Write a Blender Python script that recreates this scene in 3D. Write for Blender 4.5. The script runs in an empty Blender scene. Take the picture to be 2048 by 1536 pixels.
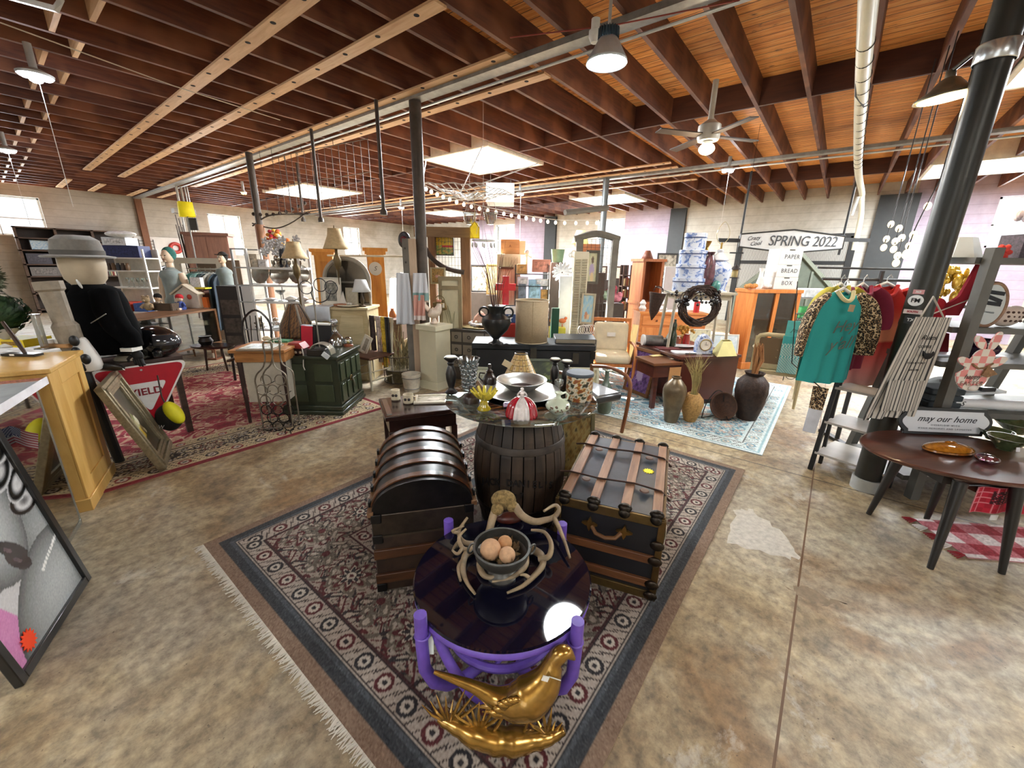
import bpy, bmesh, math, random
import numpy as np
from mathutils import Vector, Matrix, Euler
random.seed(7); rng=np.random.default_rng(7)
SC=bpy.context.scene; COL=SC.collection
PI=math.pi
# ---------------- camera ----------------
H=1.70
FPX=801.55
RT=Vector((0.61976917,-0.78458018,0.01789146)); UP=Vector((0.21418236,0.19103517,0.95793083)); FW=Vector((0.75499145,0.58986397,-0.28644094))
EYE=Vector((0,0,H))
cd=bpy.data.cameras.new('camera'); cam=bpy.data.objects.new('camera',cd); COL.objects.link(cam)
cd.sensor_width=36; cd.lens=FPX/2048*36; cd.clip_start=.05; cd.clip_end=200
cam.matrix_world=Matrix(((RT.x,UP.x,-FW.x,0),(RT.y,UP.y,-FW.y,0),(RT.z,UP.z,-FW.z,H),(0,0,0,1)))
SC.camera=cam
# ---------------- world, sun, exposure ----------------
vs=SC.view_settings; vs.view_transform='Standard'; vs.look='None'; vs.gamma=1; vs.use_curve_mapping=False; vs.exposure=0.25
W=bpy.data.worlds.new('sky'); SC.world=W; W.use_nodes=True
W.node_tree.nodes['Background'].inputs[0].default_value=(.93,.97,1,1); W.node_tree.nodes['Background'].inputs[1].default_value=1.5
def lamp(name,kind,loc,energy,color=(1,1,1),size=None,rot=None,sy=None,target=None,**k):
    l=bpy.data.lights.new(name,kind); l.energy=energy; l.color=color
    if kind=='AREA':
        l.shape='RECTANGLE'; l.size=size; l.size_y=sy or size
    elif kind in('POINT','SPOT'): l.shadow_soft_size=size or .1
    for a,b in k.items(): setattr(l,a,b)
    o=bpy.data.objects.new(name,l); COL.objects.link(o); o.location=loc
    if rot: o.rotation_euler=rot
    if target is not None: o.rotation_euler=(Vector(target)-Vector(loc)).to_track_quat('-Z','Y').to_euler()
    return o
SUN_DIR=Vector((-.25,-.92,-1.0)).normalized()
sun=lamp('sun','SUN',(0,0,12),170,(1,.95,.86)); sun.data.angle=.012; sun.rotation_euler=SUN_DIR.to_track_quat('-Z','Y').to_euler()
ZJ=3.66; ZD=3.96; XR=15.37; YL=19.5
SKY=[(5.85,7.45,5.2,6.87),(5.75,7.45,11.7,14.1),(5.85,7.4,-2.7,-1.03),(-.9,.7,-4.4,-2.7),(-3.9,-2.3,3.4,5.2),(-3.9,-2.3,-1.6,.2),(11.6,13.2,-2.7,-1.0),(11.6,13.2,5.2,6.9),(11.6,13.2,12.2,13.9)]  # the ones beside and behind the camera are unseen, added for fill
for i,(x0,x1,y0,y1) in enumerate(SKY):
    lamp('skylight_daylight','AREA',((x0+x1)/2,(y0+y1)/2,ZJ-.02),(560 if x0>11 else 250 if y0<0 and x0>5 else 1050 if x0>5 else 70),(.93,.97,1),size=x1-x0,sy=y1-y0,rot=(0,0,0))
# ---------------- pixel -> world helpers (camera geometry measured once from the photograph) ----------------
def ray(px,py): return RT*((px-1024)/FPX)-UP*((py-768)/FPX)+FW
def F(px,py,z=0.0):
    d=ray(px,py); t=(z-H)/d.z; return EYE+d*t
def A(px,py,d): return EYE+ray(px,py)*d
def S(p): return (Vector(p)-EYE).dot(FW)/FPX
def Vz(px,py,X,Y):
    d=ray(px,py); t=(d.x*X+d.y*Y)/(d.x**2+d.y**2); return H+d.z*t
CR=math.atan2(RT.y,RT.x)      # heading of the camera's right hand: things turned by CR face the photographer
# ---------------- materials ----------------
MATS={}
def srgb(c):
    if isinstance(c,str):
        c=c.lstrip('#'); c=[int(c[i:i+2],16)/255 for i in(0,2,4)]
    return tuple(((v/12.92) if v<=.04045 else ((v+.055)/1.055)**2.4) for v in c)
def newmat(n):
    m=bpy.data.materials.new(n); m.use_nodes=True; nt=m.node_tree
    return m,nt,nt.nodes['Principled BSDF']
def L(nt,a,b): nt.links.new(a,b)
def coord(nt,scale=(1,1,1),kind='Object',rot=(0,0,0)):
    tc=nt.nodes.new('ShaderNodeTexCoord'); mp=nt.nodes.new('ShaderNodeMapping')
    mp.inputs['Scale'].default_value=scale; mp.inputs['Rotation'].default_value=rot
    L(nt,tc.outputs[kind],mp.inputs[0]); return mp.outputs[0]
def noise(nt,vec,scale=5,detail=4,rough=.55,dist=0):
    n=nt.nodes.new('ShaderNodeTexNoise'); n.inputs['Scale'].default_value=scale; n.inputs['Detail'].default_value=detail
    n.inputs['Roughness'].default_value=rough; n.inputs['Distortion'].default_value=dist
    if vec is not None: L(nt,vec,n.inputs['Vector'])
    return n.outputs['Fac']
def ramp(nt,fac,stops,interp='LINEAR'):
    r=nt.nodes.new('ShaderNodeValToRGB'); r.color_ramp.interpolation=interp
    e=r.color_ramp.elements
    while len(e)<len(stops): e.new(.5)
    for i,(p,c) in enumerate(stops):
        e[i].position=p; e[i].color=(*srgb(c),1) if not isinstance(c,float) else (c,c,c,1)
    L(nt,fac,r.inputs[0]); return r.outputs[0]
def mixc(nt,fac,a,b,mode='MIX'):
    m=nt.nodes.new('ShaderNodeMix'); m.data_type='RGBA'; m.blend_type=mode
    for s,v in((m.inputs[0],fac),(m.inputs[6],a),(m.inputs[7],b)):
        if isinstance(v,(int,float)): s.default_value=v
        elif isinstance(v,(tuple,str)): s.default_value=(*srgb(v),1)
        else: L(nt,v,s)
    return m.outputs[2]
def bump(nt,p,h,strength=.3,dist=.01):
    b=nt.nodes.new('ShaderNodeBump'); b.inputs['Strength'].default_value=strength; b.inputs['Distance'].default_value=dist
    L(nt,h,b.inputs['Height']); L(nt,b.outputs[0],p.inputs['Normal'])
def mat(c,rough=.55,metal=0,var=.12,sc=9,bmp=0,name=None,em=None,spec=None,coat=0,sheen=0,alpha=None):
    """plain stuff: a base colour with a fine mottling of its own"""
    k=('p',c,rough,metal,var,sc,bmp,em,spec,coat,sheen)
    if k in MATS: return MATS[k]
    m,nt,p=newmat(name or 'plain_'+str(c).strip('#')); MATS[k]=m
    col=srgb(c); v=coord(nt); f=noise(nt,v,sc,5,.6)
    lo=tuple(max(0,x*(1-var)) for x in col); hi=tuple(min(1,x*(1+var)) for x in col)
    r=nt.nodes.new('ShaderNodeValToRGB'); e=r.color_ramp.elements; e[0].position=.3; e[1].position=.7; e[0].color=(*lo,1); e[1].color=(*hi,1)
    L(nt,f,r.inputs[0]); L(nt,r.outputs[0],p.inputs['Base Color'])
    p.inputs['Roughness'].default_value=rough; p.inputs['Metallic'].default_value=metal
    if coat: p.inputs['Coat Weight'].default_value=coat; p.inputs['Coat Roughness'].default_value=.08
    if sheen: p.inputs['Sheen Weight'].default_value=sheen
    if spec is not None: p.inputs['Specular IOR Level'].default_value=spec
    if bmp: bump(nt,p,f,bmp)
    if em: p.inputs['Emission Color'].default_value=(*srgb(c),1); p.inputs['Emission Strength'].default_value=em
    return m
def wood(a,b,rough=.45,axis=0,sc=3.,ring=14,c=None,coat=0,bmp=.15):
    """grain runs along local axis"""
    k=('w',a,b,rough,axis,sc,ring,c,coat)
    if k in MATS: return MATS[k]
    m,nt,p=newmat('wood_'+a.strip('#')); MATS[k]=m
    s=[ring,ring,ring]; s[axis]=1.
    v=coord(nt,tuple(s)); f=noise(nt,v,sc,6,.62,.6); f2=noise(nt,coord(nt),2.3,2,.5)
    col=ramp(nt,f,[(.3,a),(.72,b)])
    if c: col=mixc(nt,ramp(nt,f2,[(.48,0.),(.62,.75)]),col,c)
    L(nt,col,p.inputs['Base Color']); p.inputs['Roughness'].default_value=rough
    if coat: p.inputs['Coat Weight'].default_value=coat; p.inputs['Coat Roughness'].default_value=.1
    if bmp: bump(nt,p,f,bmp,.004)
    return m
def glass(c='#f4fbfa',gl=.1,rough=.02,tint=1.):
    """clear or tinted glass: see-through with a bright skin"""
    k=('g',c,gl,rough)
    if k in MATS: return MATS[k]
    m=bpy.data.materials.new('glass_'+c.strip('#')); m.use_nodes=True; nt=m.node_tree; MATS[k]=m
    nt.nodes.clear(); o=nt.nodes.new('ShaderNodeOutputMaterial'); t=nt.nodes.new('ShaderNodeBsdfTransparent'); g=nt.nodes.new('ShaderNodeBsdfGlossy')
    t.inputs[0].default_value=(*srgb(c),1); g.inputs['Roughness'].default_value=rough; mx=nt.nodes.new('ShaderNodeMixShader')
    lw=nt.nodes.new('ShaderNodeLayerWeight'); lw.inputs[0].default_value=.35
    mr=nt.nodes.new('ShaderNodeMapRange'); mr.inputs['To Min'].default_value=gl; mr.inputs['To Max'].default_value=.85
    L(nt,lw.outputs['Fresnel'],mr.inputs[0]); L(nt,mr.outputs[0],mx.inputs[0]); L(nt,t.outputs[0],mx.inputs[1]); L(nt,g.outputs[0],mx.inputs[2]); L(nt,mx.outputs[0],o.inputs[0])
    return m
def crystal(c='#eef4f4',rough=.12):
    """thick cut or cast glass: more skin, less see-through than a pane"""
    return glass(c,.3,rough)
def painted(rough=.6,name='painted',bmp=0,coat=0,bsc=400):
    k=('v',rough,bmp,coat,bsc)
    if k in MATS: return MATS[k]
    m,nt,p=newmat(name); MATS[k]=m
    a=nt.nodes.new('ShaderNodeVertexColor'); a.layer_name='Col'; 
    f=noise(nt,coord(nt),bsc,2,.5); c=mixc(nt,.22,a.outputs[0],mixc(nt,1.,a.outputs[0],ramp(nt,f,[(.25,.3),(.75,1.)]),'MULTIPLY'))
    L(nt,c,p.inputs['Base Color']); p.inputs['Roughness'].default_value=rough
    if coat: p.inputs['Coat Weight'].default_value=coat; p.inputs['Coat Roughness'].default_value=.06
    if bmp: bump(nt,p,f,bmp,.004)
    return m
def emit(c,s,name='lit'):
    k=('e',c,s)
    if k in MATS: return MATS[k]
    m,nt,p=newmat(name); MATS[k]=m
    p.inputs['Base Color'].default_value=(*srgb(c),1); p.inputs['Emission Color'].default_value=(*srgb(c),1); p.inputs['Emission Strength'].default_value=s
    return m
# ---------------- mesh builder ----------------
class B:
    def __init__(s): s.v=[]; s.f=[]; s.m=Matrix(); s.c=None
    def add(s,vs,fs):
        s.k=getattr(s,'k',[])+[(len(s.v),len(s.f))]; n=len(s.v); s.v+=[tuple(s.m@Vector(v)) for v in vs]; s.f+=[tuple(i+n for i in f) for f in fs]; return s
    def box(s,c,d,rz=0,rx=0,ry=0,taper=1.):
        x,y,z=d[0]/2,d[1]/2,d[2]/2; R=Euler((rx,ry,rz)).to_matrix(); c=Vector(c)
        vs=[c+R@Vector((a*x*(taper if k>0 else 1),b*y*(taper if k>0 else 1),k*z)) for k in(-1,1) for b in(-1,1) for a in(-1,1)]
        return s.add(vs,[(0,2,3,1),(4,5,7,6),(0,1,5,4),(2,6,7,3),(0,4,6,2),(1,3,7,5)])
    def bx(s,x0,x1,y0,y1,z0,z1): return s.box(((x0+x1)/2,(y0+y1)/2,(z0+z1)/2),(x1-x0,y1-y0,z1-z0))
    def tube(s,pts,r,n=8,closed=False,cap=True,flat=1.):
        P=[Vector(p) for p in pts]; m=len(P); rr=r if hasattr(r,'__len__') else [r]*m
        vs=[];up=None
        for i,p in enumerate(P):
            a=P[(i-1)%m] if (i or closed) else p; b=P[(i+1)%m] if (i<m-1 or closed) else p
            t=(b-a); t=t.normalized() if t.length>1e-9 else Vector((0,0,1))
            if up is None: up=t.orthogonal().normalized()
            else:
                up=up-t*up.dot(t); up=up.normalized() if up.length>1e-6 else t.orthogonal().normalized()
            w=t.cross(up)
            vs+=[p+(up*math.cos(2*PI*k/n)*flat+w*math.sin(2*PI*k/n))*rr[i] for k in range(n)]
        fs=[]
        for i in range(m if closed else m-1):
            j=(i+1)%m
            fs+=[(i*n+k,i*n+(k+1)%n,j*n+(k+1)%n,j*n+k) for k in range(n)]
        if cap and not closed: fs+=[tuple(range(n-1,-1,-1)),tuple((m-1)*n+k for k in range(n))]
        return s.add(vs,fs)
    def cyl(s,a,b,r,r2=None,n=16,cap=True): return s.tube([a,b],[r,r if r2 is None else r2],n,cap=cap)
    def lathe(s,prof,n=24,c=(0,0,0),cap=True,sx=1.,sy=1.,wob=None):
        vs=[];c=Vector(c)
        for i,(r,z) in enumerate(prof):
            for k in range(n):
                q=r*(1+(wob(2*PI*k/n,z) if wob else 0)); vs.append(c+Vector((q*math.cos(2*PI*k/n)*sx,q*math.sin(2*PI*k/n)*sy,z)))
        m=len(prof); fs=[(i*n+k,i*n+(k+1)%n,(i+1)*n+(k+1)%n,(i+1)*n+k) for i in range(m-1) for k in range(n)]
        if cap:
            if prof[0][0]>1e-4: fs.append(tuple(range(n-1,-1,-1)))
            if prof[-1][0]>1e-4: fs.append(tuple((m-1)*n+k for k in range(n)))
        return s.add(vs,fs)
    def ball(s,c,r,n=14,m=9,rz=0,rx=0,ry=0):
        r=r if hasattr(r,'__len__') else (r,r,r); R=Euler((rx,ry,rz)).to_matrix(); c=Vector(c); vs=[c+R@Vector((0,0,-r[2]))];fs=[]
        for i in range(1,m):
            t=-PI/2+PI*i/m
            vs+=[c+R@Vector((r[0]*math.cos(t)*math.cos(2*PI*k/n),r[1]*math.cos(t)*math.sin(2*PI*k/n),r[2]*math.sin(t))) for k in range(n)]
        vs.append(c+R@Vector((0,0,r[2]))); e=len(vs)-1
        fs+=[(0,1+(k+1)%n,1+k) for k in range(n)]
        for i in range(m-2): fs+=[(1+i*n+k,1+i*n+(k+1)%n,1+(i+1)*n+(k+1)%n,1+(i+1)*n+k) for k in range(n)]
        fs+=[(1+(m-2)*n+k,1+(m-2)*n+(k+1)%n,e) for k in range(n)]
        return s.add(vs,fs)
    def prism(s,poly,y0,y1,plane='xz'):
        n=len(poly)
        mk={'xz':lambda a,b,t:(a,t,b),'xy':lambda a,b,t:(a,b,t),'yz':lambda a,b,t:(t,a,b)}[plane]
        vs=[mk(a,b,y0) for a,b in poly]+[mk(a,b,y1) for a,b in poly]
        fs=[tuple(range(n)),tuple(range(2*n-1,n-1,-1))]+[(i,i+n,(i+1)%n+n,(i+1)%n) for i in range(n)]
        return s.add(vs,fs)
    def quad(s,a,b,c,d): return s.add([a,b,c,d],[(0,1,2,3)])
    def grid(s,fn,nu,nv,col=None,wrap=False):
        n0=len(s.v); vs=[fn(i/nu,j/nv) for j in range(nv+1) for i in range(nu+1)]
        s.add(vs,[(j*(nu+1)+i,j*(nu+1)+i+1,(j+1)*(nu+1)+i+1,(j+1)*(nu+1)+i) for j in range(nv) for i in range(nu)])
        if col is not None:
            if s.c is None: s.c=[(.5,.5,.5)]*n0
            if callable(col): s.c+= [srgb(col(i/nu,j/nv)) for j in range(nv+1) for i in range(nu+1)]
            else: s.c+= [srgb(col)]*len(vs)
        return s
    def ring(s,R,r,c=(0,0,0),n=24,m=8,plane='xy',a0=0,a1=2*PI):
        c=Vector(c); full=abs(a1-a0-2*PI)<1e-6; k=n if full else n+1
        mk={'xy':lambda a:(R*math.cos(a),R*math.sin(a),0),'xz':lambda a:(R*math.cos(a),0,R*math.sin(a)),'yz':lambda a:(0,R*math.cos(a),R*math.sin(a))}[plane]
        return s.tube([c+Vector(mk(a0+(a1-a0)*i/n)) for i in range(k)],r,m,closed=full)
    def o(s,name,m,parent=None,bev=0,smooth=40,sub=0,solid=0,seg=2,dec=None):
        me=bpy.data.meshes.new(name); me.from_pydata(s.v,[],s.f); me.materials.append(m)
        if s.c is not None:
            c=list(s.c)+[(.5,.5,.5)]*(len(s.v)-len(s.c)); a=me.color_attributes.new('Col','FLOAT_COLOR','POINT')
            a.data.foreach_set('color',np.c_[np.array(c,dtype=np.float32),np.ones(len(c),np.float32)].ravel())
        if smooth:
            me.shade_smooth()
            if smooth<180: me.set_sharp_from_angle(angle=math.radians(smooth))
        ob=bpy.data.objects.new(name,me); COL.objects.link(ob)
        if parent is not None: ob.parent=parent
        if solid:
            q=ob.modifiers.new('thickness','SOLIDIFY'); q.thickness=solid; q.offset=0
        if bev:
            q=ob.modifiers.new('bevel','BEVEL'); q.width=bev; q.segments=seg; q.limit_method='ANGLE'; q.angle_limit=math.radians(40)
        if sub:
            q=ob.modifiers.new('subdiv','SUBSURF'); q.levels=sub; q.render_levels=sub
        return ob
def each(b,name,m,parent,**k):
    """every primitive of the builder becomes a part of its own"""
    ks=b.k+[(len(b.v),len(b.f))]; out=[]
    for (v0,f0),(v1,f1) in zip(ks,ks[1:]):
        q=B(); q.v=b.v[v0:v1]; q.f=[tuple(i-v0 for i in f) for f in b.f[f0:f1]]; out.append(q.o(name,m,parent,**k))
    return out
def T(name,label,cat,px,py,z=0.,rz=None,group=None,rot=None):
    """a thing standing at the place seen at (px,py) on the level z; returns it with the metres per pixel there"""
    p=F(px,py,z); t=thing(name,label,cat,p,CR if rz is None else rz,group,rot); return t,S(p)
def PL(px,py,t,y=0.):
    """local (x,y,z) of the spot seen at (px,py) in the upright plane through t that faces the photographer"""
    l=t.location; n=Vector((-math.sin(CR),math.cos(CR),0)); d=ray(px,py); k=(l-EYE).dot(n)/d.dot(n); q=EYE+d*k-l
    return Vector((q.x*math.cos(CR)+q.y*math.sin(CR),y,q.z))
def hgt(px,py,t): return Vz(px,py,t.location.x,t.location.y)-t.location.z
def thing(name,label,cat,loc=(0,0,0),rz=0,group=None,rot=None,sc=None):
    o=bpy.data.objects.new(name,None); COL.objects.link(o); o.empty_display_size=.05
    o.location=loc; o.rotation_euler=rot if rot else (0,0,rz)
    if sc: o.scale=(sc,sc,sc) if not hasattr(sc,'__len__') else sc
    return tag(o,label,cat,group)
def tag(o,label,cat,group=None,kind=None):
    o['label']=label; o['category']=cat
    if group: o['group']=group
    if kind: o['kind']=kind
    return o
def one(b,name,m,label,cat,loc=(0,0,0),rz=0,group=None,rot=None,**k):
    o=b.o(name,m,None,**k); o.location=loc; o.rotation_euler=rot if rot else (0,0,rz); return tag(o,label,cat,group)
def struct(b,name,m,loc=(0,0,0),**k):
    o=b.o(name,m,None,**k); o['kind']='structure'; o.location=loc; return o
def dup(r,loc,rz=None,label=None,group=None):
    c=r.copy(); COL.objects.link(c); c.location=loc
    if rz is not None: c.rotation_euler=(0,0,rz)
    if label: c['label']=label
    if group: c['group']=group
    for ch in list(r.children):
        d=ch.copy(); COL.objects.link(d); d.parent=c
        for g in list(ch.children):
            e=g.copy(); COL.objects.link(e); e.parent=d
    return c
def text(s,size,m,parent=None,loc=(0,0,0),rot=(PI/2,0,0),name='lettering',depth=.002,shear=0,space=1.,align='CENTER',sx=1.,bold=0):
    c=bpy.data.curves.new(name,'FONT'); c.body=s; c.size=size; c.extrude=depth; c.shear=shear; c.space_character=space; c.align_x=align; c.align_y='CENTER'; c.offset=bold; c.resolution_u=3
    t=bpy.data.objects.new(name,c); COL.objects.link(t)
    me=bpy.data.meshes.new_from_object(t.evaluated_get(bpy.context.evaluated_depsgraph_get())); COL.objects.unlink(t); bpy.data.objects.remove(t)
    me.materials.clear(); me.materials.append(m); o=bpy.data.objects.new(name,me); COL.objects.link(o)
    o.location=loc; o.rotation_euler=rot; o.scale=(sx,1,1)
    if parent is not None: o.parent=parent
    return o
def fnz(x,y,s=1.,o=0):
    """cheap smooth value noise for patterns"""
    return (math.sin(x*s*1.7+o)+math.sin(y*s*2.1+o*1.3+math.sin(x*s*.9))+math.sin((x+y)*s*1.3+o*.7)+math.sin((x-y*1.4)*s*2.3+o*2))/4
def lerp(a,b,t): return tuple(x+(y-x)*t for x,y in zip(a,b))
def hx(c): c=c.lstrip('#'); return tuple(int(c[i:i+2],16)/255 for i in(0,2,4))
# ================= THE ROOM =================
C=SC.cycles
C.max_bounces=7; C.diffuse_bounces=4; C.glossy_bounces=3; C.transmission_bounces=6; C.transparent_max_bounces=14; C.caustics_reflective=False; C.caustics_refractive=False; C.sample_clamp_indirect=6; C.sample_clamp_direct=0
X0,Y0=-6.0,-7.5
def holes(a0,a1,b0,b1,hs):
    """rectangles left of a sheet a0..a1 x b0..b1 after cutting the holes hs"""
    xs=sorted({a0,a1,*[v for h in hs for v in h[:2]]}); out=[]
    for i in range(len(xs)-1):
        x,x2=xs[i],xs[i+1]; cut=sorted([(h[2],h[3]) for h in hs if h[0]<=x+1e-6 and h[1]>=x2-1e-6]); y=b0
        for c0,c1 in cut:
            if c0>y: out.append((x,x2,y,c0))
            y=max(y,c1)
        if y<b1: out.append((x,x2,y,b1))
    return out
# floor: sealed, stained concrete with saw cuts
def floor_mat():
    m,nt,p=newmat('stained_concrete'); v=coord(nt)
    big=noise(nt,v,.55,5,.6,.4); mid=noise(nt,v,2.2,6,.65,.5); fine=noise(nt,v,16,6,.7); spk=noise(nt,v,55,3,.6)
    c=ramp(nt,mid,[(.28,'#5f5142'),(.42,'#8d7c62'),(.55,'#a5977c'),(.72,'#b9b2a2')])
    c=mixc(nt,ramp(nt,big,[(.45,0.),(.62,.75)]),c,'#a9a59b')
    c=mixc(nt,ramp(nt,noise(nt,coord(nt,(1,1,1),'Object'),1.1,4,.6,.8),[(.56,0.),(.68,.7)]),c,'#7a5a36')
    c=mixc(nt,.62,c,ramp(nt,fine,[(.34,'#54493b'),(.64,'#d6cfbe')]),'OVERLAY')
    c=mixc(nt,ramp(nt,noise(nt,v,1.5,7,.72,1.4),[(.60,0.),(.67,.42)]),c,'#cbc6ba'); c=mixc(nt,ramp(nt,noise(nt,coord(nt,(1,1,1),'Object',(0,0,.7)),2.0,8,.75,1.0),[(.60,0.),(.67,.6)]),c,'#5d4529')
    c=mixc(nt,ramp(nt,spk,[(.66,0.),(.72,.75)]),c,'#4e4235')
    s=nt.nodes.new('ShaderNodeSeparateXYZ'); L(nt,v,s.inputs[0])
    def line(sock,at,per,w,wob=None):
        a=nt.nodes.new('ShaderNodeMath'); a.operation='ADD'; a.inputs[1].default_value=-at; L(nt,sock,a.inputs[0])
        q=nt.nodes.new('ShaderNodeMath'); q.operation='PINGPONG'; q.inputs[1].default_value=per/2; L(nt,a.outputs[0],q.inputs[0])
        t=nt.nodes.new('ShaderNodeMath'); t.operation='LESS_THAN'; t.inputs[1].default_value=w; L(nt,q.outputs[0],t.inputs[0]); return t.outputs[0]
    c=mixc(nt,line(s.outputs[0],3.98,6.1,.006),c,'#2e271f'); c=mixc(nt,line(s.outputs[1],-.15,6.1,.005),c,'#5d4127')
    L(nt,c,p.inputs['Base Color'])
    L(nt,ramp(nt,mid,[(.3,.62),(.7,.40)]),p.inputs['Roughness']); bump(nt,p,fine,.08,.004); return m
struct(B().bx(X0,XR,Y0,YL,-.1,0),'floor',floor_mat(),smooth=0)
# worn marks that belong to the slab
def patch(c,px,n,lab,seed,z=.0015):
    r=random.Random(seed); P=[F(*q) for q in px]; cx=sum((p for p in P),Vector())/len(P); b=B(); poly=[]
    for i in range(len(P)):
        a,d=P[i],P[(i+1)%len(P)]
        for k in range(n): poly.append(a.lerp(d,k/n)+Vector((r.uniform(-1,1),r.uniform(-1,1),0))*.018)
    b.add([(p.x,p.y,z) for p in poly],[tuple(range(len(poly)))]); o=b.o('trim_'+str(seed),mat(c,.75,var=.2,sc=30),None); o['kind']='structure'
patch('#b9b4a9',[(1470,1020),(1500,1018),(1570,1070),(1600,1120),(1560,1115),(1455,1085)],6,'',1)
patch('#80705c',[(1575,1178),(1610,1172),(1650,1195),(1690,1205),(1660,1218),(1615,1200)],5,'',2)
# ceiling deck: boards along Y
def deck_mat():
    m,nt,p=newmat('roof_boards'); v=coord(nt); s=nt.nodes.new('ShaderNodeSeparateXYZ'); L(nt,v,s.inputs[0])
    d=nt.nodes.new('ShaderNodeMath'); d.operation='DIVIDE'; d.inputs[1].default_value=.135; L(nt,s.outputs[0],d.inputs[0])
    fl=nt.nodes.new('ShaderNodeMath'); fl.operation='FLOOR'; L(nt,d.outputs[0],fl.inputs[0]); fr=nt.nodes.new('ShaderNodeMath'); fr.operation='FRACT'; L(nt,d.outputs[0],fr.inputs[0])
    wn=nt.nodes.new('ShaderNodeTexWhiteNoise'); wn.noise_dimensions='1D'; L(nt,fl.outputs[0],wn.inputs['W'])
    g=noise(nt,coord(nt,(16,1.2,1)),2.2,6,.65,.4); c=ramp(nt,g,[(.3,'#bd7436'),(.5,'#f5b062'),(.7,'#ffd898')])
    c=mixc(nt,.5,c,ramp(nt,wn.outputs['Value'],[(0,'#d8a878'),(1,'#ffe8c8')]),'MULTIPLY')
    kn=noise(nt,coord(nt,(5,1.6,1)),2.4,4,.7); c=mixc(nt,ramp(nt,kn,[(.62,0.),(.7,.85)]),c,'#5a2d14')
    e=nt.nodes.new('ShaderNodeMath'); e.operation='LESS_THAN'; e.inputs[1].default_value=.07; L(nt,fr.outputs[0],e.inputs[0]); c=mixc(nt,e.outputs[0],c,'#3a1c0d')
    L(nt,c,p.inputs['Base Color']); p.inputs['Roughness'].default_value=.6; return m
b=B()
for x,x2,y,y2 in holes(X0,XR,Y0,YL,SKY): b.bx(x,x2,y,y2,ZD,ZD+.06)
struct(b,'ceiling',deck_mat(),smooth=0)
M_JO=wood('#402016','#683a26',.65,0,2.4,10,c='#7d5036'); M_STR=wood('#b98d62','#dcb98f',.55,1,2.,9); M_DK=wood('#381a11','#532c1d',.65,1,2.,10)
JY=[.688+.542*k for k in range(-15,35)]
for y in JY:
    if not Y0<y<YL-.1: continue
    cuts=sorted((s[0]-.05,s[1]+.05) for s in SKY if s[2]<y<s[3]); x=X0; b=B()
    for a,d in cuts:
        if a>x: b.bx(x,a,y-.022,y+.022,ZJ,ZD)
        x=max(x,d)
    if x<XR: b.bx(x,XR,y-.022,y+.022,ZJ,ZD)
    struct(b,'ceiling_joist',M_JO,smooth=0)
M_CURB=mat('#e9e2d2',.7)
M_SKP=bpy.data.materials.new('skylight_diffuser'); M_SKP.use_nodes=True; _n=M_SKP.node_tree; _n.nodes.clear(); _o=_n.nodes.new('ShaderNodeOutputMaterial'); _t=_n.nodes.new('ShaderNodeBsdfTransparent'); _e=_n.nodes.new('ShaderNodeEmission'); _e.inputs[0].default_value=(.95,.98,1,1); _e.inputs[1].default_value=5; _m=_n.nodes.new('ShaderNodeMixShader'); _m.inputs[0].default_value=.3; L(_n,_t.outputs[0],_m.inputs[1]); L(_n,_e.outputs[0],_m.inputs[2]); L(_n,_m.outputs[0],_o.inputs[0])
for x0,x1,y0,y1 in SKY:
    b=B()
    for p in((x0-.05,x0,y0-.05,y1+.05),(x1,x1+.05,y0-.05,y1+.05),(x0,x1,y0-.05,y0),(x0,x1,y1,y1+.05)): b.bx(*p,ZJ-.02,ZD+.18)
    struct(b,'skylight_curb',M_CURB,smooth=0)
    b=B().bx(x0,x1,y0,y1,ZJ-.012,ZJ-.006); struct(b,'skylight_pane',M_SKP,smooth=0)
# blocking between joists
for X,ofs in((.95,.10),(6.5,0),(12.1,0),(-3.8,.1)):
    b=B(); k=0
    for y in JY:
        if not Y0<y<YL-.6: continue
        if any(s[0]-.1<X<s[1]+.1 and s[2]-.6<y<s[3]+.05 for s in SKY): continue
        o=ofs*(1 if k%2 else -1); k+=1; b.bx(X+o-.02,X+o+.02,y+.022,y+.52,ZJ+.003,ZD)
    struct(b,'joist_blocking',M_STR if X<2 and X>0 else M_DK,smooth=0)
# drilled ledger strips under the joists
def strip(x,y0,y1,w=.13,cut=0):
    t=B().bx(x-w/2,x+w/2,y0,y1,ZJ-.022,ZJ-.001).o('ledger_strip',M_STR,None,smooth=0); t['kind']='structure'
    h=B()
    for y in JY:
        if y0+.1<y+.27<y1-.1: h.cyl((x-.02,y+.27,ZJ-.0235),(x-.02,y+.27,ZJ-.0215),.024,n=12)
    h.o('bolt_hole',mat('#150c08',.9),t,smooth=0)
for a in((2.0,Y0,10.2),(2.0,10.22,14.4),(1.9,16.5,18.7),(2.66,2.86,10.6),(2.66,10.62,14.8),(2.58,16.7,18.8),(3.62,2.92,11.5),(3.6,11.52,15.6),(3.5,16.8,19),(4.18,2.86,14.9),(4.2,16.6,18.6)): strip(*a,.135)
for x in(8.72,9.16,9.95,10.6): strip(x,3.0,18.2,.11)
for x in(8.75,9.95): strip(x,-6,-1.9,.11)
M_STEEL=mat('#8a8a86',.45,.5,var=.25); M_GALV=mat('#c9cac6',.35,.6)
for x in(3.74,9.36,-1.9): struct(B().bx(x-.075,x+.075,Y0,YL,ZJ-.055,ZJ-.003),'roof_beam',M_STEEL,smooth=0)
def thingy(b,name,m,label,cat,**k): return one(b,name,m,label,cat,**k)
one(B().tube([(3.86,Y0,3.575),(3.86,15.0,3.575)],.014,8),'conduit',M_GALV,'long bright metal conduit running beside the nearer steel roof beam','conduit')
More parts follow.
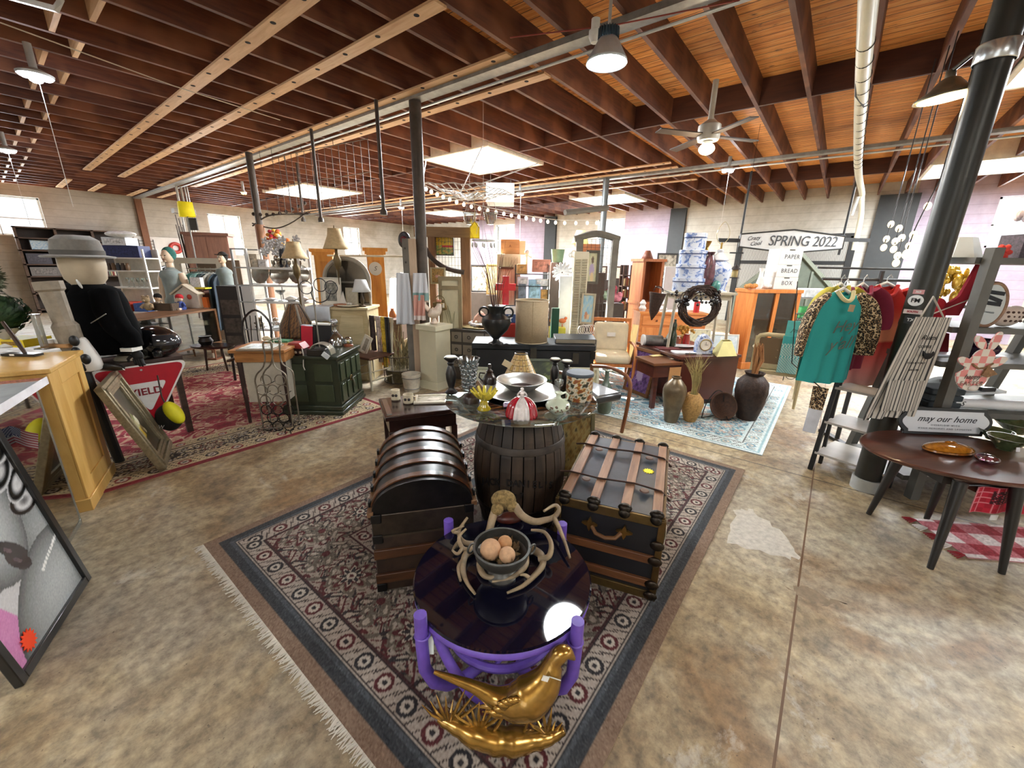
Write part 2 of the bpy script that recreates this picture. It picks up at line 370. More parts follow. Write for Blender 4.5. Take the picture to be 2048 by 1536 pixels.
one(B().tube([(9.5,-6,3.57),(9.5,18.5,3.57)],.016,8),'conduit',M_GALV,'thin pale conduit running beside the farther steel roof beam','conduit')
# ---- walls
def block_mat(name,base,dirt,ax,lilac=None):
    m,nt,p=newmat(name); v=coord(nt); s=nt.nodes.new('ShaderNodeSeparateXYZ'); L(nt,v,s.inputs[0])
    n1=noise(nt,v,.8,5,.6,.5); n2=noise(nt,v,7,5,.65); c=ramp(nt,n1,[(.35,dirt),(.6,base)])
    if lilac:
        a=nt.nodes.new('ShaderNodeMapRange'); a.inputs['From Min'].default_value=Y0; a.inputs['From Max'].default_value=YL; L(nt,s.outputs[1],a.inputs[0])
        st=[(0,0.)]
        for q0,q1 in lilac: st+=[((q0-Y0)/(YL-Y0),1.),((q1-Y0)/(YL-Y0),0.)]
        c=mixc(nt,ramp(nt,a.outputs[0],st,'CONSTANT'),c,ramp(nt,n1,[(.3,'#a597a9'),(.65,'#b9adbd')]))
    q=nt.nodes.new('ShaderNodeMath'); q.operation='PINGPONG'; q.inputs[1].default_value=.11; L(nt,s.outputs[2],q.inputs[0])
    t=nt.nodes.new('ShaderNodeMath'); t.operation='LESS_THAN'; t.inputs[1].default_value=.006; L(nt,q.outputs[0],t.inputs[0])
    c=mixc(nt,t.outputs[0],c,mixc(nt,.35,c,'#6b6459')); c=mixc(nt,.18,c,ramp(nt,n2,[(.3,'#77705f'),(.7,'#ffffff')]),'MULTIPLY')
    L(nt,c,p.inputs['Base Color']); p.inputs['Roughness'].default_value=.8; bump(nt,p,n2,.2,.01); return m
M_WL=block_mat('painted_block_left','#c9c5bb','#aca596',0); M_WR=block_mat('painted_block_right','#d2cfc6','#b9b5a9',1,[(-3.6,-1.25),(5.02,6.65),(10.3,12.0),(13.2,14.6)])
WINL=[(-.35,1.48,2.25,3.36),(5.75,6.85,1.85,3.35),(11.3,12.15,2.0,3.3),(-4.6,-2.6,1.2,3.3)]
WINR=[(-4.4,-2.65,2.3,3.45),(6.75,7.85,2.25,3.43),(12.03,13.15,2.2,3.44)]
b=B()
for x,x2,z,z2 in holes(X0,XR,0,ZD+.06,WINL): b.bx(x,x2,YL,YL+.2,z,z2)
struct(b,'wall_left',M_WL,smooth=0)
b=B()
for y,y2,z,z2 in holes(Y0,YL,0,ZD+.06,WINR): b.bx(XR,XR+.2,y,y2,z,z2)
struct(b,'wall_right',M_WR,smooth=0)
FILL_WINB=[(-1.5,2.0,.6,2.9)]; FILL_WINF=[(.5,4.0,.6,2.9)]  # unseen windows behind the camera, added to bring in ambient fill
b=B()
for y,y2,z,z2 in holes(Y0,YL,0,ZD+.06,FILL_WINB): b.bx(X0-.2,X0,y,y2,z,z2)
struct(b,'wall_back',M_WL,smooth=0)
b=B()
for x,x2,z,z2 in holes(X0,XR,0,ZD+.06,FILL_WINF): b.bx(x,x2,Y0-.2,Y0,z,z2)
struct(b,'wall_front',M_WL,smooth=0)
for y0,y1,z0,z1 in FILL_WINB: lamp('added_window_fill','AREA',(X0+.03,(y0+y1)/2,(z0+z1)/2),24*(y1-y0)/4,(.92,.96,1),size=z1-z0,sy=y1-y0,rot=(0,-PI/2,0))  # area lamps added as fill at the unseen openings
for x0,x1,z0,z1 in FILL_WINF: lamp('added_window_fill','AREA',((x0+x1)/2,Y0+.03,(z0+z1)/2),24*(x1-x0)/4,(.92,.96,1),size=x1-x0,sy=z1-z0,rot=(PI/2,0,0))
for x0,x1,z0,z1 in WINL: lamp('window_daylight','AREA',((x0+x1)/2,YL+.02,(z0+z1)/2),130,(.92,.97,1),size=x1-x0,sy=z1-z0,rot=(-PI/2,0,0))
for y0,y1,z0,z1 in WINR: lamp('window_daylight','AREA',(XR+.02,(y0+y1)/2,(z0+z1)/2),110,(.92,.97,1),size=z1-z0,sy=y1-y0,rot=(0,PI/2,0))
wn=0
M_WF=mat('#e8ecec',.5)
def win(ax,a0,a1,z0,z1,pos,sg,bars):
    global wn; wn+=1; b=B(); P=pos+sg*.08
    def q(u0,u1,w0,w1,t=.04):
        (b.bx(u0,u1,P-t/2,P+t/2,w0,w1) if ax==0 else b.bx(P-t/2,P+t/2,u0,u1,w0,w1))
    q(a0,a1,z0,z0+.05);q(a0,a1,z1-.05,z1);q(a0,a0+.05,z0,z1);q(a1-.05,a1,z0,z1)
    for f in bars: m=z0+(z1-z0)*f; q(a0,a1,m-.015,m+.015)
    q((a0+a1)/2-.012,(a0+a1)/2+.012,z0,z1)
    o=struct(b,f'window_{wn}',M_WF,smooth=0)
    g=B(); g.bx(a0,a1,P-.003,P+.003,z0,z1) if ax==0 else g.bx(P-.003,P+.003,a0,a1,z0,z1)
    g.o('pane',glass('#ffffff',.05),o,smooth=0)
for w in WINL: win(0,*w,YL,1,(.45,))
for w in WINR: win(1,*w,XR,1,(.45,))
for w in FILL_WINB: win(1,*w,X0,-1,(.7,))
for w in FILL_WINF: win(0,*w,Y0,-1,(.7,))
M_BLK=mat('#2b2e2f',.6)
for i,(a,c) in enumerate(((9.75,10.3),(4.52,5.04),(-1.25,-.45),(-6.6,-6))): struct(B().bx(XR-.12,XR-.002,a,c,0,ZJ-.02),f'trim_{i+10}',M_BLK,smooth=0)
M_RUST=mat('#6b4632',.6)
struct(B().bx(3.68,3.86,YL-.16,YL-.002,0,ZJ-.02),'trim_20',mat('#7a5138',.7),smooth=0)
# columns
M_COL=mat('#4b433c',.5,.3,var=.25); M_COLB=mat('#2d2f31',.45,.2)
def column(px,py,lab,r=.075,m=M_COL,z=ZJ-.058):
    p=F(px,py,z); b=B().cyl((0,0,.02),(0,0,z),r,n=24); t=thing('support_column',lab,'column',(p.x,p.y,0)); b.o('shaft',m,t)
    B().bx(-r-.05,r+.05,-r-.05,r+.05,0,.02).o('base_plate',M_STEEL,t); return t
c1=column(829,187,'brown steel support column in the middle behind the white pedestal',.075); c1.location.x*=1.045; c1.location.y*=1.045
c2=column(497,305,'brown steel column with a wood wrapped foot behind the silver floral display',.06)
B().cyl((0,0,.02),(0,0,2.35),.085,n=20).o('wood_wrap',wood('#6e4a33','#94694a',.6,2),c2)
c3=column(1213,357,'slim grey steel column between the wire grid display and the right wall',.07,mat('#5d6263',.45,.3))
pc=F(1728,976); c4=thing('support_column','thick black steel column with stickers beside the striped apron','column',(pc.x,pc.y,0))
B().cyl((0,0,.1),(0,0,ZJ-.003),.083,n=32).o('shaft',mat('#33332f',.35,.35,var=.1),c4)
B().cyl((0,0,0),(0,0,.1),.095,n=32).o('base_collar',mat('#b9bdbb',.5,.4),c4)
# ================= RUGS =================
def ngrid(name,x0,x1,y0,y1,res,fn,m,parent=None,z=0.,h=None):
    nx=max(2,int((x1-x0)/res)); ny=max(2,int((y1-y0)/res))
    X,Y=np.meshgrid(np.linspace(x0,x1,nx+1),np.linspace(y0,y1,ny+1)); c=fn(X,Y); Z=np.full_like(X,z) if h is None else h(X,Y)+z
    co=np.stack([X,Y,Z],-1).reshape(-1,3).astype(np.float32); n=len(co)
    i=np.arange(nx*ny); a=(i//nx)*(nx+1)+i%nx; q=np.stack([a,a+1,a+nx+2,a+nx+1],-1).astype(np.int32)
    me=bpy.data.meshes.new(name); me.vertices.add(n); me.vertices.foreach_set('co',co.ravel()); me.loops.add(q.size); me.loops.foreach_set('vertex_index',q.ravel())
    me.polygons.add(len(q)); me.polygons.foreach_set('loop_start',np.arange(0,q.size,4,dtype=np.int32)); me.update(calc_edges=True); me.validate()
    c=np.clip(c,0,1); lin=np.where(c<=.04045,c/12.92,((c+.055)/1.055)**2.4).reshape(-1,3)
    at=me.color_attributes.new('Col','FLOAT_COLOR','POINT'); at.data.foreach_set('color',np.c_[lin,np.ones(n)].astype(np.float32).ravel())
    me.materials.append(m); me.shade_smooth(); o=bpy.data.objects.new(name,me); COL.objects.link(o)
    if parent is not None: o.parent=parent
    return o
def put(img,mask,c): img[mask]=hx(c)
def band_uv(X,Y,hx_,hy_):
    """distance in from the edge and place along the border"""
    dx=hx_-abs(X); dy=hy_-abs(Y); side=dx<dy
    return np.minimum(dx,dy), np.where(side,Y,X)
def omotif(img,d,s,c0,w,per,c1,c2,ring=True):
    t=(d-c0-w/2)/(w/2); m=abs(t)<=1; u=(np.mod(s,per)-per/2)/(w/2); r=np.sqrt(u*u+t*t)
    k=np.floor(s/per).astype(int)%2
    put(img,m&(r<.78),c1); put(img,m&(r<.78)&(k==1),c2); put(img,m&(r<.48),'#cbbfb0'); put(img,m&(r<.22),c1)
    v=abs(np.mod(s+per/2,per)-per/2)/(w/2); put(img,m&(v<1.0)&(abs(np.sin(u*5+t*2.4))<.33)&(r>.9)&(abs(t)<.85),'#3b3231')
    put(img,m&(abs(t)>.93),'#2e2727')
def floral(img,d,s,c0,w,per,cols,seed=0):
    t=(d-c0-w/2)/(w/2); m=abs(t)<=1; p=np.mod(s,per)/per*2*PI; u=np.sin(p/2+.0); q=(np.mod(s,per)-per/2)/(w/2)
    r=np.sqrt(q*q+t*t); th=np.arctan2(t,q)
    sc=np.sin(p*1+seed)*.42; put(img,m&(abs(t-sc)<.05),cols[2])
    for ph,cc in((0,cols[0]),(2.1,cols[1]),(4.2,cols[2])):
        f=np.sin(3.1*q*2+np.sin(t*4+ph)*1.7+ph)*np.sin(t*5.2+ph+np.cos(q*5)*1.2); put(img,m&(f>.34)&(r>.60),cc); put(img,m&(abs(np.sin(9*q+ph+2*np.sin(t*7))*np.sin(t*11+ph*2+1.5*np.cos(q*9)))>.90)&(r>.55),cols[(int(ph)+1)%3]); put(img,m&(f>.80)&(r>.6),'#b9ac9c')
    pet=.5+.16*np.cos(8*th); put(img,m&(r<pet+.1),cols[3]); put(img,m&(r<pet),cols[0]); put(img,m&(r<pet*.72),'#c9bca9'); put(img,m&(r<pet*.58),cols[1]); put(img,m&(r<.16),'#d2c6b4'); put(img,m&(r<.08),cols[0])
    q2=(np.mod(s+per/2,per)-per/2)/(w/2); r2=np.sqrt(q2*q2+t*t); th2=np.arctan2(t,q2); pe=.46+.12*np.cos(6*th2+1)
    put(img,m&(r2<pe)&(np.sin(r2*26+3*np.cos(6*th2))>-.1),cols[2]); put(img,m&(r2<.14),cols[0])
def field(img,X,Y,m,cols,s=1.):
    ax,ay=abs(X)*s,abs(Y)*s
    f=np.sin(ax*13+2*np.sin(ay*7))*np.sin(ay*15+1.8*np.cos(ax*6)); g=np.sin(ax*27+1.2*np.sin(ay*19))*np.sin(ay*25+np.cos(ax*21)); h=np.sin(ax*5.2+ay*3)*np.cos(ay*6.1-ax*2)
    put(img,m&(h>.25),cols[4] if len(cols)>4 else cols[3]); put(img,m&(g>.35),cols[0]); put(img,m&(g<-.45),cols[1]); put(img,m&(f>.5),cols[2]); put(img,m&(f>.72),cols[3]); put(img,m&(f>.88),cols[1]); put(img,m&(abs(f)<.035),cols[2])
# --- the patterned wool rug in the foreground
RX0,RX1,RY0,RY1=.475,3.765,.325,2.77
def rugc(X,Y):
    hx_,hy_=(RX1-RX0)/2,(RY1-RY0)/2; d,s=band_uv(X,Y,hx_,hy_); img=np.empty(X.shape+(3,)); img[:]=hx('#8d7460')
    put(img,d>.06,'#3a3e42'); put(img,d>.105,'#50555a'); put(img,d>.125,'#33373b'); put(img,d>.135,'#b7aa9c'); omotif(img,d,s,.14,.11,.15,'#2a282b','#5b2124')
    put(img,(d>.25),'#4a2a2b'); m=d>.262; put(img,m,'#aca092'); floral(img,d,s,.265,.34,.56,['#5c2426','#2f2a2c','#6f675a','#7a7160'])
    put(img,d>.607,'#4a2a2b'); put(img,d>.618,'#b3a698'); omotif(img,d,s,.62,.11,.15,'#2a282b','#5b2124'); put(img,d>.73,'#3f4447'); m=d>.80
    put(img,m,'#8f8475'); field(img,X,Y,m,['#3a2c2b','#5a3a33','#a79c8a','#39434a','#75695c'],.8)
    n=rng.normal(0,.035,X.shape); return np.clip(img*.90+n[...,None],0,1)
M_RUG=painted(.95,'woven_rug',.5,bsc=350)
rug=thing('rug','large patterned wool rug with cream floral border, under the two trunks and purple table','rug',((RX0+RX1)/2,(RY0+RY1)/2,0))
hx_,hy_=(RX1-RX0)/2,(RY1-RY0)/2
ngrid('pile',-hx_,hx_,-hy_,hy_,.0065,rugc,M_RUG,rug,.009)
B().bx(-hx_,hx_,-hy_,hy_,.0005,.0085).o('backing',mat('#8d7460',.9),rug,smooth=0)
b=B(); r=random.Random(3)
for i in range(430):
    y=-hy_+2*hy_*i/430; l=r.uniform(.02,.055); a=r.uniform(-.5,.5); z=r.uniform(.003,.008)
    b.tube([(-hx_,y,.006),(-hx_-l*.5,y+a*l*.5,z),(-hx_-l,y+a*l,.003)],[.0035,.003,.0015],4)
f=b.o('fringe',mat('#cfc9bb',.9),rug); f['kind']='stuff'
def rug_at(z0=.011): return z0
# --- red rug to the left
def rug2c(X,Y):
    hx_,hy_=RED[2]/2,RED[3]/2; d,s=band_uv(X,Y,hx_,hy_); img=np.empty(X.shape+(3,)); img[:]=hx('#7d1f2b')
    put(img,d>.05,'#cbb893'); omotif(img,d,s,.06,.13,.2,'#2f2624','#7d2a2a'); put(img,d>.2,'#cdbb98'); floral(img,d,s,.21,.26,.5,['#3a2a25','#6f5b3e','#241f1f','#7a3b33'])
    put(img,d>.49,'#3a2220'); put(img,d>.51,'#c2ae88'); omotif(img,d,s,.52,.1,.17,'#3a2624','#8a2b30'); m=d>.64; put(img,m,'#8f2433'); field(img,X,Y,m,['#7a1826','#b48a72','#c9ab8f','#93293a','#9b2e3e'],.9)
    return np.clip(img+rng.normal(0,.03,X.shape)[...,None],0,1)
RED=(.30,4.07,2.75,4.3)   # x,y of the near corner strip, size
pa,pb=F(250,968),F(752,822); RED=((pa.x+pb.x)/2,0,2.9,3.9)
rr=thing('rug','red floral rug with a dark cream border under the green commode','rug',(1.22,min(pa.y,pb.y)+1.97,0),0)
RED=(0,0,2.96,3.94)
ngrid('pile',-1.48,1.48,-1.97,1.97,.011,rug2c,M_RUG,rr,.009)
B().bx(-1.48,1.48,-1.97,1.97,.0005,.0085).o('backing',mat('#7a3a3a',.9),rr,smooth=0)
# --- blue rug to the right
def rug3c(X,Y):
    hx_,hy_=1.5,1.9; d,s=band_uv(X,Y,hx_,hy_); img=np.empty(X.shape+(3,)); img[:]=hx('#cfd9d9')
    put(img,d>.03,'#8fb1bb'); put(img,d>.05,'#c6d3d2'); omotif(img,d,s,.06,.14,.24,'#5f8799','#8aa7ad'); put(img,d>.22,'#b9cccd'); floral(img,d,s,.24,.36,.6,['#6f95a3','#b59f96','#4f7488','#86a9b2'])
    put(img,d>.62,'#7f9fab'); m=d>.66; put(img,m,'#bfd0d0'); field(img,X,Y,m,['#5d8495','#c3a99d','#d5dcd6','#6c93a0','#9db9bd'],.8)
    return np.clip(img+rng.normal(0,.04,X.shape)[...,None],0,1)
pa=F(1524,912); r3=thing('rug','pale blue distressed rug under the red brown desk','rug',(pa.x+1.5,pa.y+1.9,0),0)
ngrid('pile',-1.5,1.5,-1.9,1.9,.011,rug3c,M_RUG,r3,.009)
B().bx(-1.5,1.5,-1.9,1.9,.0005,.0085).o('backing',mat('#aebfc2',.9),r3,smooth=0)
# --- red gingham runner, right
def ging(X,Y):
    a=(np.floor(X/.115).astype(int)%2); c=(np.floor(Y/.115).astype(int)%2); img=np.empty(X.shape+(3,)); img[:]=hx('#e2d6d3'); img[(a+c)==1]=hx('#b3636a'); img[(a+c)==2]=hx('#8d1525')
    return np.clip(img+rng.normal(0,.05,X.shape)[...,None],0,1)
pa=F(1832,1042); r4=thing('rug','red and white gingham rug with tassels under the oval table','rug',(pa.x,pa.y,0),CR-.12)
ngrid('pile',0,1.15,-.38,.02,.01,ging,M_RUG,r4,.008); B().bx(0,1.15,-.38,.02,.0005,.0075).o('backing',mat('#b08083',.9),r4,smooth=0)
for i,y in enumerate((-.36,-.27,-.18,-.09,0)):
    b=B(); [b.tube([(0,y,.008),(-.03,y+.01*q,.012),(-.07,y+.016*q,.004)],.004,5) for q in(-2,-1,0,1,2)]; b.o('tassel',mat('#ddd5cf' if i%2 else '#8a1c28',.9),r4)
# ================= CENTRE: TRUNKS, BARREL, RATTAN TABLE =================
M_TRK=wood('#241a14','#3d2d22',.38,1,2.,8,c='#1a1410',coat=.25); M_SLAT=wood('#7a4f2c','#a9764a',.42,0,3.,12); M_TIN=mat('#1d1b1a',.33,.6,var=.4,sc=12); M_TINB=mat('#3c342c',.33,.6,var=.5,sc=8); M_BLKM=mat('#1b1a19',.4,.5); M_BRASS=mat('#8a6a35',.35,.9)
# domed trunk: local x across, y away from the viewer
def domed():
    t=thing('domed_trunk','dark dome-top steamer trunk with curved wooden slats left of the barrel','trunk',(1.36,1.735,.0115),math.radians(52)-PI/2)
    w,l,h,R=.255,.36,.50,.0
    B().bx(-w,w,-l,l,0,.34).o('body',M_TRK,t,bev=.006)
    B().bx(-w-.004,w+.004,-l-.004,l+.004,.345,.47).o('lid_side',M_TINB,t,bev=.006)
    def arc(k,e=0,hh=.17): a=PI*k; return ((w+e)*math.cos(a),.47+(hh+e)*math.sin(a)**.9)
    b=B(); n=18; pr=[arc(k/n) for k in range(n+1)]; b.prism(pr,-l,l,'xz'); b.o('lid',M_TIN,t,smooth=50)
    for y in(-.30,-.15,0,.15,.30):
        b=B(); out=[arc(k/n,.009) for k in range(n+1)]+[arc(1-k/n,.002) for k in range(n+1)]; b.prism(out,y-.02,y+.02,'xz'); b.o('curved_slat',wood('#2f1c10','#6a4022',.3,1,3.,10,coat=.4),t,smooth=50)
    for s in(-1,1):
        B().box((s*(w+.006),0,.478),(.03,2*l+.02,.028)).o('side_rail',wood('#5a3d27','#83603f',.5,1,3.,12),t,bev=.003)
        b=B()
        for y in(-.30,-.15,0,.15,.30): b.box((s*(w+.013),y,.475),(.012,.04,.09))
        each(b,'strap_end',M_BLKM,t,bev=.003)
    for z in(.09,.24): B().box((0,-l-.008,z),(2*w+.01,.018,.055)).o('front_slat',wood('#2e1b0f','#57351c',.45,0,3.,12),t,bev=.003)
    b=B().box((0,-l-.006,.343),(2*w+.012,.006,.012)); b.o('edge_band',mat('#50483e',.35,.7),t)
    b=B()
    for s in(-1,1):
        for z in(.03,.33,.45): b.box((s*(w-.02),-l-.006,z),(.05,.012,.05))
    each(b,'corner_plate',M_BLKM,t,bev=.004)
    b=B(); b.tube([(-w-.02,-.09,.30),(-w-.05,-.08,.27),(-w-.05,.08,.27),(-w-.02,.09,.30)],.011,8); b.o('side_handle',mat('#3b2415',.6),t)
    text('gN',.035,mat('#1b1613',.5),t,(.0,-.335,.628),(math.radians(30),0,0),'worn_mark',.001)
domed()
def flat():
    t=thing('steamer_trunk','flat-top black steamer trunk with wooden slats and a yellow price star','trunk',(2.165,.835,.0115),math.radians(16.5)-PI/2)
    w,l,h=.265,.435,.485
    B().bx(-w,w,-l,l,0,h).o('body',mat('#15161a',.45,var=.3),t,bev=.006)
    B().bx(-w+.004,w-.004,-l+.004,l-.004,h-.002,h+.006).o('lid_panel',mat('#3a3f47',.35,.2,var=.3,sc=6),t)
    M=wood('#6e4c37','#a17a5c',.5,1,3.,10)
    for x in(-.235,-.08,.08,.235): B().box((x,0,h+.014),(.05,2*l+.02,.022)).o('lid_slat',M,t,bev=.003)
    for y in(-l-.004,l+.004):
        for z,hh in((h-.02,.05),(.02,.05)): B().box((0,y,z),(2*w+.016,.014,hh)).o('brass_edge',mat('#6d5a36',.4,.8,var=.3),t,bev=.002)
    for z in(.10,.245): B().box((0,-l-.01,z),(2*w+.01,.02,.045)).o('front_slat',wood('#4a2c18','#7a4f2e',.45,0,3.,12),t,bev=.003)
    for s in(-1,1):
        for y in(-l-.004,l+.004): B().box((s*w,y,h/2),(.035,.03,h)).o('corner_edge',mat('#5f4b2c',.4,.8,var=.3),t,bev=.003)
        for z in(h-.01,.03): B().box((s*(w+.004),0,z),(.016,2*l,.045)).o('side_rail',mat('#5a482c',.45,.6),t,bev=.003)
        for z in(.10,.245): B().box((s*(w+.008),0,z),(.016,2*l,.045)).o('side_slat',wood('#4a2c18','#7a4f2e',.45,1,3.,12),t,bev=.003)
    b=B()
    for x in(-.235,-.08,.08,.235):
        for y in(-l,l): b.ball((x,y,h+.02),(.036,.026,.024),10,6); b.ball((x,y-.016*(1 if y<0 else -1),h-.005),(.03,.016,.026),10,6)
    each(b,'slat_cap',mat('#2f2a24',.35,.8),t)
    b=B()
    for s in(-1,1):
        for z in(.03,.10,.245,.34): b.ball((s*(w-.01),-l-.02,z),(.036,.014,.028),10,6)
    each(b,'corner_clamp',mat('#332b22',.35,.8),t)
    for y in(-.2,.22):
        b=B(); b.tube([(-w-.06,y+.02,h+.012),(-w,y,h+.034),(-.1,y-.01,h+.032),(.1,y+.01,h+.034),(w-.02,y-.015,h+.032),(w+.03,y-.01,h-.02)],[.012]*6,6,flat=.35); b.o('leather_strap',mat('#4b342b',.6,sc=20,var=.3),t)
    b=B()
    for x in(-.16,.16):
        for y in(-.215,.205): b.lathe([(0,0),(.026,.002),(.022,.008),(0,.01)],14,(x,y-.03,h+.028))
    each(b,'strap_tab',mat('#5d453a',.5),t)
    b=B(); b.tube([(-.075,-l-.02,.365),(-.05,-l-.045,.345),(.0,-l-.05,.335),(.05,-l-.045,.345),(.075,-l-.02,.365)],.011,8); b.o('leather_handle',mat('#6d4b2a',.55),t)
    b=B()
    for s in(-1,1):
        x=s*.09
        b.prism([(x+q*math.cos(a_),.37+q*math.sin(a_)) for a_,q in ((PI*k/8,(.042 if k%4==0 else .016 if k%4==2 else .024)) for k in range(16))],-l-.02,-l-.003)
    each(b,'handle_mount',M_BRASS,t)
    b=B(); st=[]
    for i in range(24):
        a=2*PI*i/24; q=.034 if i%2 else .023; st.append((.165+q*math.cos(a),.04+q*math.sin(a)))
    b.prism(st,h+.0065,h+.0095,'xy'); b.o('price_star',mat('#f2e21c',.6,var=.03),t)
    B().box((w+.03,-.28,.3),(.003,.05,.09),rx=.15).o('price_tag',mat('#e8e0cc',.7),t)
flat()
# whiskey barrel
BX,BY=F(1042,795,.90).x+.0,F(1042,795,.90).y
bl=thing('oak_barrel','dark charred oak whiskey barrel carrying the round glass top','barrel',(BX,BY,.0115),0)
def prof(z): return .225+.075*math.sin(PI*min(1,max(0,z/.86)))**.9
M_BRL=wood('#1a120c','#4a3a2b',.55,2,2.2,9,c='#120c08')
b=B(); n=26
for k in range(n):
    a0,a1=2*PI*k/n+.012,2*PI*(k+1)/n-.012; vs=[];m=10
    for j in range(m+1):
        z=.86*j/m; q=prof(z)
        for a,rr_ in((a0,q),(a1,q),(a1,q-.02),(a0,q-.02)): vs.append((rr_*math.cos(a),rr_*math.sin(a),z))
    fs=[(j*4+i,j*4+(i+1)%4,j*4+4+(i+1)%4,j*4+4+i) for j in range(m) for i in range(4)]; b.add(vs,fs+[(3,2,1,0),(m*4,m*4+1,m*4+2,m*4+3)])
b.o('staves',M_BRL,bl,smooth=0)
B().lathe([(.215,0.01),(.215,.84)],24).o('barrel_head',M_BRL,bl)
for z in(.03,.2,.62,.80):
    B().lathe([(prof(z)+.003,z),(prof(z)+.006,z+.003),(prof(z+.045)+.006,z+.042),(prof(z+.045)+.003,z+.045)],40,cap=False).o('iron_hoop',mat('#37302a',.45,.6,var=.4,sc=20),bl)
aim=math.atan2(-BY,-BX)
def oncyl(s,size,z,sp,lab,curve=0,r0=.003):
    n=len(s)
    for i,ch in enumerate(s):
        if ch==' ': continue
        a=aim-.06+(i-(n-1)/2)*sp; q=prof(z)+r0; zz=z-curve*((i-(n-1)/2)/n*2)**2
        text(ch,size,mat('#0d0907',.7),bl,(q*math.cos(a),q*math.sin(a),zz),(PI/2,0,a+PI/2),lab,.003,sx=.85,bold=.001)
oncyl("JACK DANIEL'S",.062,.455,.125,'lettering',.05); oncyl('No7',.05,.375,.12,'lettering')
B().box((prof(.8)*math.cos(aim+.75),prof(.8)*math.sin(aim+.75),.845),(.004,.05,.035),rz=aim+.75).o('price_tag',mat('#c8bfa8',.7),bl)
GT=.905
gt=one(B().lathe([(.0,0),(.462,0),(.47,.004),(.47,.010),(.462,.014),(0,.014)],72),'round_glass_top',glass('#f0f9f8',.14),'round clear glass top resting on the oak barrel','glass top',(BX,BY,GT-.014),smooth=30)
one(B().lathe([(.215,.86),(.215,GT-.0145-.0115)],24),'barrel_cushion',mat('#1d1712',.6),'dark round riser between the oak barrel and its glass top','riser',(BX,BY,.0115))
# purple rattan table
PX,PY=1.08,.875
pt=thing('rattan_table','purple painted rattan coffee table with a round black glass top','table',(PX,PY,.0115))
M_PUR=mat('#6a4fb0',.42,var=.18,sc=14)
M_BG,nt_,p_=newmat('black_glass'); p_.inputs['Base Color'].default_value=(.004,.004,.012,1); p_.inputs['Roughness'].default_value=.03; p_.inputs['Specular IOR Level'].default_value=.75
B().lathe([(0,.437),(.362,.437),(.368,.442),(.362,.449),(0,.449)],72).o('glass_top',M_BG,pt,smooth=30)
B().ring(.345,.021,(0,0,.415),48,10).o('top_hoop',M_PUR,pt)
ang=[math.radians(a) for a in(82,-8,-98,171)]
for a in ang:
    c,s=math.cos(a),math.sin(a); b=B(); b.tube([(q*c,q*s,z) for q,z in((.39,.495),(.39,.35),(.385,.24),(.35,.14),(.29,.07),(.21,.035),(.12,.028))],.0235,12); b.o('leg',M_PUR,pt)
    B().ring(.026,.005,(.386*c,.386*s,.40),14,6).o('wrapping',M_PUR,pt)
for i in range(4):
    a0,a1=ang[i],ang[(i+1)%4]; d=(a1-a0+PI)%(2*PI)-PI; P=[]
    for k in range(17):
        u=k/16; a=a0+d*u; sag=math.sin(PI*u); P.append(((.335-.03*sag)*math.cos(a),(.335-.03*sag)*math.sin(a),.40-.28*sag**.8))
    B().tube(P,.02,10).o('arched_brace',M_PUR,pt)
B().ring(.23,.017,(0,0,.20),40,8).o('shelf_hoop',M_PUR,pt)
for k in range(7):
    y=-.18+.06*k; w_=math.sqrt(.23**2-y*y); B().tube([(-w_,y,.205),(w_,y,.205)],.009,6).o('shelf_stick',M_PUR,pt)
B().box((-.36,.06,.34),(.003,.045,.085),rz=.6,ry=.15).o('price_tag',mat('#e6efe2',.7),pt)
q=Matrix.Rotation(-.35,4,'Z'); b=B(); b.m=q
for i in range(9): b.tube([(-.1,-.15+.035*i,.012),(0,-.15+.035*i,.006),(.1,-.15+.035*i,.012)],.006,5)
for i in range(8): b.tube([(-.1+.028*i,-.15,.014),(-.1+.028*i,.14,.014)],.005,5)
for e in((-.105,-.155,.105,-.155),(-.105,.15,.105,.15),(-.105,-.155,-.105,.15),(.105,-.155,.105,.15)):
    for z in(.01,.022,.034): b.tube([(e[0],e[1],z),(e[2],e[3],z)],.007,6)
one(b,'wicker_tray',mat('#b08a55',.7,sc=30,var=.3),'tan wicker tray on the lower shelf of the purple table','tray',(PX-.03,PY+.0,.218+.012))
TZ=.0115+.449
# pewter pedestal bowl
bp=F(1003,1150,TZ)
M_PEW=mat('#55544f',.42,.65,var=.35,sc=14)
bw=thing('pedestal_bowl','tarnished pewter footed bowl of dried fruit circled by antlers on the purple table','bowl',(bp.x,bp.y,TZ))
B().lathe([(0,.0),(.062,.0),(.064,.008),(.05,.018),(.036,.03),(.032,.05),(.04,.062),(.085,.078),(.108,.105),(.112,.135),(.118,.14),(.118,.146),(.108,.146),(.104,.11),(.08,.088),(0,.08)],40).o('bowl',M_PEW,bw)
b=B()
for s in(-1,1): b.ring(.02,.0045,(s*.124*math.cos(CR),s*.124*math.sin(CR),.13),14,6,'xz')
each(b,'ring_handle',M_PEW,bw)
r=random.Random(5)
for dx,dy,rad,c,l in((-.045,-.012,.043,'#c79e78','tan ball-shaped dried fruit, larger one in the pewter bowl'),(.022,-.042,.033,'#caa27c','tan ball-shaped dried fruit, nearer smaller one in the pewter bowl'),(.012,.03,.03,'#b98a5d','tan ball-shaped dried fruit at the back of the pewter bowl')):
    u=Vector((math.cos(CR),math.sin(CR),0)); v=Vector((-u.y,u.x,0)); one(B().ball((0,0,0),rad,18,12),'dried_fruit',mat(c,.65,var=.2,sc=40),l,'fruit',bw.location+u*dx+v*dy+Vector((0,0,.135)),group='dried fruit in the pewter bowl')
b=B()
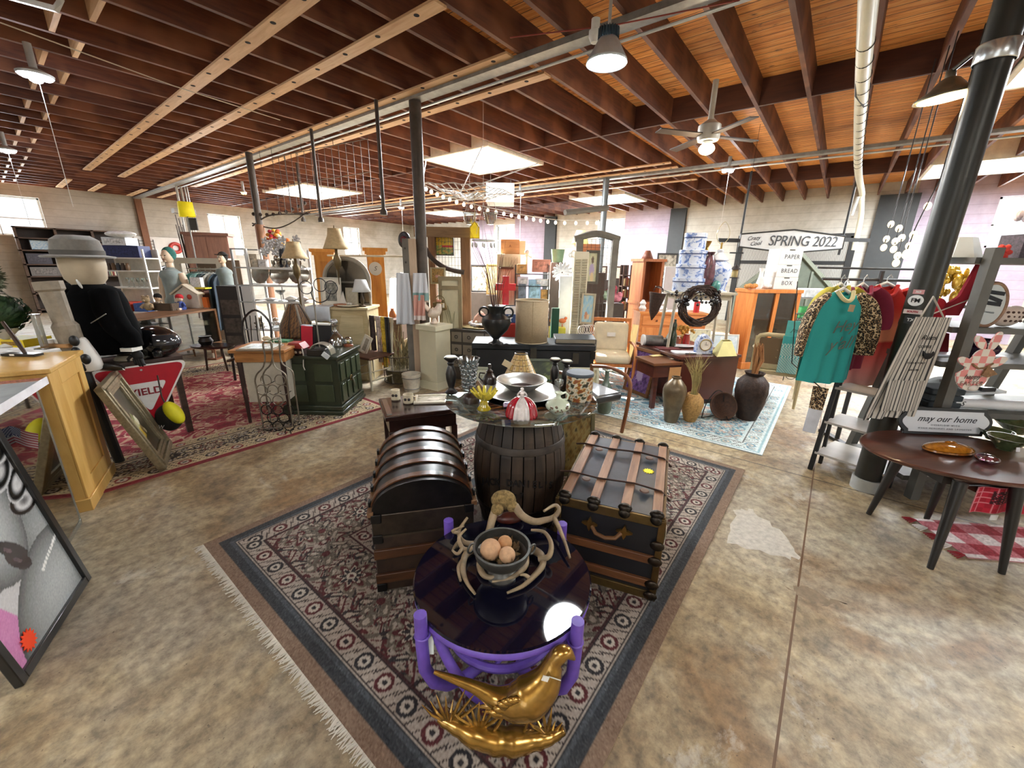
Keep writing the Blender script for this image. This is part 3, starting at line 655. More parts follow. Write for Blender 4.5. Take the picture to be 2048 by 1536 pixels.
for i in range(70):
    a=r.uniform(0,2*PI); q=.09*math.sqrt(r.random()); l=r.uniform(.012,.03); d=Vector((r.uniform(-1,1),r.uniform(-1,1),r.uniform(0,1))).normalized()*l; c=Vector((q*math.cos(a),q*math.sin(a),.105+r.uniform(0,.02))); n_=d.orthogonal().normalized()*l*.4
    b.add([c-d,c+n_,c+d,c-n_],[(0,1,2,3)])
one(b,'potpourri',mat('#5d4a2c',.8,var=.6,sc=25),'dried leaves and petals filling the pewter bowl','potpourri',bw.location,kind_='x') if False else tag(b.o('potpourri',mat('#5d4a2c',.8,var=.6,sc=25)),'dried leaves and petals filling the pewter bowl','potpourri',kind='stuff').__setattr__('location',bw.location)
# antlers: smooth tapering beams with tines; every point lies on the table's plane coordinates
M_ANT=mat('#8f7c60',.5,var=.4,sc=18); M_HIDE=mat('#8a7449',.95,var=.55,sc=60,bmp=.8)
def V3(px,py,z): return F(px,py,z)
def smoothp(P,n=6):
    out=[]
    for i in range(len(P)-1):
        p0=P[max(0,i-1)];p1=P[i];p2=P[i+1];p3=P[min(len(P)-1,i+2)]
        for k in range(n):
            t=k/n; out.append(.5*((2*p1)+(p2-p0)*t+(2*p0-5*p1+4*p2-p3)*t*t+(3*p1-p0-3*p2+p3)*t**3))
    return out+[P[-1]]
def antler(parent,org,beams,name='antler_beam',m=None):
    for pts,r0,r1 in beams:
        P=smoothp([Vector(V3(*p))-org for p in pts],5); n=len(P); B().tube(P,[r0+(r1-r0)*(i/(n-1))**1.3 for i in range(n)],10).o(name,m or M_ANT,parent)
# skull plate with both antlers, propped up behind the bowl
o0=F(1008,1062,TZ+.05); sk=thing('deer_antlers','deer antlers on a hide covered skull plate, propped behind the pewter bowl','antlers',o0)
zb=TZ
antler(sk,o0,[([(990,1022,zb+.10),(984,1040,zb+.07),(978,1062,zb+.035),(966,1085,zb+.02),(945,1088,zb+.02),(925,1082,zb+.03),(918,1062,zb+.05),(935,1035,zb+.09)],.02,.006),([(922,1080,zb+.03),(912,1090,zb+.03),(905,1100,zb+.02)],.011,.004),([(920,1066,zb+.045),(905,1062,zb+.06),(928,1052,zb+.09)],.009,.004),
 ([(1030,1012,zb+.11),(1045,1032,zb+.085),(1068,1043,zb+.06),(1090,1040,zb+.06),(1108,1034,zb+.07),(1118,1020,zb+.10),(1110,1010,zb+.125),(1088,1022,zb+.135)],.02,.006),([(1108,1035,zb+.07),(1118,1055,zb+.06),(1130,1085,zb+.045),(1140,1116,zb+.025)],.012,.005)])
b=B(); b.ball(F(1007,1000,zb+.13)-o0,(.062,.04,.058),14,10,rz=CR,rx=.3); b.ball(F(995,1018,zb+.11)-o0,(.035,.03,.03),10,8); b.ball(F(1024,1012,zb+.11)-o0,(.03,.03,.03),10,8); b.o('hide_plate',M_HIDE,sk)
# loose antler left / right around the bowl
o1=F(945,1100,TZ+.03); al=thing('shed_antler','loose branching antler lying left of the pewter bowl','antler',o1)
antler(al,o1,[([(965,1092,zb+.02),(945,1098,zb+.03),(930,1112,zb+.025),(926,1140,zb+.02),(934,1165,zb+.015),(950,1188,zb+.012)],.019,.005),([(940,1100,zb+.03),(925,1096,zb+.04),(918,1075,zb+.06),(932,1058,zb+.075)],.012,.005),([(925,1096,zb+.04),(915,1108,zb+.04),(904,1100,zb+.05)],.009,.004),([(928,1118,zb+.025),(917,1135,zb+.02),(921,1162,zb+.012)],.011,.005)])
o2=F(1075,1110,TZ+.03); ar=thing('shed_antler','loose branching antler lying right of the pewter bowl','antler',o2)
antler(ar,o2,[([(1062,1098,zb+.02),(1082,1110,zb+.03),(1085,1130,zb+.025),(1068,1152,zb+.02),(1045,1172,zb+.015),(1014,1186,zb+.012)],.018,.005),([(1078,1118,zb+.03),(1098,1112,zb+.05),(1102,1086,zb+.075),(1088,1064,zb+.09),(1062,1060,zb+.095)],.014,.005),([(1060,1157,zb+.018),(1050,1150,zb+.03),(1040,1150,zb+.035)],.009,.004)])
o3=F(980,1140,TZ+.02); af=thing('shed_antler','small curved antler lying in front of the pewter bowl','antler',o3)
antler(af,o3,[([(962,1112,zb+.035),(960,1135,zb+.02),(970,1152,zb+.016),(990,1154,zb+.016),(998,1142,zb+.03)],.016,.005),([(1052,1105,zb+.02),(1052,1130,zb+.02),(1035,1148,zb+.016),(1010,1160,zb+.014),(984,1163,zb+.012)],.013,.005)])
# gourd / red dried thing
gp=F(1020,1045,TZ); one(B().ball((0,0,.028),(.07,.035,.028),16,10,rz=CR+.2),'dried_pod',mat('#4a1c12',.4,var=.4,sc=30),'dark red dried pod lying behind the pewter bowl','pod',gp)
# --- golden pheasant plaque leaning on the table
gp=F(990,1476,.012); s=S(gp+Vector((0,0,.15))); ph=thing('pheasant_figure','glossy gold pheasant plaque leaning against the purple table','figure',gp,rot=(-.06,0,CR))
M_GOLD=mat('#a07a34',.27,.75,var=.35,sc=22,coat=.6)
def g(px,py): return ((px-985)*s*1.02,(1470-py)*s*1.16)
def gp3(px,py,y=0): return PL(px,py,ph,y)
# body, neck, head, tail as one skin of cross-sections
b=B(); sp=[((868,1342),.006),((900,1352),.011),((950,1368),.018),((990,1384),.03),((1025,1388),.052),((1058,1377),.062),((1085,1358),.052),((1100,1336),.036),((1108,1318),.026),((1120,1306),.025),((1132,1303),.021),((1142,1312),.012),((1149,1320),.004)]
b.tube(smoothp([gp3(*p,-.02-q*.4) for p,q in sp],4),[1.14*np.interp(i/4,range(len(sp)),[q for _,q in sp]) for i in range(4*(len(sp)-1)+1)],14); b.o('body',M_GOLD,ph)
b=B()
for k in range(9):
    a=k/8; p=gp3(995+70*a,1392-26*math.sin(a*2.2),-.075); b.ball(p,(.03,.012,.016),10,6,ry=.35-.5*a)
for k in range(6): p=gp3(1008+44*k/5,1372-9*math.sin(k/5*2.4),-.08); b.ball(p,(.024,.012,.013),10,6,ry=.3-.5*k/5)
b.o('wing',M_GOLD,ph)
b=B()
for p0,p1 in(((1000,1395),(952,1402)),((1010,1402),(965,1412)),((1020,1408),(978,1420))): b.tube([gp3(*p0,-.045),gp3(*p1,-.03)],[.016,.003],8)
each(b,'wing_tip',M_GOLD,ph)
b=B()
for p in(((1010,1405),(1000,1425),(990,1440)),((1048,1405),(1055,1425),(1048,1442))): b.tube([gp3(*q,-.04) for q in p],[.009,.006,.006],8)
each(b,'leg',M_GOLD,ph)
b=B(); r=random.Random(11); P=smoothp([gp3(878,1428,-.02),gp3(915,1438,-.03),gp3(960,1452,-.04),gp3(1010,1460,-.04),gp3(1060,1462,-.03),gp3(1100,1462,-.02),gp3(1128,1452,-.015)],5); b.tube(P,[max(.014,.046*math.sin(PI*(i+3)/(len(P)+5))+r.uniform(-.004,.004)) for i in range(len(P))],12); b.o('log_base',M_GOLD,ph,smooth=60)
b=B()
for x0,y0,n_,sp_ in((890,1428,8,34),(950,1440,7,40),(1085,1448,6,26)):
    for k in range(n_): a=(k-(n_-1)/2)/n_*2.2; l=sp_*r.uniform(.9,2.0); b.tube([gp3(x0+k*3,y0,-.03),gp3(x0+k*3+math.sin(a)*l*.5,y0-math.cos(a)*l*.6,-.045),gp3(x0+k*3+math.sin(a)*l,y0-math.cos(a)*l*.95,-.03)],[.007,.006,.001],6)
each(b,'grass_blade',M_GOLD,ph)
B().tube([gp3(1095,1325,-.075),gp3(1118,1332,-.075)],.0018,5).o('tag_string',mat('#d9d9d2',.8),ph); B().box(gp3(1088,1326,-.08),(.022,.003,.02),ry=.3).o('price_tag',mat('#eceae2',.7),ph)
# ================= ON THE GLASS TOP =================
def vase(name,label,cat,px,py,z,ptop,w,prof,m,n=28,part='body',wob=None,sx=1,sy=1,**k):
    """turned vessel: prof in unit radius / unit height, w = full width in photo pixels, ptop = pixel row of its rim"""
    t,s=T(name,label,cat,px,py,z,**k); h=hgt(px,ptop,t)
    B().lathe([(r*w*s/2,v*h) for r,v in prof],n,wob=wob,sx=sx,sy=sy).o(part,m,t,smooth=50); return t,s,h
M_CRY=crystal('#eef5f5'); M_BRN=mat('#2a1c15',.35,coat=.4); M_EBN=mat('#15110f',.4,coat=.2)
t,s,h=vase('crystal_vase','tall clear pressed glass vase with flared scalloped rim on the glass top','vase',938,781,GT,716,44,[(.45,0),(.5,.03),(.52,.3),(.6,.6),(.8,.86),(1,1),(.93,1),(.72,.85),(.52,.6),(.44,.08),(0,.06)],M_CRY,36,wob=lambda a,z:.05*math.sin(a*14)*(1 if z>.01 else 0))
b=B()
for i in range(10):
    for j in range(6): a=2*PI*(i+(j%2)/2)/10; z=h*(.15+.13*j); q=np.interp(z/h,[0,.3,.6,.86,1],[.5,.52,.6,.8,1])*22*s; b.ball((q*math.cos(a),q*math.sin(a),z),s*4.2,8,5)
b.o('cut_pattern',M_CRY,t)['kind']='stuff'
t,s,h=vase('oil_lamp_pot','squat dark brown pottery pot left of the yellow glass compote','pot',943,806,GT,770,34,[(.7,0),(.95,.05),(1,.3),(.85,.45),(.45,.55),(.35,.62),(.3,.72),(.36,.78),(.3,.95),(.2,1),(0,1)],M_BRN)
M_AMB=mat('#a8940f',.08,coat=1.,var=.3)
t,s,h=vase('glass_compote','yellow glass compote with a ruffled petal bowl on the glass top','compote',968,818,GT,776,30,[(.92,0),(.95,.05),(.6,.2),(.42,.42),(.5,.5),(0,.5)],M_AMB,part='foot')
b=B()
for i in range(12):
    a=2*PI*i/12; c,q=math.cos(a),math.sin(a); b.tube([(c*s*7,q*s*7,h*.48),(c*s*16,q*s*16,h*.66),(c*s*27,q*s*27,h*.92)],[s*3,s*5,s*3.5],8,flat=.4)
each(b,'petal',mat('#d0c24a',.08,coat=1.,var=.25),t)
M_PEWL=mat('#b4b2ac',.34,.8,var=.2,sc=8)
t,s=T('serving_tray','wide pewter tray under the large metal bowl on the glass top','tray',1043,786,GT); q=77*s
B().lathe([(0,0),(.7*q,0),(.74*q,.004),(.98*q,.018),(1*q,.02),(1*q,.024),(.97*q,.023),(.72*q,.009),(0,.007)],64).o('tray',M_PEWL,t)
t,s=T('metal_bowl','large shallow pewter bowl sitting on the wide tray','bowl',1043,779,GT+.008); q=50*s
B().lathe([(0,0),(.45*q,0),(.62*q,.02),(.9*q,.055),(1*q,.068),(1*q,.073),(.94*q,.071),(.8*q,.048),(.5*q,.016),(0,.013)],64).o('bowl',M_PEWL,t); B().lathe([(0,0.0145),(.45*q,.0165),(.5*q,.0195)],48,cap=False).o('dark_bottom',mat('#3b2a27',.3,.3),t)
# red and white glass lady bell
t,s=T('glass_figurine','red and white glass figurine of a lady in a wide skirt','figurine',1043,831,GT); h=hgt(1043,775,t); n=32; R=31*s
M_RG=mat('#a3162a',.12,coat=1.,var=.2,sc=40); M_WG=mat('#dfd8d6',.12,coat=1.,var=.12,sc=40)
def skirt(c0,c1,m,nm):
    b=B(); prof_=[(1,0),(.98,.12),(.86,.38),(.62,.56),(.3,.66),(.16,.7)]
    b.grid(lambda u,v:(lambda a,z:(np.interp(z,[p[1] for p in prof_],[p[0] for p in prof_])*R*(1+.045*math.sin(a*20))*math.cos(a),np.interp(z,[p[1] for p in prof_],[p[0] for p in prof_])*R*(1+.045*math.sin(a*20))*math.sin(a),z*h))(c0+(c1-c0)*u,.7*v),24,12); b.o(nm,m,t,solid=.003)
for k in range(3): skirt(-PI/2-.55+2*PI*k/3,-PI/2+.55+2*PI*k/3,M_WG,'white_skirt_panel'); skirt(-PI/2+.55+2*PI*k/3,-PI/2-.55+2*PI*(k+1)/3,M_RG,'red_skirt_panel')
b=B(); b.lathe([(.16*R,.68*h),(.12*R,.74*h),(.2*R,.82*h),(.17*R,.86*h),(.06*R,.88*h),(.06*R,.9*h)],16); b.ball((0,0,.94*h),(.12*R,.12*R,.06*h),12,8); b.tube([(-.18*R,0,.83*h),(-.3*R,-.1*R,.75*h),(-.1*R,-.22*R,.72*h)],[.06*R,.05*R,.04*R],8); b.tube([(.18*R,0,.83*h),(.3*R,-.1*R,.75*h),(.1*R,-.22*R,.72*h)],[.06*R,.05*R,.04*R],8); b.o('lady_bust',M_WG,t)
t,s=T('scent_sachet','small purple and white packet left of the red glass figurine','packet',1022,814,GT); b=B().grid(lambda u,v:((u-.5)*30*s,(v-.5)*18*s,.012+.016*math.sin(PI*u)*math.sin(PI*v)),8,6); b.o('packet',mat('#c9b9d8',.35,var=.1),t,solid=.01); B().box((-6*s,-3*s,.029),(14*s,8*s,.003)).o('purple_label',mat('#5f3c8f',.4),t)
# pale green jug
t,s,h=vase('porcelain_jug','small pale green jug with painted flowers near the edge of the glass top','jug',1115,825,GT,784,50,[(.5,0),(.55,.04),(.95,.25),(1,.38),(.85,.52),(.4,.66),(.2,.74),(.17,.88),(.3,.97),(.33,1),(.22,1),(.1,.88),(0,.86)],mat('#cfdcc6',.18,coat=.6,var=.05))
B().tube([(4*s,0,.9*h),(14*s,0,1.0*h),(20*s,0,.85*h),(17*s,0,.66*h),(9*s,0,.62*h)],2.3*s,8).o('handle',mat('#cfdcc6',.18,coat=.6,var=.05),t)
b=B(); r=random.Random(2)
for i in range(16): a=-PI/2+r.uniform(-.8,.8); z=h*r.uniform(.15,.45); q=25*s*np.interp(z/h,[0,.25,.38,.52],[.55,.95,1,.85]); b.ball((q*math.cos(a),q*math.sin(a),z),s*r.uniform(1.5,3),6,4)
b.o('painted_flowers',mat('#6a5a4a',.4,var=.8,sc=60),t)['kind']='stuff'
# decorated canister
t,s=T('round_tin','round tin printed with figures under a slate blue lid','tin',1157,797,GT); h=hgt(1157,746,t); R=26*s
def tinc(u,v):
    f=fnz(u*22,v*8,1.)+.5*fnz(u*60,v*20,1.,3); c='#d8d0bd'
    if f>.35: c='#8a4a22'
    elif f>.12: c='#b98b3e'
    elif f<-.55: c='#2e2720'
    elif f<-.3: c='#4f5a3a'
    return hx(c)
b=B().grid(lambda u,v:(R*math.cos(2*PI*u),R*math.sin(2*PI*u),h*v),150,40,tinc); b.o('printed_side',painted(.35),t); B().lathe([(0,0),(R*.99,0)],32).o('base',mat('#3a3a3a',.4),t)
B().lathe([(R*1.03,h*.93),(R*1.04,h*.95),(R*1.04,h*1.02),(R*1.0,h*1.05),(0,h*1.06)],40).o('lid',mat('#46505a',.45,.2),t)
# patterned lampshade standing on the glass
t,s=T('lamp_shade','cone lamp shade of amber patterned panels behind the metal bowl','lamp shade',1041,757,GT); h=hgt(1041,707,t); R0,R1=36*s,12*s
def shc(u,v):
    a=(u*22)%1; e=(v*5)%1
    if a<.1 or e<.08: return hx('#3b2413')
    return hx('#d7b26a') if (int(u*22)+int(v*5))%2 else hx('#a8743a') if .3<a<.75 and .3<e<.7 else hx('#e0c488')
b=B().grid(lambda u,v:((R0+(R1-R0)*v)*math.cos(2*PI*u),(R0+(R1-R0)*v)*math.sin(2*PI*u),h*v),176,60,shc); b.o('panels',painted(.3,coat=.5),t); B().ring(R1,.004,(0,0,h),32,8).o('top_ring',mat('#2c1e14',.4,.6),t); B().ring(R0,.004,(0,0,.004),48,8).o('bottom_ring',mat('#2c1e14',.4,.6),t)
B().box((-26*s,-12*s,h*.62),(20*s,.003,12*s),ry=.5).o('price_tag',mat('#d9c9a4',.7),t)
# turned dark candle holders
CP=[(.9,0),(1,.03),(.6,.1),(.42,.16),(.5,.2),(.75,.4),(.8,.55),(.55,.72),(.4,.78),(.55,.83),(.4,.87),(.95,.95),(1,.98),(1,1),(0,1)]
for px,py,pt_,w,lab in((903,786,714,26,'tall ebony candle holder at the left edge of the glass top'),(1108,771,718,22,'ebony candle holder beside the printed tin, left of the pair'),(1131,777,722,23,'ebony candle holder beside the printed tin, right of the pair')):
    t,s,h=vase('candle_holder',lab,'candle holder',px,py,GT,pt_,w,CP,M_EBN,group='ebony candle holders on the glass top'); B().lathe([(0,h+.0005),(w*s*.4,h+.0005),(w*s*.4,h+.006),(0,h+.006)],24).o('candle_stub',mat('#d9d4c4',.4),t)
t,s,h=vase('cruet_jug','small brown pottery cruet with a stopper beside the crystal vase','cruet',979,772,GT,728,28,[(.8,0),(1,.15),(.95,.35),(.6,.55),(.4,.62),(.5,.68),(.3,.74),(.2,.8),(.28,.88),(.2,1),(0,1)],M_BRN)
B().tube([(-9*s,0,.58*h),(-19*s,0,.6*h),(-21*s,0,.4*h),(-13*s,0,.2*h)],1.8*s,8).o('handle',M_BRN,t)
t,s,h=vase('dessert_glass','little clear footed dessert glass by the ebony candle holders','glass',1117,786,GT,760,20,[(.6,0),(.6,.05),(.12,.12),(.12,.4),(.8,.6),(1,1),(.95,1),(.7,.6),(0,.5)],M_CRY)
# ================= BEHIND THE BARREL: LOW TABLE, BLACK CHEST =================
M_MAH=wood('#1e1210','#3a211b',.25,0,2.5,9,coat=.5)
p0,p1=F(757,797,.55),F(770,835,.55); p2=F(935,852,.55); ang_=math.atan2((p0-p1).y,(p0-p1).x)-PI/2; lw=.60; ld=(p0-p1).length
lt=thing('low_table','low dark mahogany table behind the domed trunk','table',(p1.x,p1.y,0),ang_)
B().bx(0,lw,0,ld,.51,.55).o('tabletop',M_MAH,lt,bev=.006); B().bx(.03,lw-.03,.03,ld-.03,.39,.51).o('apron',M_MAH,lt)
b=B()
for y in(.04,ld-.04):
    for x in(.05,lw-.05): b.box((x,y,.2),(.05,.05,.4))
each(b,'leg',M_MAH,lt)
b=B(); b.bx(.02,.06,.05,ld-.05,.551,.555); b.o('chrome_inlay',mat('#a9a39a',.2,.8),lt)
LZ=.5505
def mug(px,py,w,pt_,lab,z=LZ):
    t,s,h=vase('stoneware_mug',lab,'mug',px,py,z,pt_,w,[(.85,0),(.9,.04),(1,.15),(.96,.85),(1,1),(.88,1),(.84,.2),(0,.12)],mat('#d9cfb4',.3,coat=.3,var=.06))
    B().lathe([(w*s*.505,h*.04),(w*s*.51,h*.1)],28,cap=False).o('brown_band',mat('#3a2a20',.4),t); b=B()
    for a in(-1.9,-1.2): b.ball((w*s*.5*math.cos(a),w*s*.5*math.sin(a),h*.55),(s*3,s*3,s*3),8,5)
    each(b,'painted_motif',mat('#2c2320',.4),t); return t,s,h
mug(792,800,18,779,'tall cream stoneware mug on the low dark table')
t,s,h=mug(817,806,21,788,'short cream stoneware cup on the low dark table, right of the tall mug'); B().tube([(9*s,0,.8*h),(15*s,0,.7*h),(14*s,0,.35*h),(9*s,0,.25*h)],1.6*s,8).o('handle',mat('#d9cfb4',.3),t)
def frame(t,w,h,fw,fm,pm,d=.02,matw=0,mm=None,lin=None):
    """picture frame standing in the local xz plane, bottom edge on z=0"""
    b=B()
    for x in(-w/2+fw/2,w/2-fw/2): b.box((x,0,h/2),(fw,d,h))
    for z in(fw/2,h-fw/2): b.box((0,0,z),(w-2*fw,d*.98,fw))
    b.o('frame',fm,t,bev=min(.004,fw*.2))
    if matw: B().box((0,d*.1,h/2),(w-2*fw,d*.3,h-2*fw)).o('mount',mm or mat('#e3dccb',.8),t)
    q=fw+matw
    if callable(pm): b=B().grid(lambda u,v:((u-.5)*(w-2*q),-d*.12,q+v*(h-2*q)),60,60,pm); b.o('picture',painted(.5),t)
    else: B().box((0,-d*.1,h/2),(w-2*q,d*.1,h-2*q)).o('picture',pm,t)
def art(cols,s=1.,o=0,fl=None):
    cs=[hx(c) for c in cols]
    def f(u,v):
        n=(fnz(u*7*s,v*7*s,1.,o)+.5*fnz(u*19*s,v*17*s,1.,o+4))/1.5; k=min(len(cs)-1.001,max(0,(n+.8)/1.6*(len(cs)-1))); i=int(k); c=lerp(cs[i],cs[i+1],k-i)
        if fl:
            for (cu,cv,r_,cc) in fl:
                if ((u-cu)**2+((v-cv)*1.1)**2)**.5<r_*(1+.35*fnz(u*30,v*30,1.,o)): c=hx(cc)
        return c
    return f
t=thing('framed_print','pale framed print lying flat on the low dark table','picture',F(868,806,LZ+.012),0,rot=(-PI/2,0,ang_-.25)); s=S(t.location)
frame(t,80*s,52*s,6*s,mat('#d5cdb8',.5),art(['#8d8a75','#c9bfa4','#a79c80','#5d5a4a'],1.3,2,[(.5,.5,.2,'#d9cfb8')]),.02)
# black chest
p0,p1=F(945,686,.72),F(1190,691,.72); ca=math.atan2((p1-p0).y,(p1-p0).x); cw=(p1-p0).length
M_CH=mat('#121316',.5,var=.5,sc=6)
ch=thing('black_chest','long battered black storage chest behind the barrel','chest',(p0.x,p0.y,0),ca)
B().bx(0,cw,0,.50,0,.64).o('body',M_CH,ch,bev=.008); B().bx(-.012,cw+.012,-.012,.512,.645,.72).o('lid',mat('#1e2226',.38,var=.5,sc=5),ch,bev=.01)
b=B()
for x in(.02,cw-.02): b.bx(x-.03,x+.03,-.018,.0,0,.1); b.bx(x-.03,x+.03,-.018,.0,.54,.64)
each(b,'corner_guard',mat('#2d2c2a',.4,.7),ch)
b=B(); b.bx(cw-.28,cw-.2,-.03,-.008,.48,.62); b.bx(cw*.5-.04,cw*.5+.04,-.03,-.008,.52,.68); each(b,'latch',mat('#57544c',.35,.8),ch)
B().tube([(cw+.005,.2,.3),(cw+.05,.22,.28),(cw+.05,.34,.28),(cw+.005,.36,.3)],.012,8).o('side_handle',mat('#3a2518',.6),ch)
CZ=.721
# drum lampshade on the chest
t,s=T('drum_lampshade','tall beige linen drum lampshade standing on the black chest','lamp shade',1062,683,CZ); h=hgt(1062,600,t); R=32*s
B().lathe([(R,0),(R*.985,h*.5),(R,h)],48,cap=False).o('linen_shade',mat('#a08d70',.85,var=.12,sc=60,bmp=.2),t,solid=.003); b=B(); b.ring(R,.006,(0,0,h),48,8); b.ring(R,.006,(0,0,.006),48,8); each(b,'rim_tape',mat('#b9a98c',.8),t); B().box((0,-R*1.002,h/2),(.006,.004,h*.98)).o('seam',mat('#8a7757',.8),t)
B().lathe([(R*.98,h*.93),(R*.2,h*.95),(0,h*.95)],32).o('diffuser',mat('#cfc6b2',.7),t)
# black urn with willow twigs
t,s,h=vase('black_urn','black two-handled urn holding bare twigs on the black chest','urn',992,688,CZ,611,58,[(.5,0),(.52,.03),(.25,.08),(.2,.14),(.35,.2),(.8,.38),(1,.55),(.95,.68),(.6,.76),(.48,.8),(.5,.92),(.62,.98),(.6,1),(.45,.98),(0,.9)],mat('#1d1f20',.35,.3,coat=.3,var=.3))
b=B()
for q in(-1,1):
    b.ring(9*s,2*s,(q*24*s,0,h*.83),20,8,'xz')
each(b,'handle',mat('#1d1f20',.35,.3),t)
b=B(); r=random.Random(9)
for i in range(22): a=r.uniform(-1,1); e=r.uniform(-.6,.6); l=h*r.uniform(.7,1.9); b.tube([(a*6*s,e*6*s,h*.9),(a*20*s,e*20*s,h+l*.5),(a*48*s+r.uniform(-4,4)*s,e*40*s,h+l)],[.004,.003,.0012],5)
b.o('twigs',mat('#5c3a30',.7),t)['kind']='stuff'
t,s=T('iron_scroll_stand','small black wrought iron scroll lying before the urn','ornament',1003,693,CZ); B().tube([(-18*s,0,2*s),(-10*s,0,6*s),(0,0,2*s),(10*s,0,5*s),(18*s,0,2*s)],2.2*s,8).o('scroll',M_EBN,t)
# big dark book / tray leaning at the right of the chest top
t,s=T('ornate_book','large dark ornate bound book lying on the right of the black chest','book',1148,684,CZ); b=B(); b.box((0,0,.045),(80*s,.26,.06),rx=.12); b.o('cover',mat('#23262b',.35,.4,var=.9,sc=30),t,bev=.004); B().box((0,-.012,.045),(77*s,.245,.045),rx=.12).o('pages',mat('#8b8270',.8),t)
# framed pictures leaning on the chest front
def leanpic(lab,px,py,w,h,fm,pm,tilt=-.18,fw=.03,z=0,rz=ca,name='framed_picture',d=.022,**k):
    t=thing(name,lab,'picture',F(px,py,z),0,rot=(tilt,0,rz)); frame(t,w,h,fw,fm,pm,d,**k); return t
off=Vector((math.sin(ca),-math.cos(ca),0))
def onchest(f,dist): p=Vector((p0.x,p0.y,0))+Vector((math.cos(ca),math.sin(ca),0))*cw*f+off*dist; return p
for f,w,h,lab,fm,pm in((.58,.60,.56,'dark green framed fan leaf print leaning on the black chest',mat('#4b5142',.5),art(['#2b3327','#38402f','#6d7a45'],1.2,5,[(.5,.4,.28,'#5d6a3c')])),(.92,.38,.46,'narrow pale framed print leaning at the right end of the black chest',mat('#b7b49c',.5),art(['#cfc9ae','#b5ab86','#8a7d55'],1.5,8)),(.06,.30,.44,'small grey green framed print leaning at the left end of the black chest',mat('#8d907c',.5),art(['#9aa08a','#b7b79f','#6f7160'],1.5,3))):
    t=thing('framed_picture',lab,'picture',onchest(f,.19)+Vector((0,0,.001)),0,rot=(-.28,0,ca)); frame(t,w,h,.035,fm,pm,.022)
pq=F(1172,925); t=thing('framed_picture','tall gilt framed brown print standing right of the barrel','picture',(2.72,1.42,.013),0,rot=(-.16,0,ca+.15)); frame(t,.30,.52,.035,mat('#6d6546',.4,.3),art(['#5d4a24','#8d6f35','#a8955a','#3d3420'],1.6,12),.022)
t,s=T('white_candlestick','white candle in a dark holder seen between the pedestal and the urn','candle',795-0+140,716,CZ-.1) if False else (None,0)
# ================= LEFT SIDE =================
# framed black-and-white portrait style poster
pA,pB=F(42,1372),F(176,1160); a=math.atan2((pB-pA).y,(pB-pA).x); w=(pB-pA).length+.02
def posterc(X,Y):
    u,v=X/w+.5,Y/1.15; img=np.empty(X.shape+(3,)); g=.62+.12*np.sin(u*3.1+1)+.1*np.sin(v*4+u*2); img[:]=g[...,None]
    def ell(cu,cv,ru,rv,ang=0): x=(u-cu)*math.cos(ang)+(v-cv)*math.sin(ang); y=-(u-cu)*math.sin(ang)+(v-cv)*math.cos(ang); return (x/ru)**2+(y/rv)**2
    def sh(cu,cv,ru,rv,ang,lo,hi):
        e=ell(cu,cv,ru,rv,ang); m=e<1; img[m]=(lo+(hi-lo)*(1-e[m])**.7)[:,None]*np.array([.97,1,1])
    img[v>.3]=.45; hr=(v>.55)|(u>.8); img[hr]=(.42+.28*np.sin(u[hr]*40+6*np.sin(v[hr]*14)))[:,None]
    sh(.88,.36,.34,.2,.3,.30,.62); sh(.64,.10,.52,.22,.25,.30,.74); put(img,(u<.40-.9*(v-.05))&(v<.36)&(ell(.64,.10,.52,.22,.25)>1),'#d98cc0')
    sh(.42,.60,.36,.32,-.35,.34,.80)
    for cu,cv,ru,rv,c in((.53,.385,.115,.036,'#241b1d'),(.53,.335,.095,.042,'#2b1f22'),(.52,.365,.09,.006,'#0f0c0d'),(.5,.395,.03,.012,'#5d4a4e'),(.52,.34,.035,.012,'#54454a'),(.40,.50,.03,.012,'#4a4646')): put(img,ell(cu,cv,ru,rv,-.5)<1,c)
    for i in range(12): put(img,ell(.66+.028*i,.225+.006*i,.013,.0085)<1,'#f2f2ee')
    for i in range(6):
        e=ell(.86+.05*math.sin(i*2.1),.50+.075*i,.16,.055,.3*math.sin(i)); m=e<1; img[m]=(.40+.42*np.sin(e[m]*7+i))[:,None]
    return np.clip(img+rng.normal(0,.02,X.shape)[...,None],0,1)
def edge_tilt(pb,px,py):
    """lean that carries an upright edge standing at pb through the photo point (px,py), leaning along n"""
    return None
nrm=Vector((math.sin(a),-math.cos(a),0))   # faces the aisle
best=None
for k in range(0,60):
    th=k*.01; d=(Vector((0,0,1))*math.cos(th)-nrm*math.sin(th)); q=pB+d*.75; v=q-EYE; x=1024+FPX*v.dot(RT)/v.dot(FW); y=768-FPX*v.dot(UP)/v.dot(FW); fx=176+(x-176)*(880-1160)/(y-1160)
    if best is None or abs(fx-0)<best[0]: best=(abs(fx),th)
pst=thing('framed_poster','black framed monochrome portrait poster with a pink patch and orange price star, left edge','poster',((pA+pB)/2)+Vector((0,0,.002)),0,rot=(-best[1],0,a))
b=B(); HP=1.22
for x in(-w/2+.02,w/2-.02): b.box((x,0,HP/2),(.04,.03,HP))
for z in(.02,HP-.02): b.box((0,0,z),(w-.08,.03,.04))
b.o('frame',mat('#121212',.3,coat=.4),pst,bev=.004)
o=ngrid('print',-w/2+.04,w/2-.04,.04,HP-.04,.006,posterc,painted(.25,'print',coat=.5),pst); o.rotation_euler=(PI/2,0,0)
b=B(); st=[]
for i in range(28): t_=2*PI*i/28; q=.05 if i%2 else .034; st.append((-.18+q*math.cos(t_),.10+q*math.sin(t_)))
b.prism(st,-.006,-.003,'xz'); b.o('price_star',mat('#f4481d',.6,var=.04),pst)
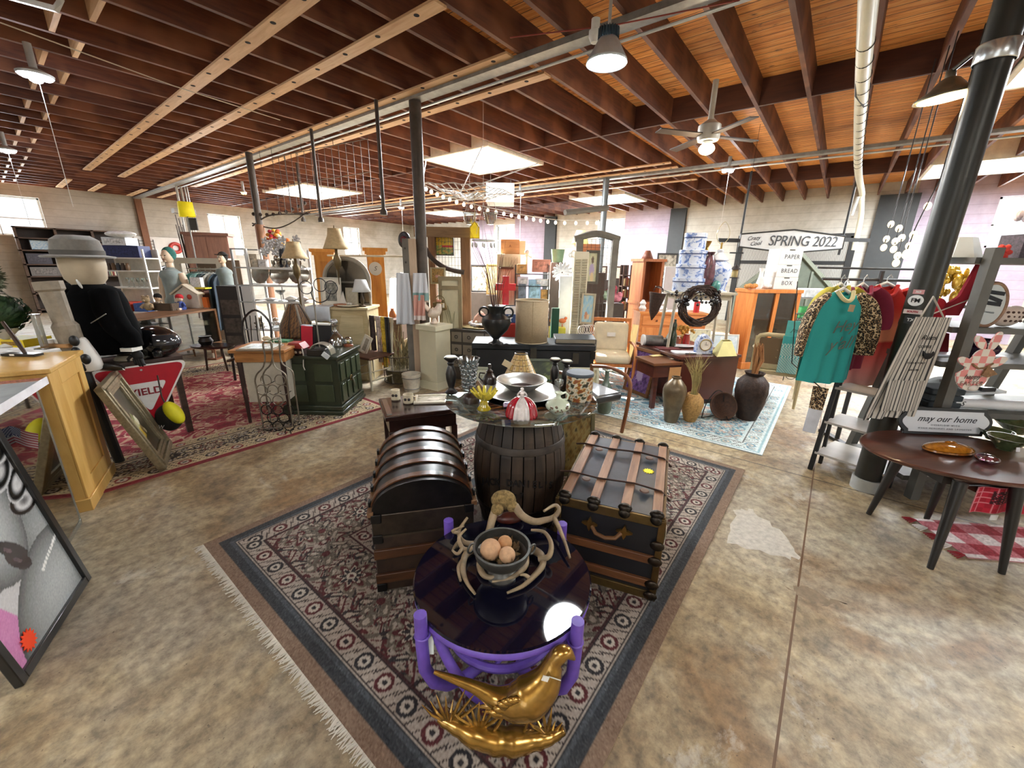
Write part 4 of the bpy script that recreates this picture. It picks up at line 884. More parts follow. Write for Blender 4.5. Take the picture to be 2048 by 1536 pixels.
# mirrored counter with white top
kc=F(165,1045); kd=F(135,1095); ka=math.atan2((kd-kc).y,(kd-kc).x)   # heading of the mirrored face, towards the viewer
M_MIR,_n,_p=newmat('mirror'); _p.inputs['Base Color'].default_value=(.62,.62,.58,1); _p.inputs['Metallic'].default_value=1; _p.inputs['Roughness'].default_value=.03
mc=thing('mirrored_counter','mirror fronted display counter with a pale top, behind the poster','counter',(kc.x,kc.y,0),ka)
B().bx(0,.75,-.5,-.012,.0,.93).o('carcass',mat('#6f6a60',.6),mc); B().bx(.012,.74,-.012,-.003,.03,.92).o('mirror_panel',M_MIR,mc); b=B(); b.bx(0,.012,-.012,0,0,.93); b.bx(0,.75,-.012,0,0,.03); each(b,'bevelled_edge',mat('#b9bcb6',.2,.8),mc)
b=B(); b.bx(-.06,.8,-.55,.03,.95,.985); b.o('pale_top',mat('#c8ccd0',.12,var=.2,sc=5,coat=.8),mc,bev=.004); B().bx(-.064,.8,.03,.034,.945,.99).o('white_edge',mat('#e9e9ee',.4),mc)
B().bx(-.0655,.02,-.2,.02,.952,.985).o('photo_strip',mat('#a86a55',.5,var=.9,sc=60),mc)
t=thing('flag_reflection','little stars and stripes flag standing in for a reflection on the mirrored counter','flag',(kc.x+.46*math.cos(ka)-.03*math.sin(ka),kc.y+.46*math.sin(ka)+.03*math.cos(ka),.78)); t.rotation_euler=(0,.30,CR)  # modelled flag takes the place of a mirror reflection
def flagc(u,v):
    if u<.42 and v>.46: return hx('#e4e4ee') if (int(u*24)+int(v*24))%3==0 else hx('#2d3566')
    return hx('#b23a4a') if int(v*13)%2==0 else hx('#e6dfe0')
B().grid(lambda u,v:((u-.5)*.15,.014+.004*math.sin(u*7),(v-.5)*.095),48,26,flagc).o('cloth',painted(.8),t); B().cyl((-.078,.012,-.07),(-.078,.012,.055),.003,n=8).o('stick',mat('#8b6b3a',.5),t)
# yellow pine cabinet
yc=F(229,944); ya=ka
M_PINE=wood('#b88d45','#d8b26a',.4,2,1.6,7,c='#caa05a'); 
yb=thing('pine_cabinet','honey yellow pine cabinet with a recessed side panel, left of the aisle','cabinet',(yc.x,yc.y,0),ya)
YH=1.02
B().bx(0,.62,-.52,-.012,.09,YH-.03).o('carcass',M_PINE,yb)
b=B(); b.bx(0,.10,-.012,0,.09,YH-.03); b.bx(.46,.62,-.012,0,.09,YH-.03); b.bx(.10,.46,-.012,0,.09,.2); b.bx(.10,.46,-.012,0,YH-.14,YH-.03); each(b,'panel_frame',M_PINE,yb,bev=.003)
B().bx(-.015,.63,-.535,.012,0,.09).o('plinth',M_PINE,yb,bev=.004); B().bx(-.02,.64,-.54,.02,YH-.03,YH).o('top',M_PINE,yb,bev=.005)
def onY(px,py,z=YH): return F(px,py,z)
# things on the pine cabinet
t,s=T('glass_column','clear square glass pillar vase on the pine cabinet','vase',97,698,YH); h=hgt(80,628,t); b=B(); b.box((-6*s,0,h/2+.01),(9*s,9*s,h-.02)); b.box((-6*s,0,.006),(22*s,22*s,.012)); b.box((-7*s,0,h-.005),(13*s,13*s,.01)); b.o('glass',crystal('#e8ecea'),t,bev=.003)
t,s=T('yellow_game_box','flat yellow game box lying on the pine cabinet','box',50,690,YH); B().box((0,0,.03),(58*s,.2,.06)).o('box',mat('#d9c02e',.5,var=.15),t); B().box((2*s,-.101,.03),(30*s,.002,.03)).o('printed_label',mat('#8a6a20',.6,var=.5,sc=60),t)
t,s=T('iron_bookend','small black iron easel stand on the pine cabinet','stand',46,712,YH); b=B(); b.box((0,0,.012),(66*s,18*s,.018)); b.o('base',M_EBN,t,bev=.003); B().tube([(6*s,0,.02),(-2*s,0,.1),(-18*s,0,.24)],[3*s,4*s,3*s],8).o('arm',mat('#3b2b22',.4,.4),t); B().box((-10*s,-9.3*s,.014),(9*s,.002,.012)).o('white_label',mat('#e6e6e0',.6),t)
t,s=T('candle_tray','shallow wooden tray of tealight holders on the pine cabinet','tray',130,692,YH); B().box((0,0,.015),(52*s,.16,.03)).o('tray',wood('#8a6238','#b98d5c'),t,bev=.003)
for i in range(3): B().lathe([(0,.03),(6*s,.03),(7*s,.06),(5*s,.06),(0,.045)],16,(-16*s+16*s*i,-.03,0)).o('tealight_cup',mat('#e5e2da',.4),t)
# potted fern / plant far left on a small pedestal
t,s=T('footed_planter','pale footed urn planter of green foliage at the left edge','planter',18,694,YH); h=hgt(18,655,t)
B().lathe([(14*s,0),(15*s,.01),(5*s,.03),(4*s,h*.4),(12*s,h*.6),(22*s,h*.9),(24*s,h),(20*s,h),(10*s,h*.7)],28).o('urn',mat('#cfcfca',.4),t)
b=B(); r=random.Random(21)
for i in range(520):
    d=Vector((r.gauss(0,1),r.gauss(0,1),r.gauss(0,1))).normalized(); q=r.uniform(.75,1.05); c=Vector((d.x*42*s*q,d.y*42*s*q,h+30*s+d.z*38*s*q)); n_=d.orthogonal().normalized(); l=r.uniform(4,8)*s; w_=d.cross(n_)
    b.add([c-n_*l,c+w_*l*.4+d*.01,c+n_*l+d*.005,c-w_*l*.4+d*.01],[(0,1,2,3)])
b.ball((0,0,h+28*s),(36*s,36*s,33*s),14,10); b.o('foliage',mat('#25431f',.6,var=.5,sc=30),t)['kind']='stuff'
pl_=t; t=thing('moss_topiary','dusty grey green moss topiary on a stick high at the left edge','topiary',pl_.location+Vector((-.02,.24,.46)),CR); s=S(t.location); B().cyl((0,0,-.4595),(0,0,.0),.012,n=8).o('stick',mat('#4a3828',.7),t); B().lathe([(.05,-.4595),(.06,-.40),(0,-.40)],16).o('pot',mat('#6d5a48',.7),t); b=B(); b.ball((0,0,.05),(28*s,28*s,34*s),16,12)
for i in range(300):
    d=Vector((r.gauss(0,1),r.gauss(0,1),r.gauss(0,1))).normalized(); c=Vector((d.x*28*s,d.y*28*s,.05+d.z*34*s)); b.tube([c,c+d*r.uniform(4,9)*s],[1.5*s,.3*s],4)
b.o('moss',mat('#575a43',.9,var=.5,sc=40),t)['kind']='stuff'
# grey newel post behind the cabinet
t,s=T('newel_post','weathered grey newel post with a black foot behind the pine cabinet','post',240,925,0.); h=hgt(98,562,t); hm=h*.70
t.rotation_euler=(0,-.10,CR)
B().cyl((0,0,0),(0,0,hm*.86),.035,.045,8).o('black_foot',mat('#1d1c1b',.5),t); B().lathe([(.045,hm*.86),(.075,hm*.95),(.08,h*.78),(.062,h*.8),(.07,h*.95),(.085,h*.96),(.085,h),(0,h)],10).o('post',mat('#8b8172',.75,var=.25,sc=14),t,smooth=25)
# dummy in black coat and bowler hat, seated on the display table
def disp():
    c=F(300,880); t=thing('display_table','dark display table under the helmet behind the yield sign','table',(c.x+.0,c.y+.45,0),ka); return t
DT=.80; q0,q1=F(170,735,DT),F(352,712,DT); da=math.atan2((q1-q0).y,(q1-q0).x); dw=(q1-q0).length+.25
dt=thing('display_table','long dark display table behind the yield sign','table',(q0.x-.2*math.cos(da),q0.y-.2*math.sin(da),0),da)
B().bx(0,dw,0,.75,DT-.04,DT).o('tabletop',wood('#2a1d18','#463128',.4),dt,bev=.004); B().bx(.03,dw-.03,.03,.72,DT-.12,DT-.04).o('apron',wood('#2a1d18','#463128',.4),dt); b=B(); [b.box((x,y,(DT-.12)/2),(.05,.05,DT-.12)) for x in(.06,dw-.06) for y in(.06,.69)]; each(b,'leg',wood('#2a1d18','#463128',.4),dt)
ub=Vector((math.cos(da),math.sin(da),0)); vb=Vector((-ub.y,ub.x,0))
t,s=T('motorcycle_helmet','glossy black full face motorcycle helmet on the display table','helmet',318,712,DT); h=hgt(318,660,t)*1.1
b=B(); b.ball((0,0,h*.52),(44*s,.15,h*.55),24,16); b.o('shell',mat('#141518',.12,coat=1.,var=.2),t)
b=B().grid(lambda u,v:(46*s*math.cos(-1.15+1.5*u)*math.cos(-.15+.75*v),.157*math.sin(-1.15+1.5*u)*math.cos(-.15+.75*v),h*.52+h*.54*math.sin(-.15+.75*v)),16,8); b.o('visor',mat('#3c3f45',.05,.3,coat=1.),t,solid=.004); B().box((20*s,-.11,h*.2),(.07,.09,.07),rz=.5).o('chin_bar',mat('#101113',.2,coat=.8),t,bev=.015); B().box((-18*s,-.14,h*.35),(.04,.01,.03)).o('pink_decal',mat('#a8456b',.4),t)
t,s=T('dummy','stuffed dummy in a black coat and grey bowler hat leaning over the display table','mannequin',205,722,DT+.002); h=hgt(172,520,t)
def d3(px,py,y=0): return PL(px,py,t,y)
b=B(); b.tube(smoothp([d3(232,705),d3(222,670),d3(203,625),d3(188,590),d3(180,572),d3(178,560)],4),[.20,.20,.205,.21,.21,.21,.21,.205,.20,.20,.20,.19,.19,.17,.15,.13,.12,.10,.09,.07,.06],18); b.tube(smoothp([d3(150,575),d3(143,600),d3(150,640),d3(172,672)],4),[.085,.09,.09,.09,.085,.085,.08,.08,.075,.07,.07,.06,.06],12); b.tube(smoothp([d3(215,580,-.05),d3(240,620,-.1),d3(262,650,-.12),d3(280,672,-.1),d3(288,690,-.1)],4),[.10]*5+[.095]*4+[.085]*4+[.075]*4,12); b.o('black_coat',mat('#070708',1.,var=.4,sc=10,spec=.1),t,sub=1)
b=B(); [b.tube([d3(*p,-.20),d3(*q_,-.205)],.004,5) for p,q_ in(((135,585),(168,602)),((228,640),(258,622)))]; each(b,'silver_trim',mat('#a9a9a4',.4,.6),t)
b=B(); [b.ball(d3(*p,-.17),(.012,.008,.04),8,6,ry=-.4) for p in((150,581),(200,566))]; each(b,'leaf_pin',mat('#d8d8d2',.4,.5),t)
hc=d3(166,533); B().lathe([(0,-.165),(.09,-.16),(.135,-.10),(.15,0),(.148,.10),(.13,.14),(0,.15)],24,hc,sx=1.0,sy=.95).o('head',mat('#b3a48c',.6,var=.12,sc=5),t)
hb=d3(158,513); b=B(); b.lathe([(.0,.17),(.10,.165),(.15,.13),(.165,.05),(.168,.0),(.225,-.012),(.235,-.002),(.225,.004),(.17,.012)],32,hb,sy=.95); b.o('bowler_hat',mat('#6f6c66',.9,var=.15,sc=40,sheen=.4),t)
B().lathe([(.169,.005),(.17,.05)],32,hb,cap=False,sy=.95).o('hat_band',mat('#55524d',.9),t)
b=B(); P0=d3(290,694,-.1); b.tube([d3(286,686,-.1),P0],[.055,.05],10); b.ball(P0+Vector((.02,-.01,-.05)),(.045,.03,.05),10,8)
for k in range(4): x=-.03+.022*k; b.tube([P0+Vector((.02+x,-.02,-.08)),P0+Vector((.035+x,-.03,-.12)),P0+Vector((.04+x,-.02,-.15+.012*abs(k-1.5)))],[.012,.011,.008],8)
b.tube([P0+Vector((-.02,-.02,-.05)),P0+Vector((-.05,-.03,-.08)),P0+Vector((-.05,-.03,-.11))],[.014,.012,.009],8); b.o('black_glove',mat('#101012',.6),t)
B().box(P0+Vector((0,-.03,.01)),(.1,.1,.03)).o('white_cuff',mat('#dcdcd6',.7),t)
t,s=T('cow_figure','white cow print figure with black patches beside the dummy','figure',180,745,DT); h=hgt(175,670,t); b=B(); b.tube([(2*s,0,.0),(4*s,0,h*.35),(-6*s,0,h*.7),(-4*s,0,h)],[.09,.085,.07,.05],14); b.o('body',mat('#e6e4de',.5,var=.05),t,sub=1); b=B(); [b.ball((x*s,-.062,h*z),(.032,.028,.042),10,8) for x,z in((6,.22),(16,.42),(2,.6),(4,.9))]; each(b,'black_patch',mat('#141414',.5),t)
t,s=T('black_slipper','black flat shoe with a white sole edge at the table front','shoe',218,740,DT); b=B(); b.tube([(-34*s,0,.03),(-10*s,0,.035),(14*s,0,.028),(30*s,0,.02)],[.025,.035,.035,.015],12); b.o('upper',M_EBN,t); B().tube([(-36*s,0,.008),(-8*s,0,.008),(30*s,0,.008)],[.022,.035,.014],12,flat=.25).o('white_sole',mat('#e2e2de',.5),t)
t,s=T('picture_tray','white framed tray propped behind the glove on the display table','tray',235,712,DT); t.rotation_euler=(-.5,0,da); frame(t,90*s,.18,.018,mat('#e3e3e0',.5),art(['#2d2a2b','#6d3f42','#8f9499','#1d1d22'],2.,6),.02)
t,s=T('coil_of_wire','coil of pale cord lying beside the helmet','cord',262,718,DT); b=B(); [b.ring(.11-.006*k,.006,(0,0,.008+.008*k),28,6) for k in range(5)]; b.o('coil',mat('#b5ad9a',.6),t)
# yield sign hanging on the table front
q0,q1=F(180,748,.78),F(360,713,.78); w=(q1-q0).length; n_=vb*-1
sg=thing('yield_sign','red and white triangular yield road sign on the display table front','sign',(q0+q1)/2+n_*.03+Vector((0,0,0)),da)
def tri(wd,y0,y1,z0,r_=.05):
    hh=wd*.866; C_=[(-wd/2,z0),(wd/2,z0),(0,z0-hh)]; out=[]
    for i in range(3):
        p,a_,b_=Vector(C_[i]),Vector(C_[i-1]),Vector(C_[(i+1)%3]); u=(a_-p).normalized()*r_*1.7; v=(b_-p).normalized()*r_*1.7
        for k in range(7): t_=k/6; out.append(tuple((p+u)*(1-t_)**2+p*2*t_*(1-t_)+(p+v)*t_**2))
    return B().prism(out,y0,y1,'xz')
tri(w,-.003,.0,.0).o('white_border',mat('#e4e2de',.35),sg); tri(w-.05,-.0045,-.003,-.014).o('red_face',mat('#a81325',.35),sg); tri(w*.46,-.006,-.0045,-.155*w/.66,.025).o('white_centre',mat('#dededb',.35),sg)
text('YIELD',.088,mat('#7d1522',.5),sg,(-.0,-.0075,-.235*w/.66),(PI/2,0,0),'lettering',.001,bold=.002)
b=B(); b.cyl((0,-.008,-.045),(0,-.004,-.045),.009,n=12); b.o('bolt',mat('#c9c9c4',.3,.7),sg)
# yellow and black bag hanging from the sign corner
t=thing('drawstring_bag','black and yellow bag hanging from the yield sign corner','bag',F(338,835,.3)); s=S(t.location); t.rotation_euler=(0,0,CR)
b=B().ball((0,0,0),(.115,.07,.13),20,14,ry=.35); b.o('black_side',mat('#141414',.7),t); b=B().ball((.06,-.005,.05),(.06,.066,.115),18,12,ry=-.5); b.o('yellow_side',mat('#d8d21e',.6),t); B().tube([(0,0,.12),(-.02,0,.2),(-.012,0,.40)],.006,6).o('cord',mat('#3a2c24',.6),t); text('W',.05,mat('#d5d5d0',.6),t,(-.02,-.085,-.06),(PI/2,0,0),'white_mark',.001,shear=.4)
# ornate framed still life leaning in the aisle
f0,f1=F(320,948),F(338,880); fa=math.atan2((f1-f0).y,(f1-f0).x); w=.60
best=None
for k in range(10,75):
    th=k*.01; nn=Vector((math.sin(fa),-math.cos(fa),0)); d=Vector((0,0,1))*math.cos(th)-nn*math.sin(th); q=f0+d*.72; v=q-EYE; x=1024+FPX*v.dot(RT)/v.dot(FW); y=768-FPX*v.dot(UP)/v.dot(FW); e=abs(318+(x-318)*(785-948)/(y-948)-187)
    if best is None or e<best[0]: best=(e,th,(y-948)/.72)
HF=min(.95,(785-948)/best[2]); 
fr=thing('ornate_framed_painting','ornate silver gilt framed flower painting leaning by the yield sign','painting',f0+Vector((math.cos(fa),math.sin(fa),0))*w/2+Vector((0,0,.012)),0,rot=(-best[1],0,fa))
M_SG=mat('#8a7f66',.4,.5,var=.3,sc=40); b=B()
for k,(o_,d_) in enumerate(((0,.05),(.03,.06),(.06,.04),(.085,.03))):
    for x in(-w/2+o_+.016,w/2-o_-.016): b.box((x,-d_/2,HF/2),(.032,d_,HF-2*o_))
    for z in(o_+.016,HF-o_-.016): b.box((0,-d_/2,z),(w-2*o_,d_,.032))
b.o('frame',M_SG,fr,bev=.004)
B().grid(lambda u,v:((u-.5)*(w-.23),-.012,.115+v*(HF-.23)),70,90,art(['#2b281d','#3c3729','#4d4733'],1.,3,[(.45,.45,.13,'#b3ac7e'),(.4,.32,.1,'#c9a93a'),(.56,.5,.09,'#d5d0b4'),(.52,.36,.07,'#8a6f45'),(.45,.58,.06,'#7f8a55'),(.62,.3,.05,'#c9bfa0')])).o('canvas',painted(.35,coat=.3),fr)
# ================= LEFT MIDDLE =================
# dark green commode with raised panels
q0,q1=F(686,832),F(728,795); ga=math.atan2((q1-q0).y,(q1-q0).x); gw=(q1-q0).length; gd=.66; GH=.685
M_GRN=mat('#2b3324',.38,coat=.3,var=.2,sc=5); M_GRL=mat('#3a4430',.35,coat=.3)
gc=thing('green_commode','dark green panelled commode cabinet standing on the red rug','cabinet',(q0.x,q0.y,.0115),ga)
B().bx(.02,gw-.02,.02,gd-.02,.10,GH-.04).o('body',M_GRN,gc)
B().bx(-.02,gw+.02,-.02,gd+.02,0,.05).o('plinth',M_GRN,gc,bev=.012); B().bx(-.008,gw+.008,-.008,gd+.008,.05,.105).o('base_moulding',M_GRN,gc,bev=.01); B().bx(-.015,gw+.015,-.015,gd+.015,GH-.04,GH).o('top',M_GRN,gc,bev=.01)
def panel(b,c,w,h,ax):
    x,y,z=c
    for k,(e,t_) in enumerate(((0,.012),(.022,.004))):
        if ax=='x': b.box((x,y-.006+.002*k,z),(w-2*e,t_,h-2*e))
        else: b.box((x-.006+.002*k,y,z),(t_,w-2*e,h-2*e))
for k in range(2):
    x=.02+(gw-.04)*(k+.5)/2; B().box((x,.012,.37),((gw-.05)/2,.02,.50)).o('door',M_GRN,gc,bev=.003); b=B()
    for dx in(-.075,.075):
        for z in(.25,.49): panel(b,(x+dx,0,z),.11,.20,'x')
    each(b,'raised_panel',M_GRL,gc,bev=.004)
b=B()
for y in(.18,.48):
    for z in(.25,.49): panel(b,(.02,y,z),.20,.20,'y')
each(b,'raised_panel',M_GRL,gc,bev=.004)
B().ring(.03,.005,(gw*.47,-.012,.36),18,6,'xz').o('ring_pull',M_BRASS,gc); b=B().tube([(gw*.5,-.014,.36),(gw*.5,-.03,.31),(gw*.52,-.03,.25)],.009,6); b.o('tassel',mat('#6d6a5a',.8),gc)
b=B()
for i in range(26): b.box((.03+(gw-.06)*i/25,-.012,.083),(.012,.008,.018))
b.o('dentil_row',M_GRL,gc,smooth=0)['kind']='stuff'
GZ=.0115+GH
t,s=T('open_box','black box standing open with a bright red lining on the commode','box',619,696,GZ); t.rotation_euler=(0,0,CR+.25); h=hgt(615,652,t)
b=B(); b.box((-2*s,.0,h/2),(20*s,.02,h),ry=.10); b.o('red_lining',mat('#b3122c',.6),t); B().box((26*s,.05,h*.54),(34*s,.03,h*1.05),ry=.05).o('black_lid',mat('#101012',.5),t); B().box((-2*s,.09,h*.5),(26*s,.14,h*.96),ry=.08).o('black_case',mat('#141416',.5),t); B().box((26*s,.03,h*1.07),(34*s,.06,.02),ry=.05).o('white_page_edge',mat('#dedcd4',.7),t)
vase('cut_glass_decanter','clear cut glass decanter with a stopper on the commode','decanter',673,692,GZ,638,34,[(.8,0),(1,.04),(.98,.2),(.7,.38),(.35,.5),(.2,.6),(.2,.72),(.45,.75),(.2,.78),(.12,.8),(.4,.86),(.42,.93),(.25,1),(0,1)],crystal(),28,wob=lambda a,z:.03*math.sin(a*12))
vase('glass_votive','small clear glass candle cup behind the decanter on the commode','glass',655,676,GZ,657,14,[(.6,0),(.9,.05),(1,1),(.9,1),(.8,.1),(0,.1)],crystal())
t,s=T('snow_globe','small snow globe on the right corner of the commode','snow globe',697,692,GZ); B().ball((0,0,10*s),(9*s,9*s,9*s),16,10).o('globe',crystal(),t); B().lathe([(9*s,0),(9*s,3*s),(6*s,5*s),(0,5*s)],16).o('base',mat('#8a4b2c',.5),t); B().ball((0,0,8*s),(3*s,3*s,4*s),8,6).o('figure',mat('#c9a64a',.5),t)
t,s=T('wire_basket','black beaded wire basket bag on the commode','basket',645,711,GZ)
b=B(); b.box((-8*s,0,.04),(36*s,.12,.08)); b.o('black_pouch',M_EBN,t,bev=.01); b=B()
for k in range(6): b.ring(22*s,1.1*s,(0,-.05+.02*k,.02),18,5,'xz',0,PI)
b.o('wire_hoops',mat('#b9b4a6',.3,.7),t); B().box((14*s,-.09,.02),(14*s,.02,.05),ry=.7).o('price_card',mat('#cdd3d6',.6),t)
t,s=T('gingerbread_house','small red gingerbread house ornament with a hanging ribbon on the commode','ornament',597,708,GZ); B().box((0,0,.04),(30*s,.10,.075)).o('house',mat('#3a2320',.6,var=.6,sc=50),t); b=B().prism([(-18*s,.075),(18*s,.075),(10*s,.135),(-10*s,.135)],-.07,.07); b.o('red_roof',mat('#8d2a24',.5,var=.3),t); B().tube([(14*s,-.06,.1),(18*s,-.09,.02),(15*s,-.09,-.12),(17*s,-.09,-.16)],.006,6).o('ribbon',mat('#cfcac2',.7),t); b=B(); [b.ball((x*s,-.055,.03),(3*s,2*s,3*s),6,5) for x in(-9,0,9)]; each(b,'figure',mat('#c9b9a0',.6),t)
# metal stand lamp behind the commode
t,s=T('iron_candle_tree','black iron candelabra tree with curled arms left of the light pine bench','candelabra',640,703,GZ); h=hgt(636,600,t); B().cyl((0,.0,0),(0,0,h),.008,n=8).o('pole',mat('#8d8a83',.35,.7),t); B().lathe([(.06,0),(.06,.01),(0,.015)],16).o('foot',mat('#8d8a83',.35,.7),t)
b=B(); P=[PL(*p,t) for p in((622,585),(628,600),(640,605),(655,598),(662,580))]; b.tube(smoothp(P,4),.006,6)
for cx,cy in((612,575),(640,570),(662,575)): c=PL(cx,cy,t); b.ring(.07,.005,c,18,5,'xz')
b.o('scroll_arms',M_EBN,t)
# small wood-topped cabinet
t,s=T('side_cabinet','small cabinet with an orange wood top and white sides behind the wire bottle rack','cabinet',505,846,.0115); t.rotation_euler=(0,0,CR+.12); zt=hgt(490,699,t); M_OW=wood('#8a5a30','#b9814a',.4,0,2.5,10)
W_=.44; B().bx(-.10,W_,-.03,.5,zt-.03,zt).o('top',M_OW,t,bev=.004); B().bx(-.06,W_-.02,0,.46,zt-.13,zt-.03).o('apron',M_OW,t); B().bx(-.13,-.10,-.02,.3,zt-.12,zt-.10).o('side_leaf',mat('#4a3020',.5),t); B().bx(.0,W_-.06,.02,.44,.23,zt-.13).o('white_panel',mat('#b9b2a2',.6),t)
b=B()
for x in(-.03,W_-.05):
    for y in(.02,.44): b.cyl((x,y,zt-.13),(x,y,0),.028,.016,8)
each(b,'leg',mat('#2e1c18',.45),t)
zt2=zt+.0115
t2,s=T('tile_tray','tray of pale tiles on the orange wood cabinet','tray',520,697,zt2); t2.rotation_euler=(0,0,CR+.12); B().box((0,0.02,.008),(.34,.3,.016)).o('tray',mat('#8a7a68',.5),t2); b=B(); [b.box((-.12+.08*i,-.06+.09*j,.019),(.07,.08,.006)) for i in range(4) for j in range(3)]; b.o('tiles',mat('#cfd3cf',.3,var=.5,sc=14),t2)['kind']='stuff'
t2,s=T('green_card','green printed card with a small doll on the orange wood cabinet','card',560,683,zt2); B().box((0,0,.01),(42*s,.12,.02)).o('green_card',mat('#3f7a56',.6,var=.5,sc=40),t2); B().ball((-26*s,0,.03),(9*s,.03,.03),10,7).o('doll_head',mat('#d8c9a8',.7),t2)
t2,s=T('mini_chair','tiny white wire doll chair on the orange wood cabinet','ornament',556,690,zt2); b=B(); [b.cyl((x,0,0),(x,0,.12),.004,n=6) for x in(-.04,.04)]; b.cyl((-.04,0,.08),(.04,0,.08),.004,n=6); b.cyl((-.04,0,.05),(.04,0,.05),.004,n=6); b.o('frame',mat('#e0ddd0',.6),t2)
# bottle shaped wire rack
t,s=T('wire_bottle_rack','bottle shaped wire wine rack standing on the red rug by the commode','wine rack',556,862,.0115); M_WIRE=mat('#8c8579',.3,.8,var=.3); M_WIRED=mat('#2b2826',.35,.8)
OUT=[(528,858),(521,820),(514,780),(510,762),(514,748),(526,735),(530,715),(526,690),(530,683),(541,683),(544,692),(545,715),(550,733),(566,744),(573,756),(577,790),(583,830),(586,852)]
for y,nm in((0,'front_outline'),(.13,'back_outline')): B().tube(smoothp([PL(*p,t,0)+Vector((0,y,0)) for p in OUT],3),.008,8,closed=True).o(nm,M_WIRE,t)
rows=[(760,(532,560)),(780,(524,546,567)),(801,(531,556)),(820,(533,556,577)),(836,(545,568)),(852,(536,556,578))]
k=0
for y,xs in rows:
    for x in xs:
        c=PL(x,y,t); B().tube([c+Vector((.052*math.cos(a_),0,.052*math.sin(a_))) for a_ in np.linspace(0,2*PI,20,False)],.005,6,closed=True).o('bottle_ring',M_WIRE if y<810 else M_WIRED,t); B().tube([c+Vector((0,0,-.052)),c+Vector((0,.13,-.052))],.004,6).o('cross_wire',M_WIRED,t)
b=B(); [b.ball(PL(x,859,t)+Vector((0,y_,0)),(.012,.012,.008),8,5) for x in(528,586) for y_ in(0,.13)]; each(b,'foot',M_WIRED,t)
B().tube([PL(583,866,t)+Vector((.03*math.cos(a_),-.06,.03*math.sin(a_)+.03)) for a_ in np.linspace(0,2*PI,18,False)],.005,6,closed=True).o('loose_ring',M_WIRED,t)
# ---- mid-century glass showcase with dolls
g0,g1=F(352,722),F(418,718); z_=.86
gl0,gl1=F(262,640,z_),F(432,617,z_); sa=math.atan2((gl1-gl0).y,(gl1-gl0).x); sw=(gl1-gl0).length
sc_=thing('glass_showcase','wood framed glass showcase on tapered legs holding folded linens','display case',(gl0.x,gl0.y,0),sa); M_WF2=wood('#5a3d28','#8c6443',.45,0,2.5,9)
B().bx(0,sw,0,.6,z_-.03,z_).o('top',M_WF2,sc_,bev=.004); B().bx(0,sw,0,.6,.26,.29).o('floor_board',M_WF2,sc_)
b=B(); [b.bx(x,x+.04,y,y+.04,.29,z_-.03) for x in(0,sw-.04) for y in(0,.56)]; each(b,'corner_post',M_WF2,sc_)
B().bx(.04,sw-.04,.012,.018,.29,z_-.03).o('glass_front',glass('#dfe6e4',.12),sc_); B().bx(.04,sw-.04,.56,.575,.29,z_-.03).o('back_panel',mat('#6d6252',.7),sc_); b=B(); [b.cyl((x,y,.26),(x+(.02 if x>.5 else -.02),y,0),.022,.012,8) for x in(.15,sw-.1) for y in(.1,.5)]; each(b,'leg',M_WF2,sc_)
B().bx(.05,sw*.5,.1,.5,.295,.50).o('folded_linens',mat('#5d5a50',.9,var=.5,sc=9),sc_); B().bx(sw*.55,sw-.08,.1,.5,.295,.58).o('folded_blanket',mat('#3d3c3a',.9,var=.5,sc=8),sc_)
SZ=z_+.0015
def doll(px,py,lab,hair,skin,cloth,h_,hat=None,z=SZ):
    t,s=T('rag_doll',lab,'doll',px,py,z); k=h_*s
    B().lathe([(.26*k,0),(.28*k,.1*k),(.2*k,.4*k),(.1*k,.5*k),(0,.5*k)],14).o('dress',mat(cloth,.9,var=.3),t); B().ball((0,0,.68*k),(.2*k,.17*k,.2*k),14,10).o('head',mat(skin,.8,var=.05),t)
    b=B().ball((0,.03*k,.76*k),(.23*k,.2*k,.2*k),14,10); b.o('hat' if hat else 'hair',mat(hair,.9),t)
    b=B(); [b.tube([(q*.2*k,-.03*k,.42*k),(q*.36*k,-.1*k,.22*k)],[.07*k,.05*k],8) for q in(-1,1)]; each(b,'arm',mat(cloth,.9),t)
    b=B(); [b.tube([(q*.1*k,-.1*k,.06*k),(q*.16*k,-.42*k,.06*k)],[.08*k,.07*k],8) for q in(-1,1)]; each(b,'leg',mat(skin,.9),t)
    b=B(); [b.ball((q*.07*k,-.165*k,.7*k),(.022*k,.012*k,.028*k),6,4) for q in(-1,1)]; each(b,'eye',mat('#1d1512',.4),t); return t
doll(320,618,'black haired cloth doll sitting in a crate on the showcase','#15110f','#d8b592','#b9a58c',32); doll(363,619,'cloth doll with a red hat and blue dress on the showcase','#b3202a','#e3cbb2','#3a4a86',32,hat=1)
t,s=T('wooden_crate','small dark wooden crate in front of the black haired doll','crate',332,620,SZ); b=B(); b.box((0,-.10,.06),(44*s,.02,.12)); b.box((-22*s,0,.06),(.02,.2,.12)); b.box((22*s,0,.06),(.02,.2,.12)); b.o('crate',wood('#3f3226','#5c4a38',.7),t)
t,s=T('teddy_bear','sand coloured teddy bear left of the crate on the showcase','toy',299,622,SZ); b=B(); b.ball((0,0,9*s),(8*s,7*s,9*s),12,8); b.ball((0,-2*s,23*s),(7*s,6*s,7*s),12,8); b.ball((-5*s,-2*s,29*s),2.5*s,8,6); b.ball((5*s,-2*s,29*s),2.5*s,8,6); b.ball((0,-8*s,21*s),(3*s,2.5*s,2.5*s),8,6); b.tube([(-7*s,0,13*s),(-11*s,-5*s,6*s)],3*s,8); b.tube([(7*s,0,13*s),(11*s,-5*s,6*s)],3*s,8); b.o('bear',mat('#a08c6d',.95,var=.3,sc=60),t)
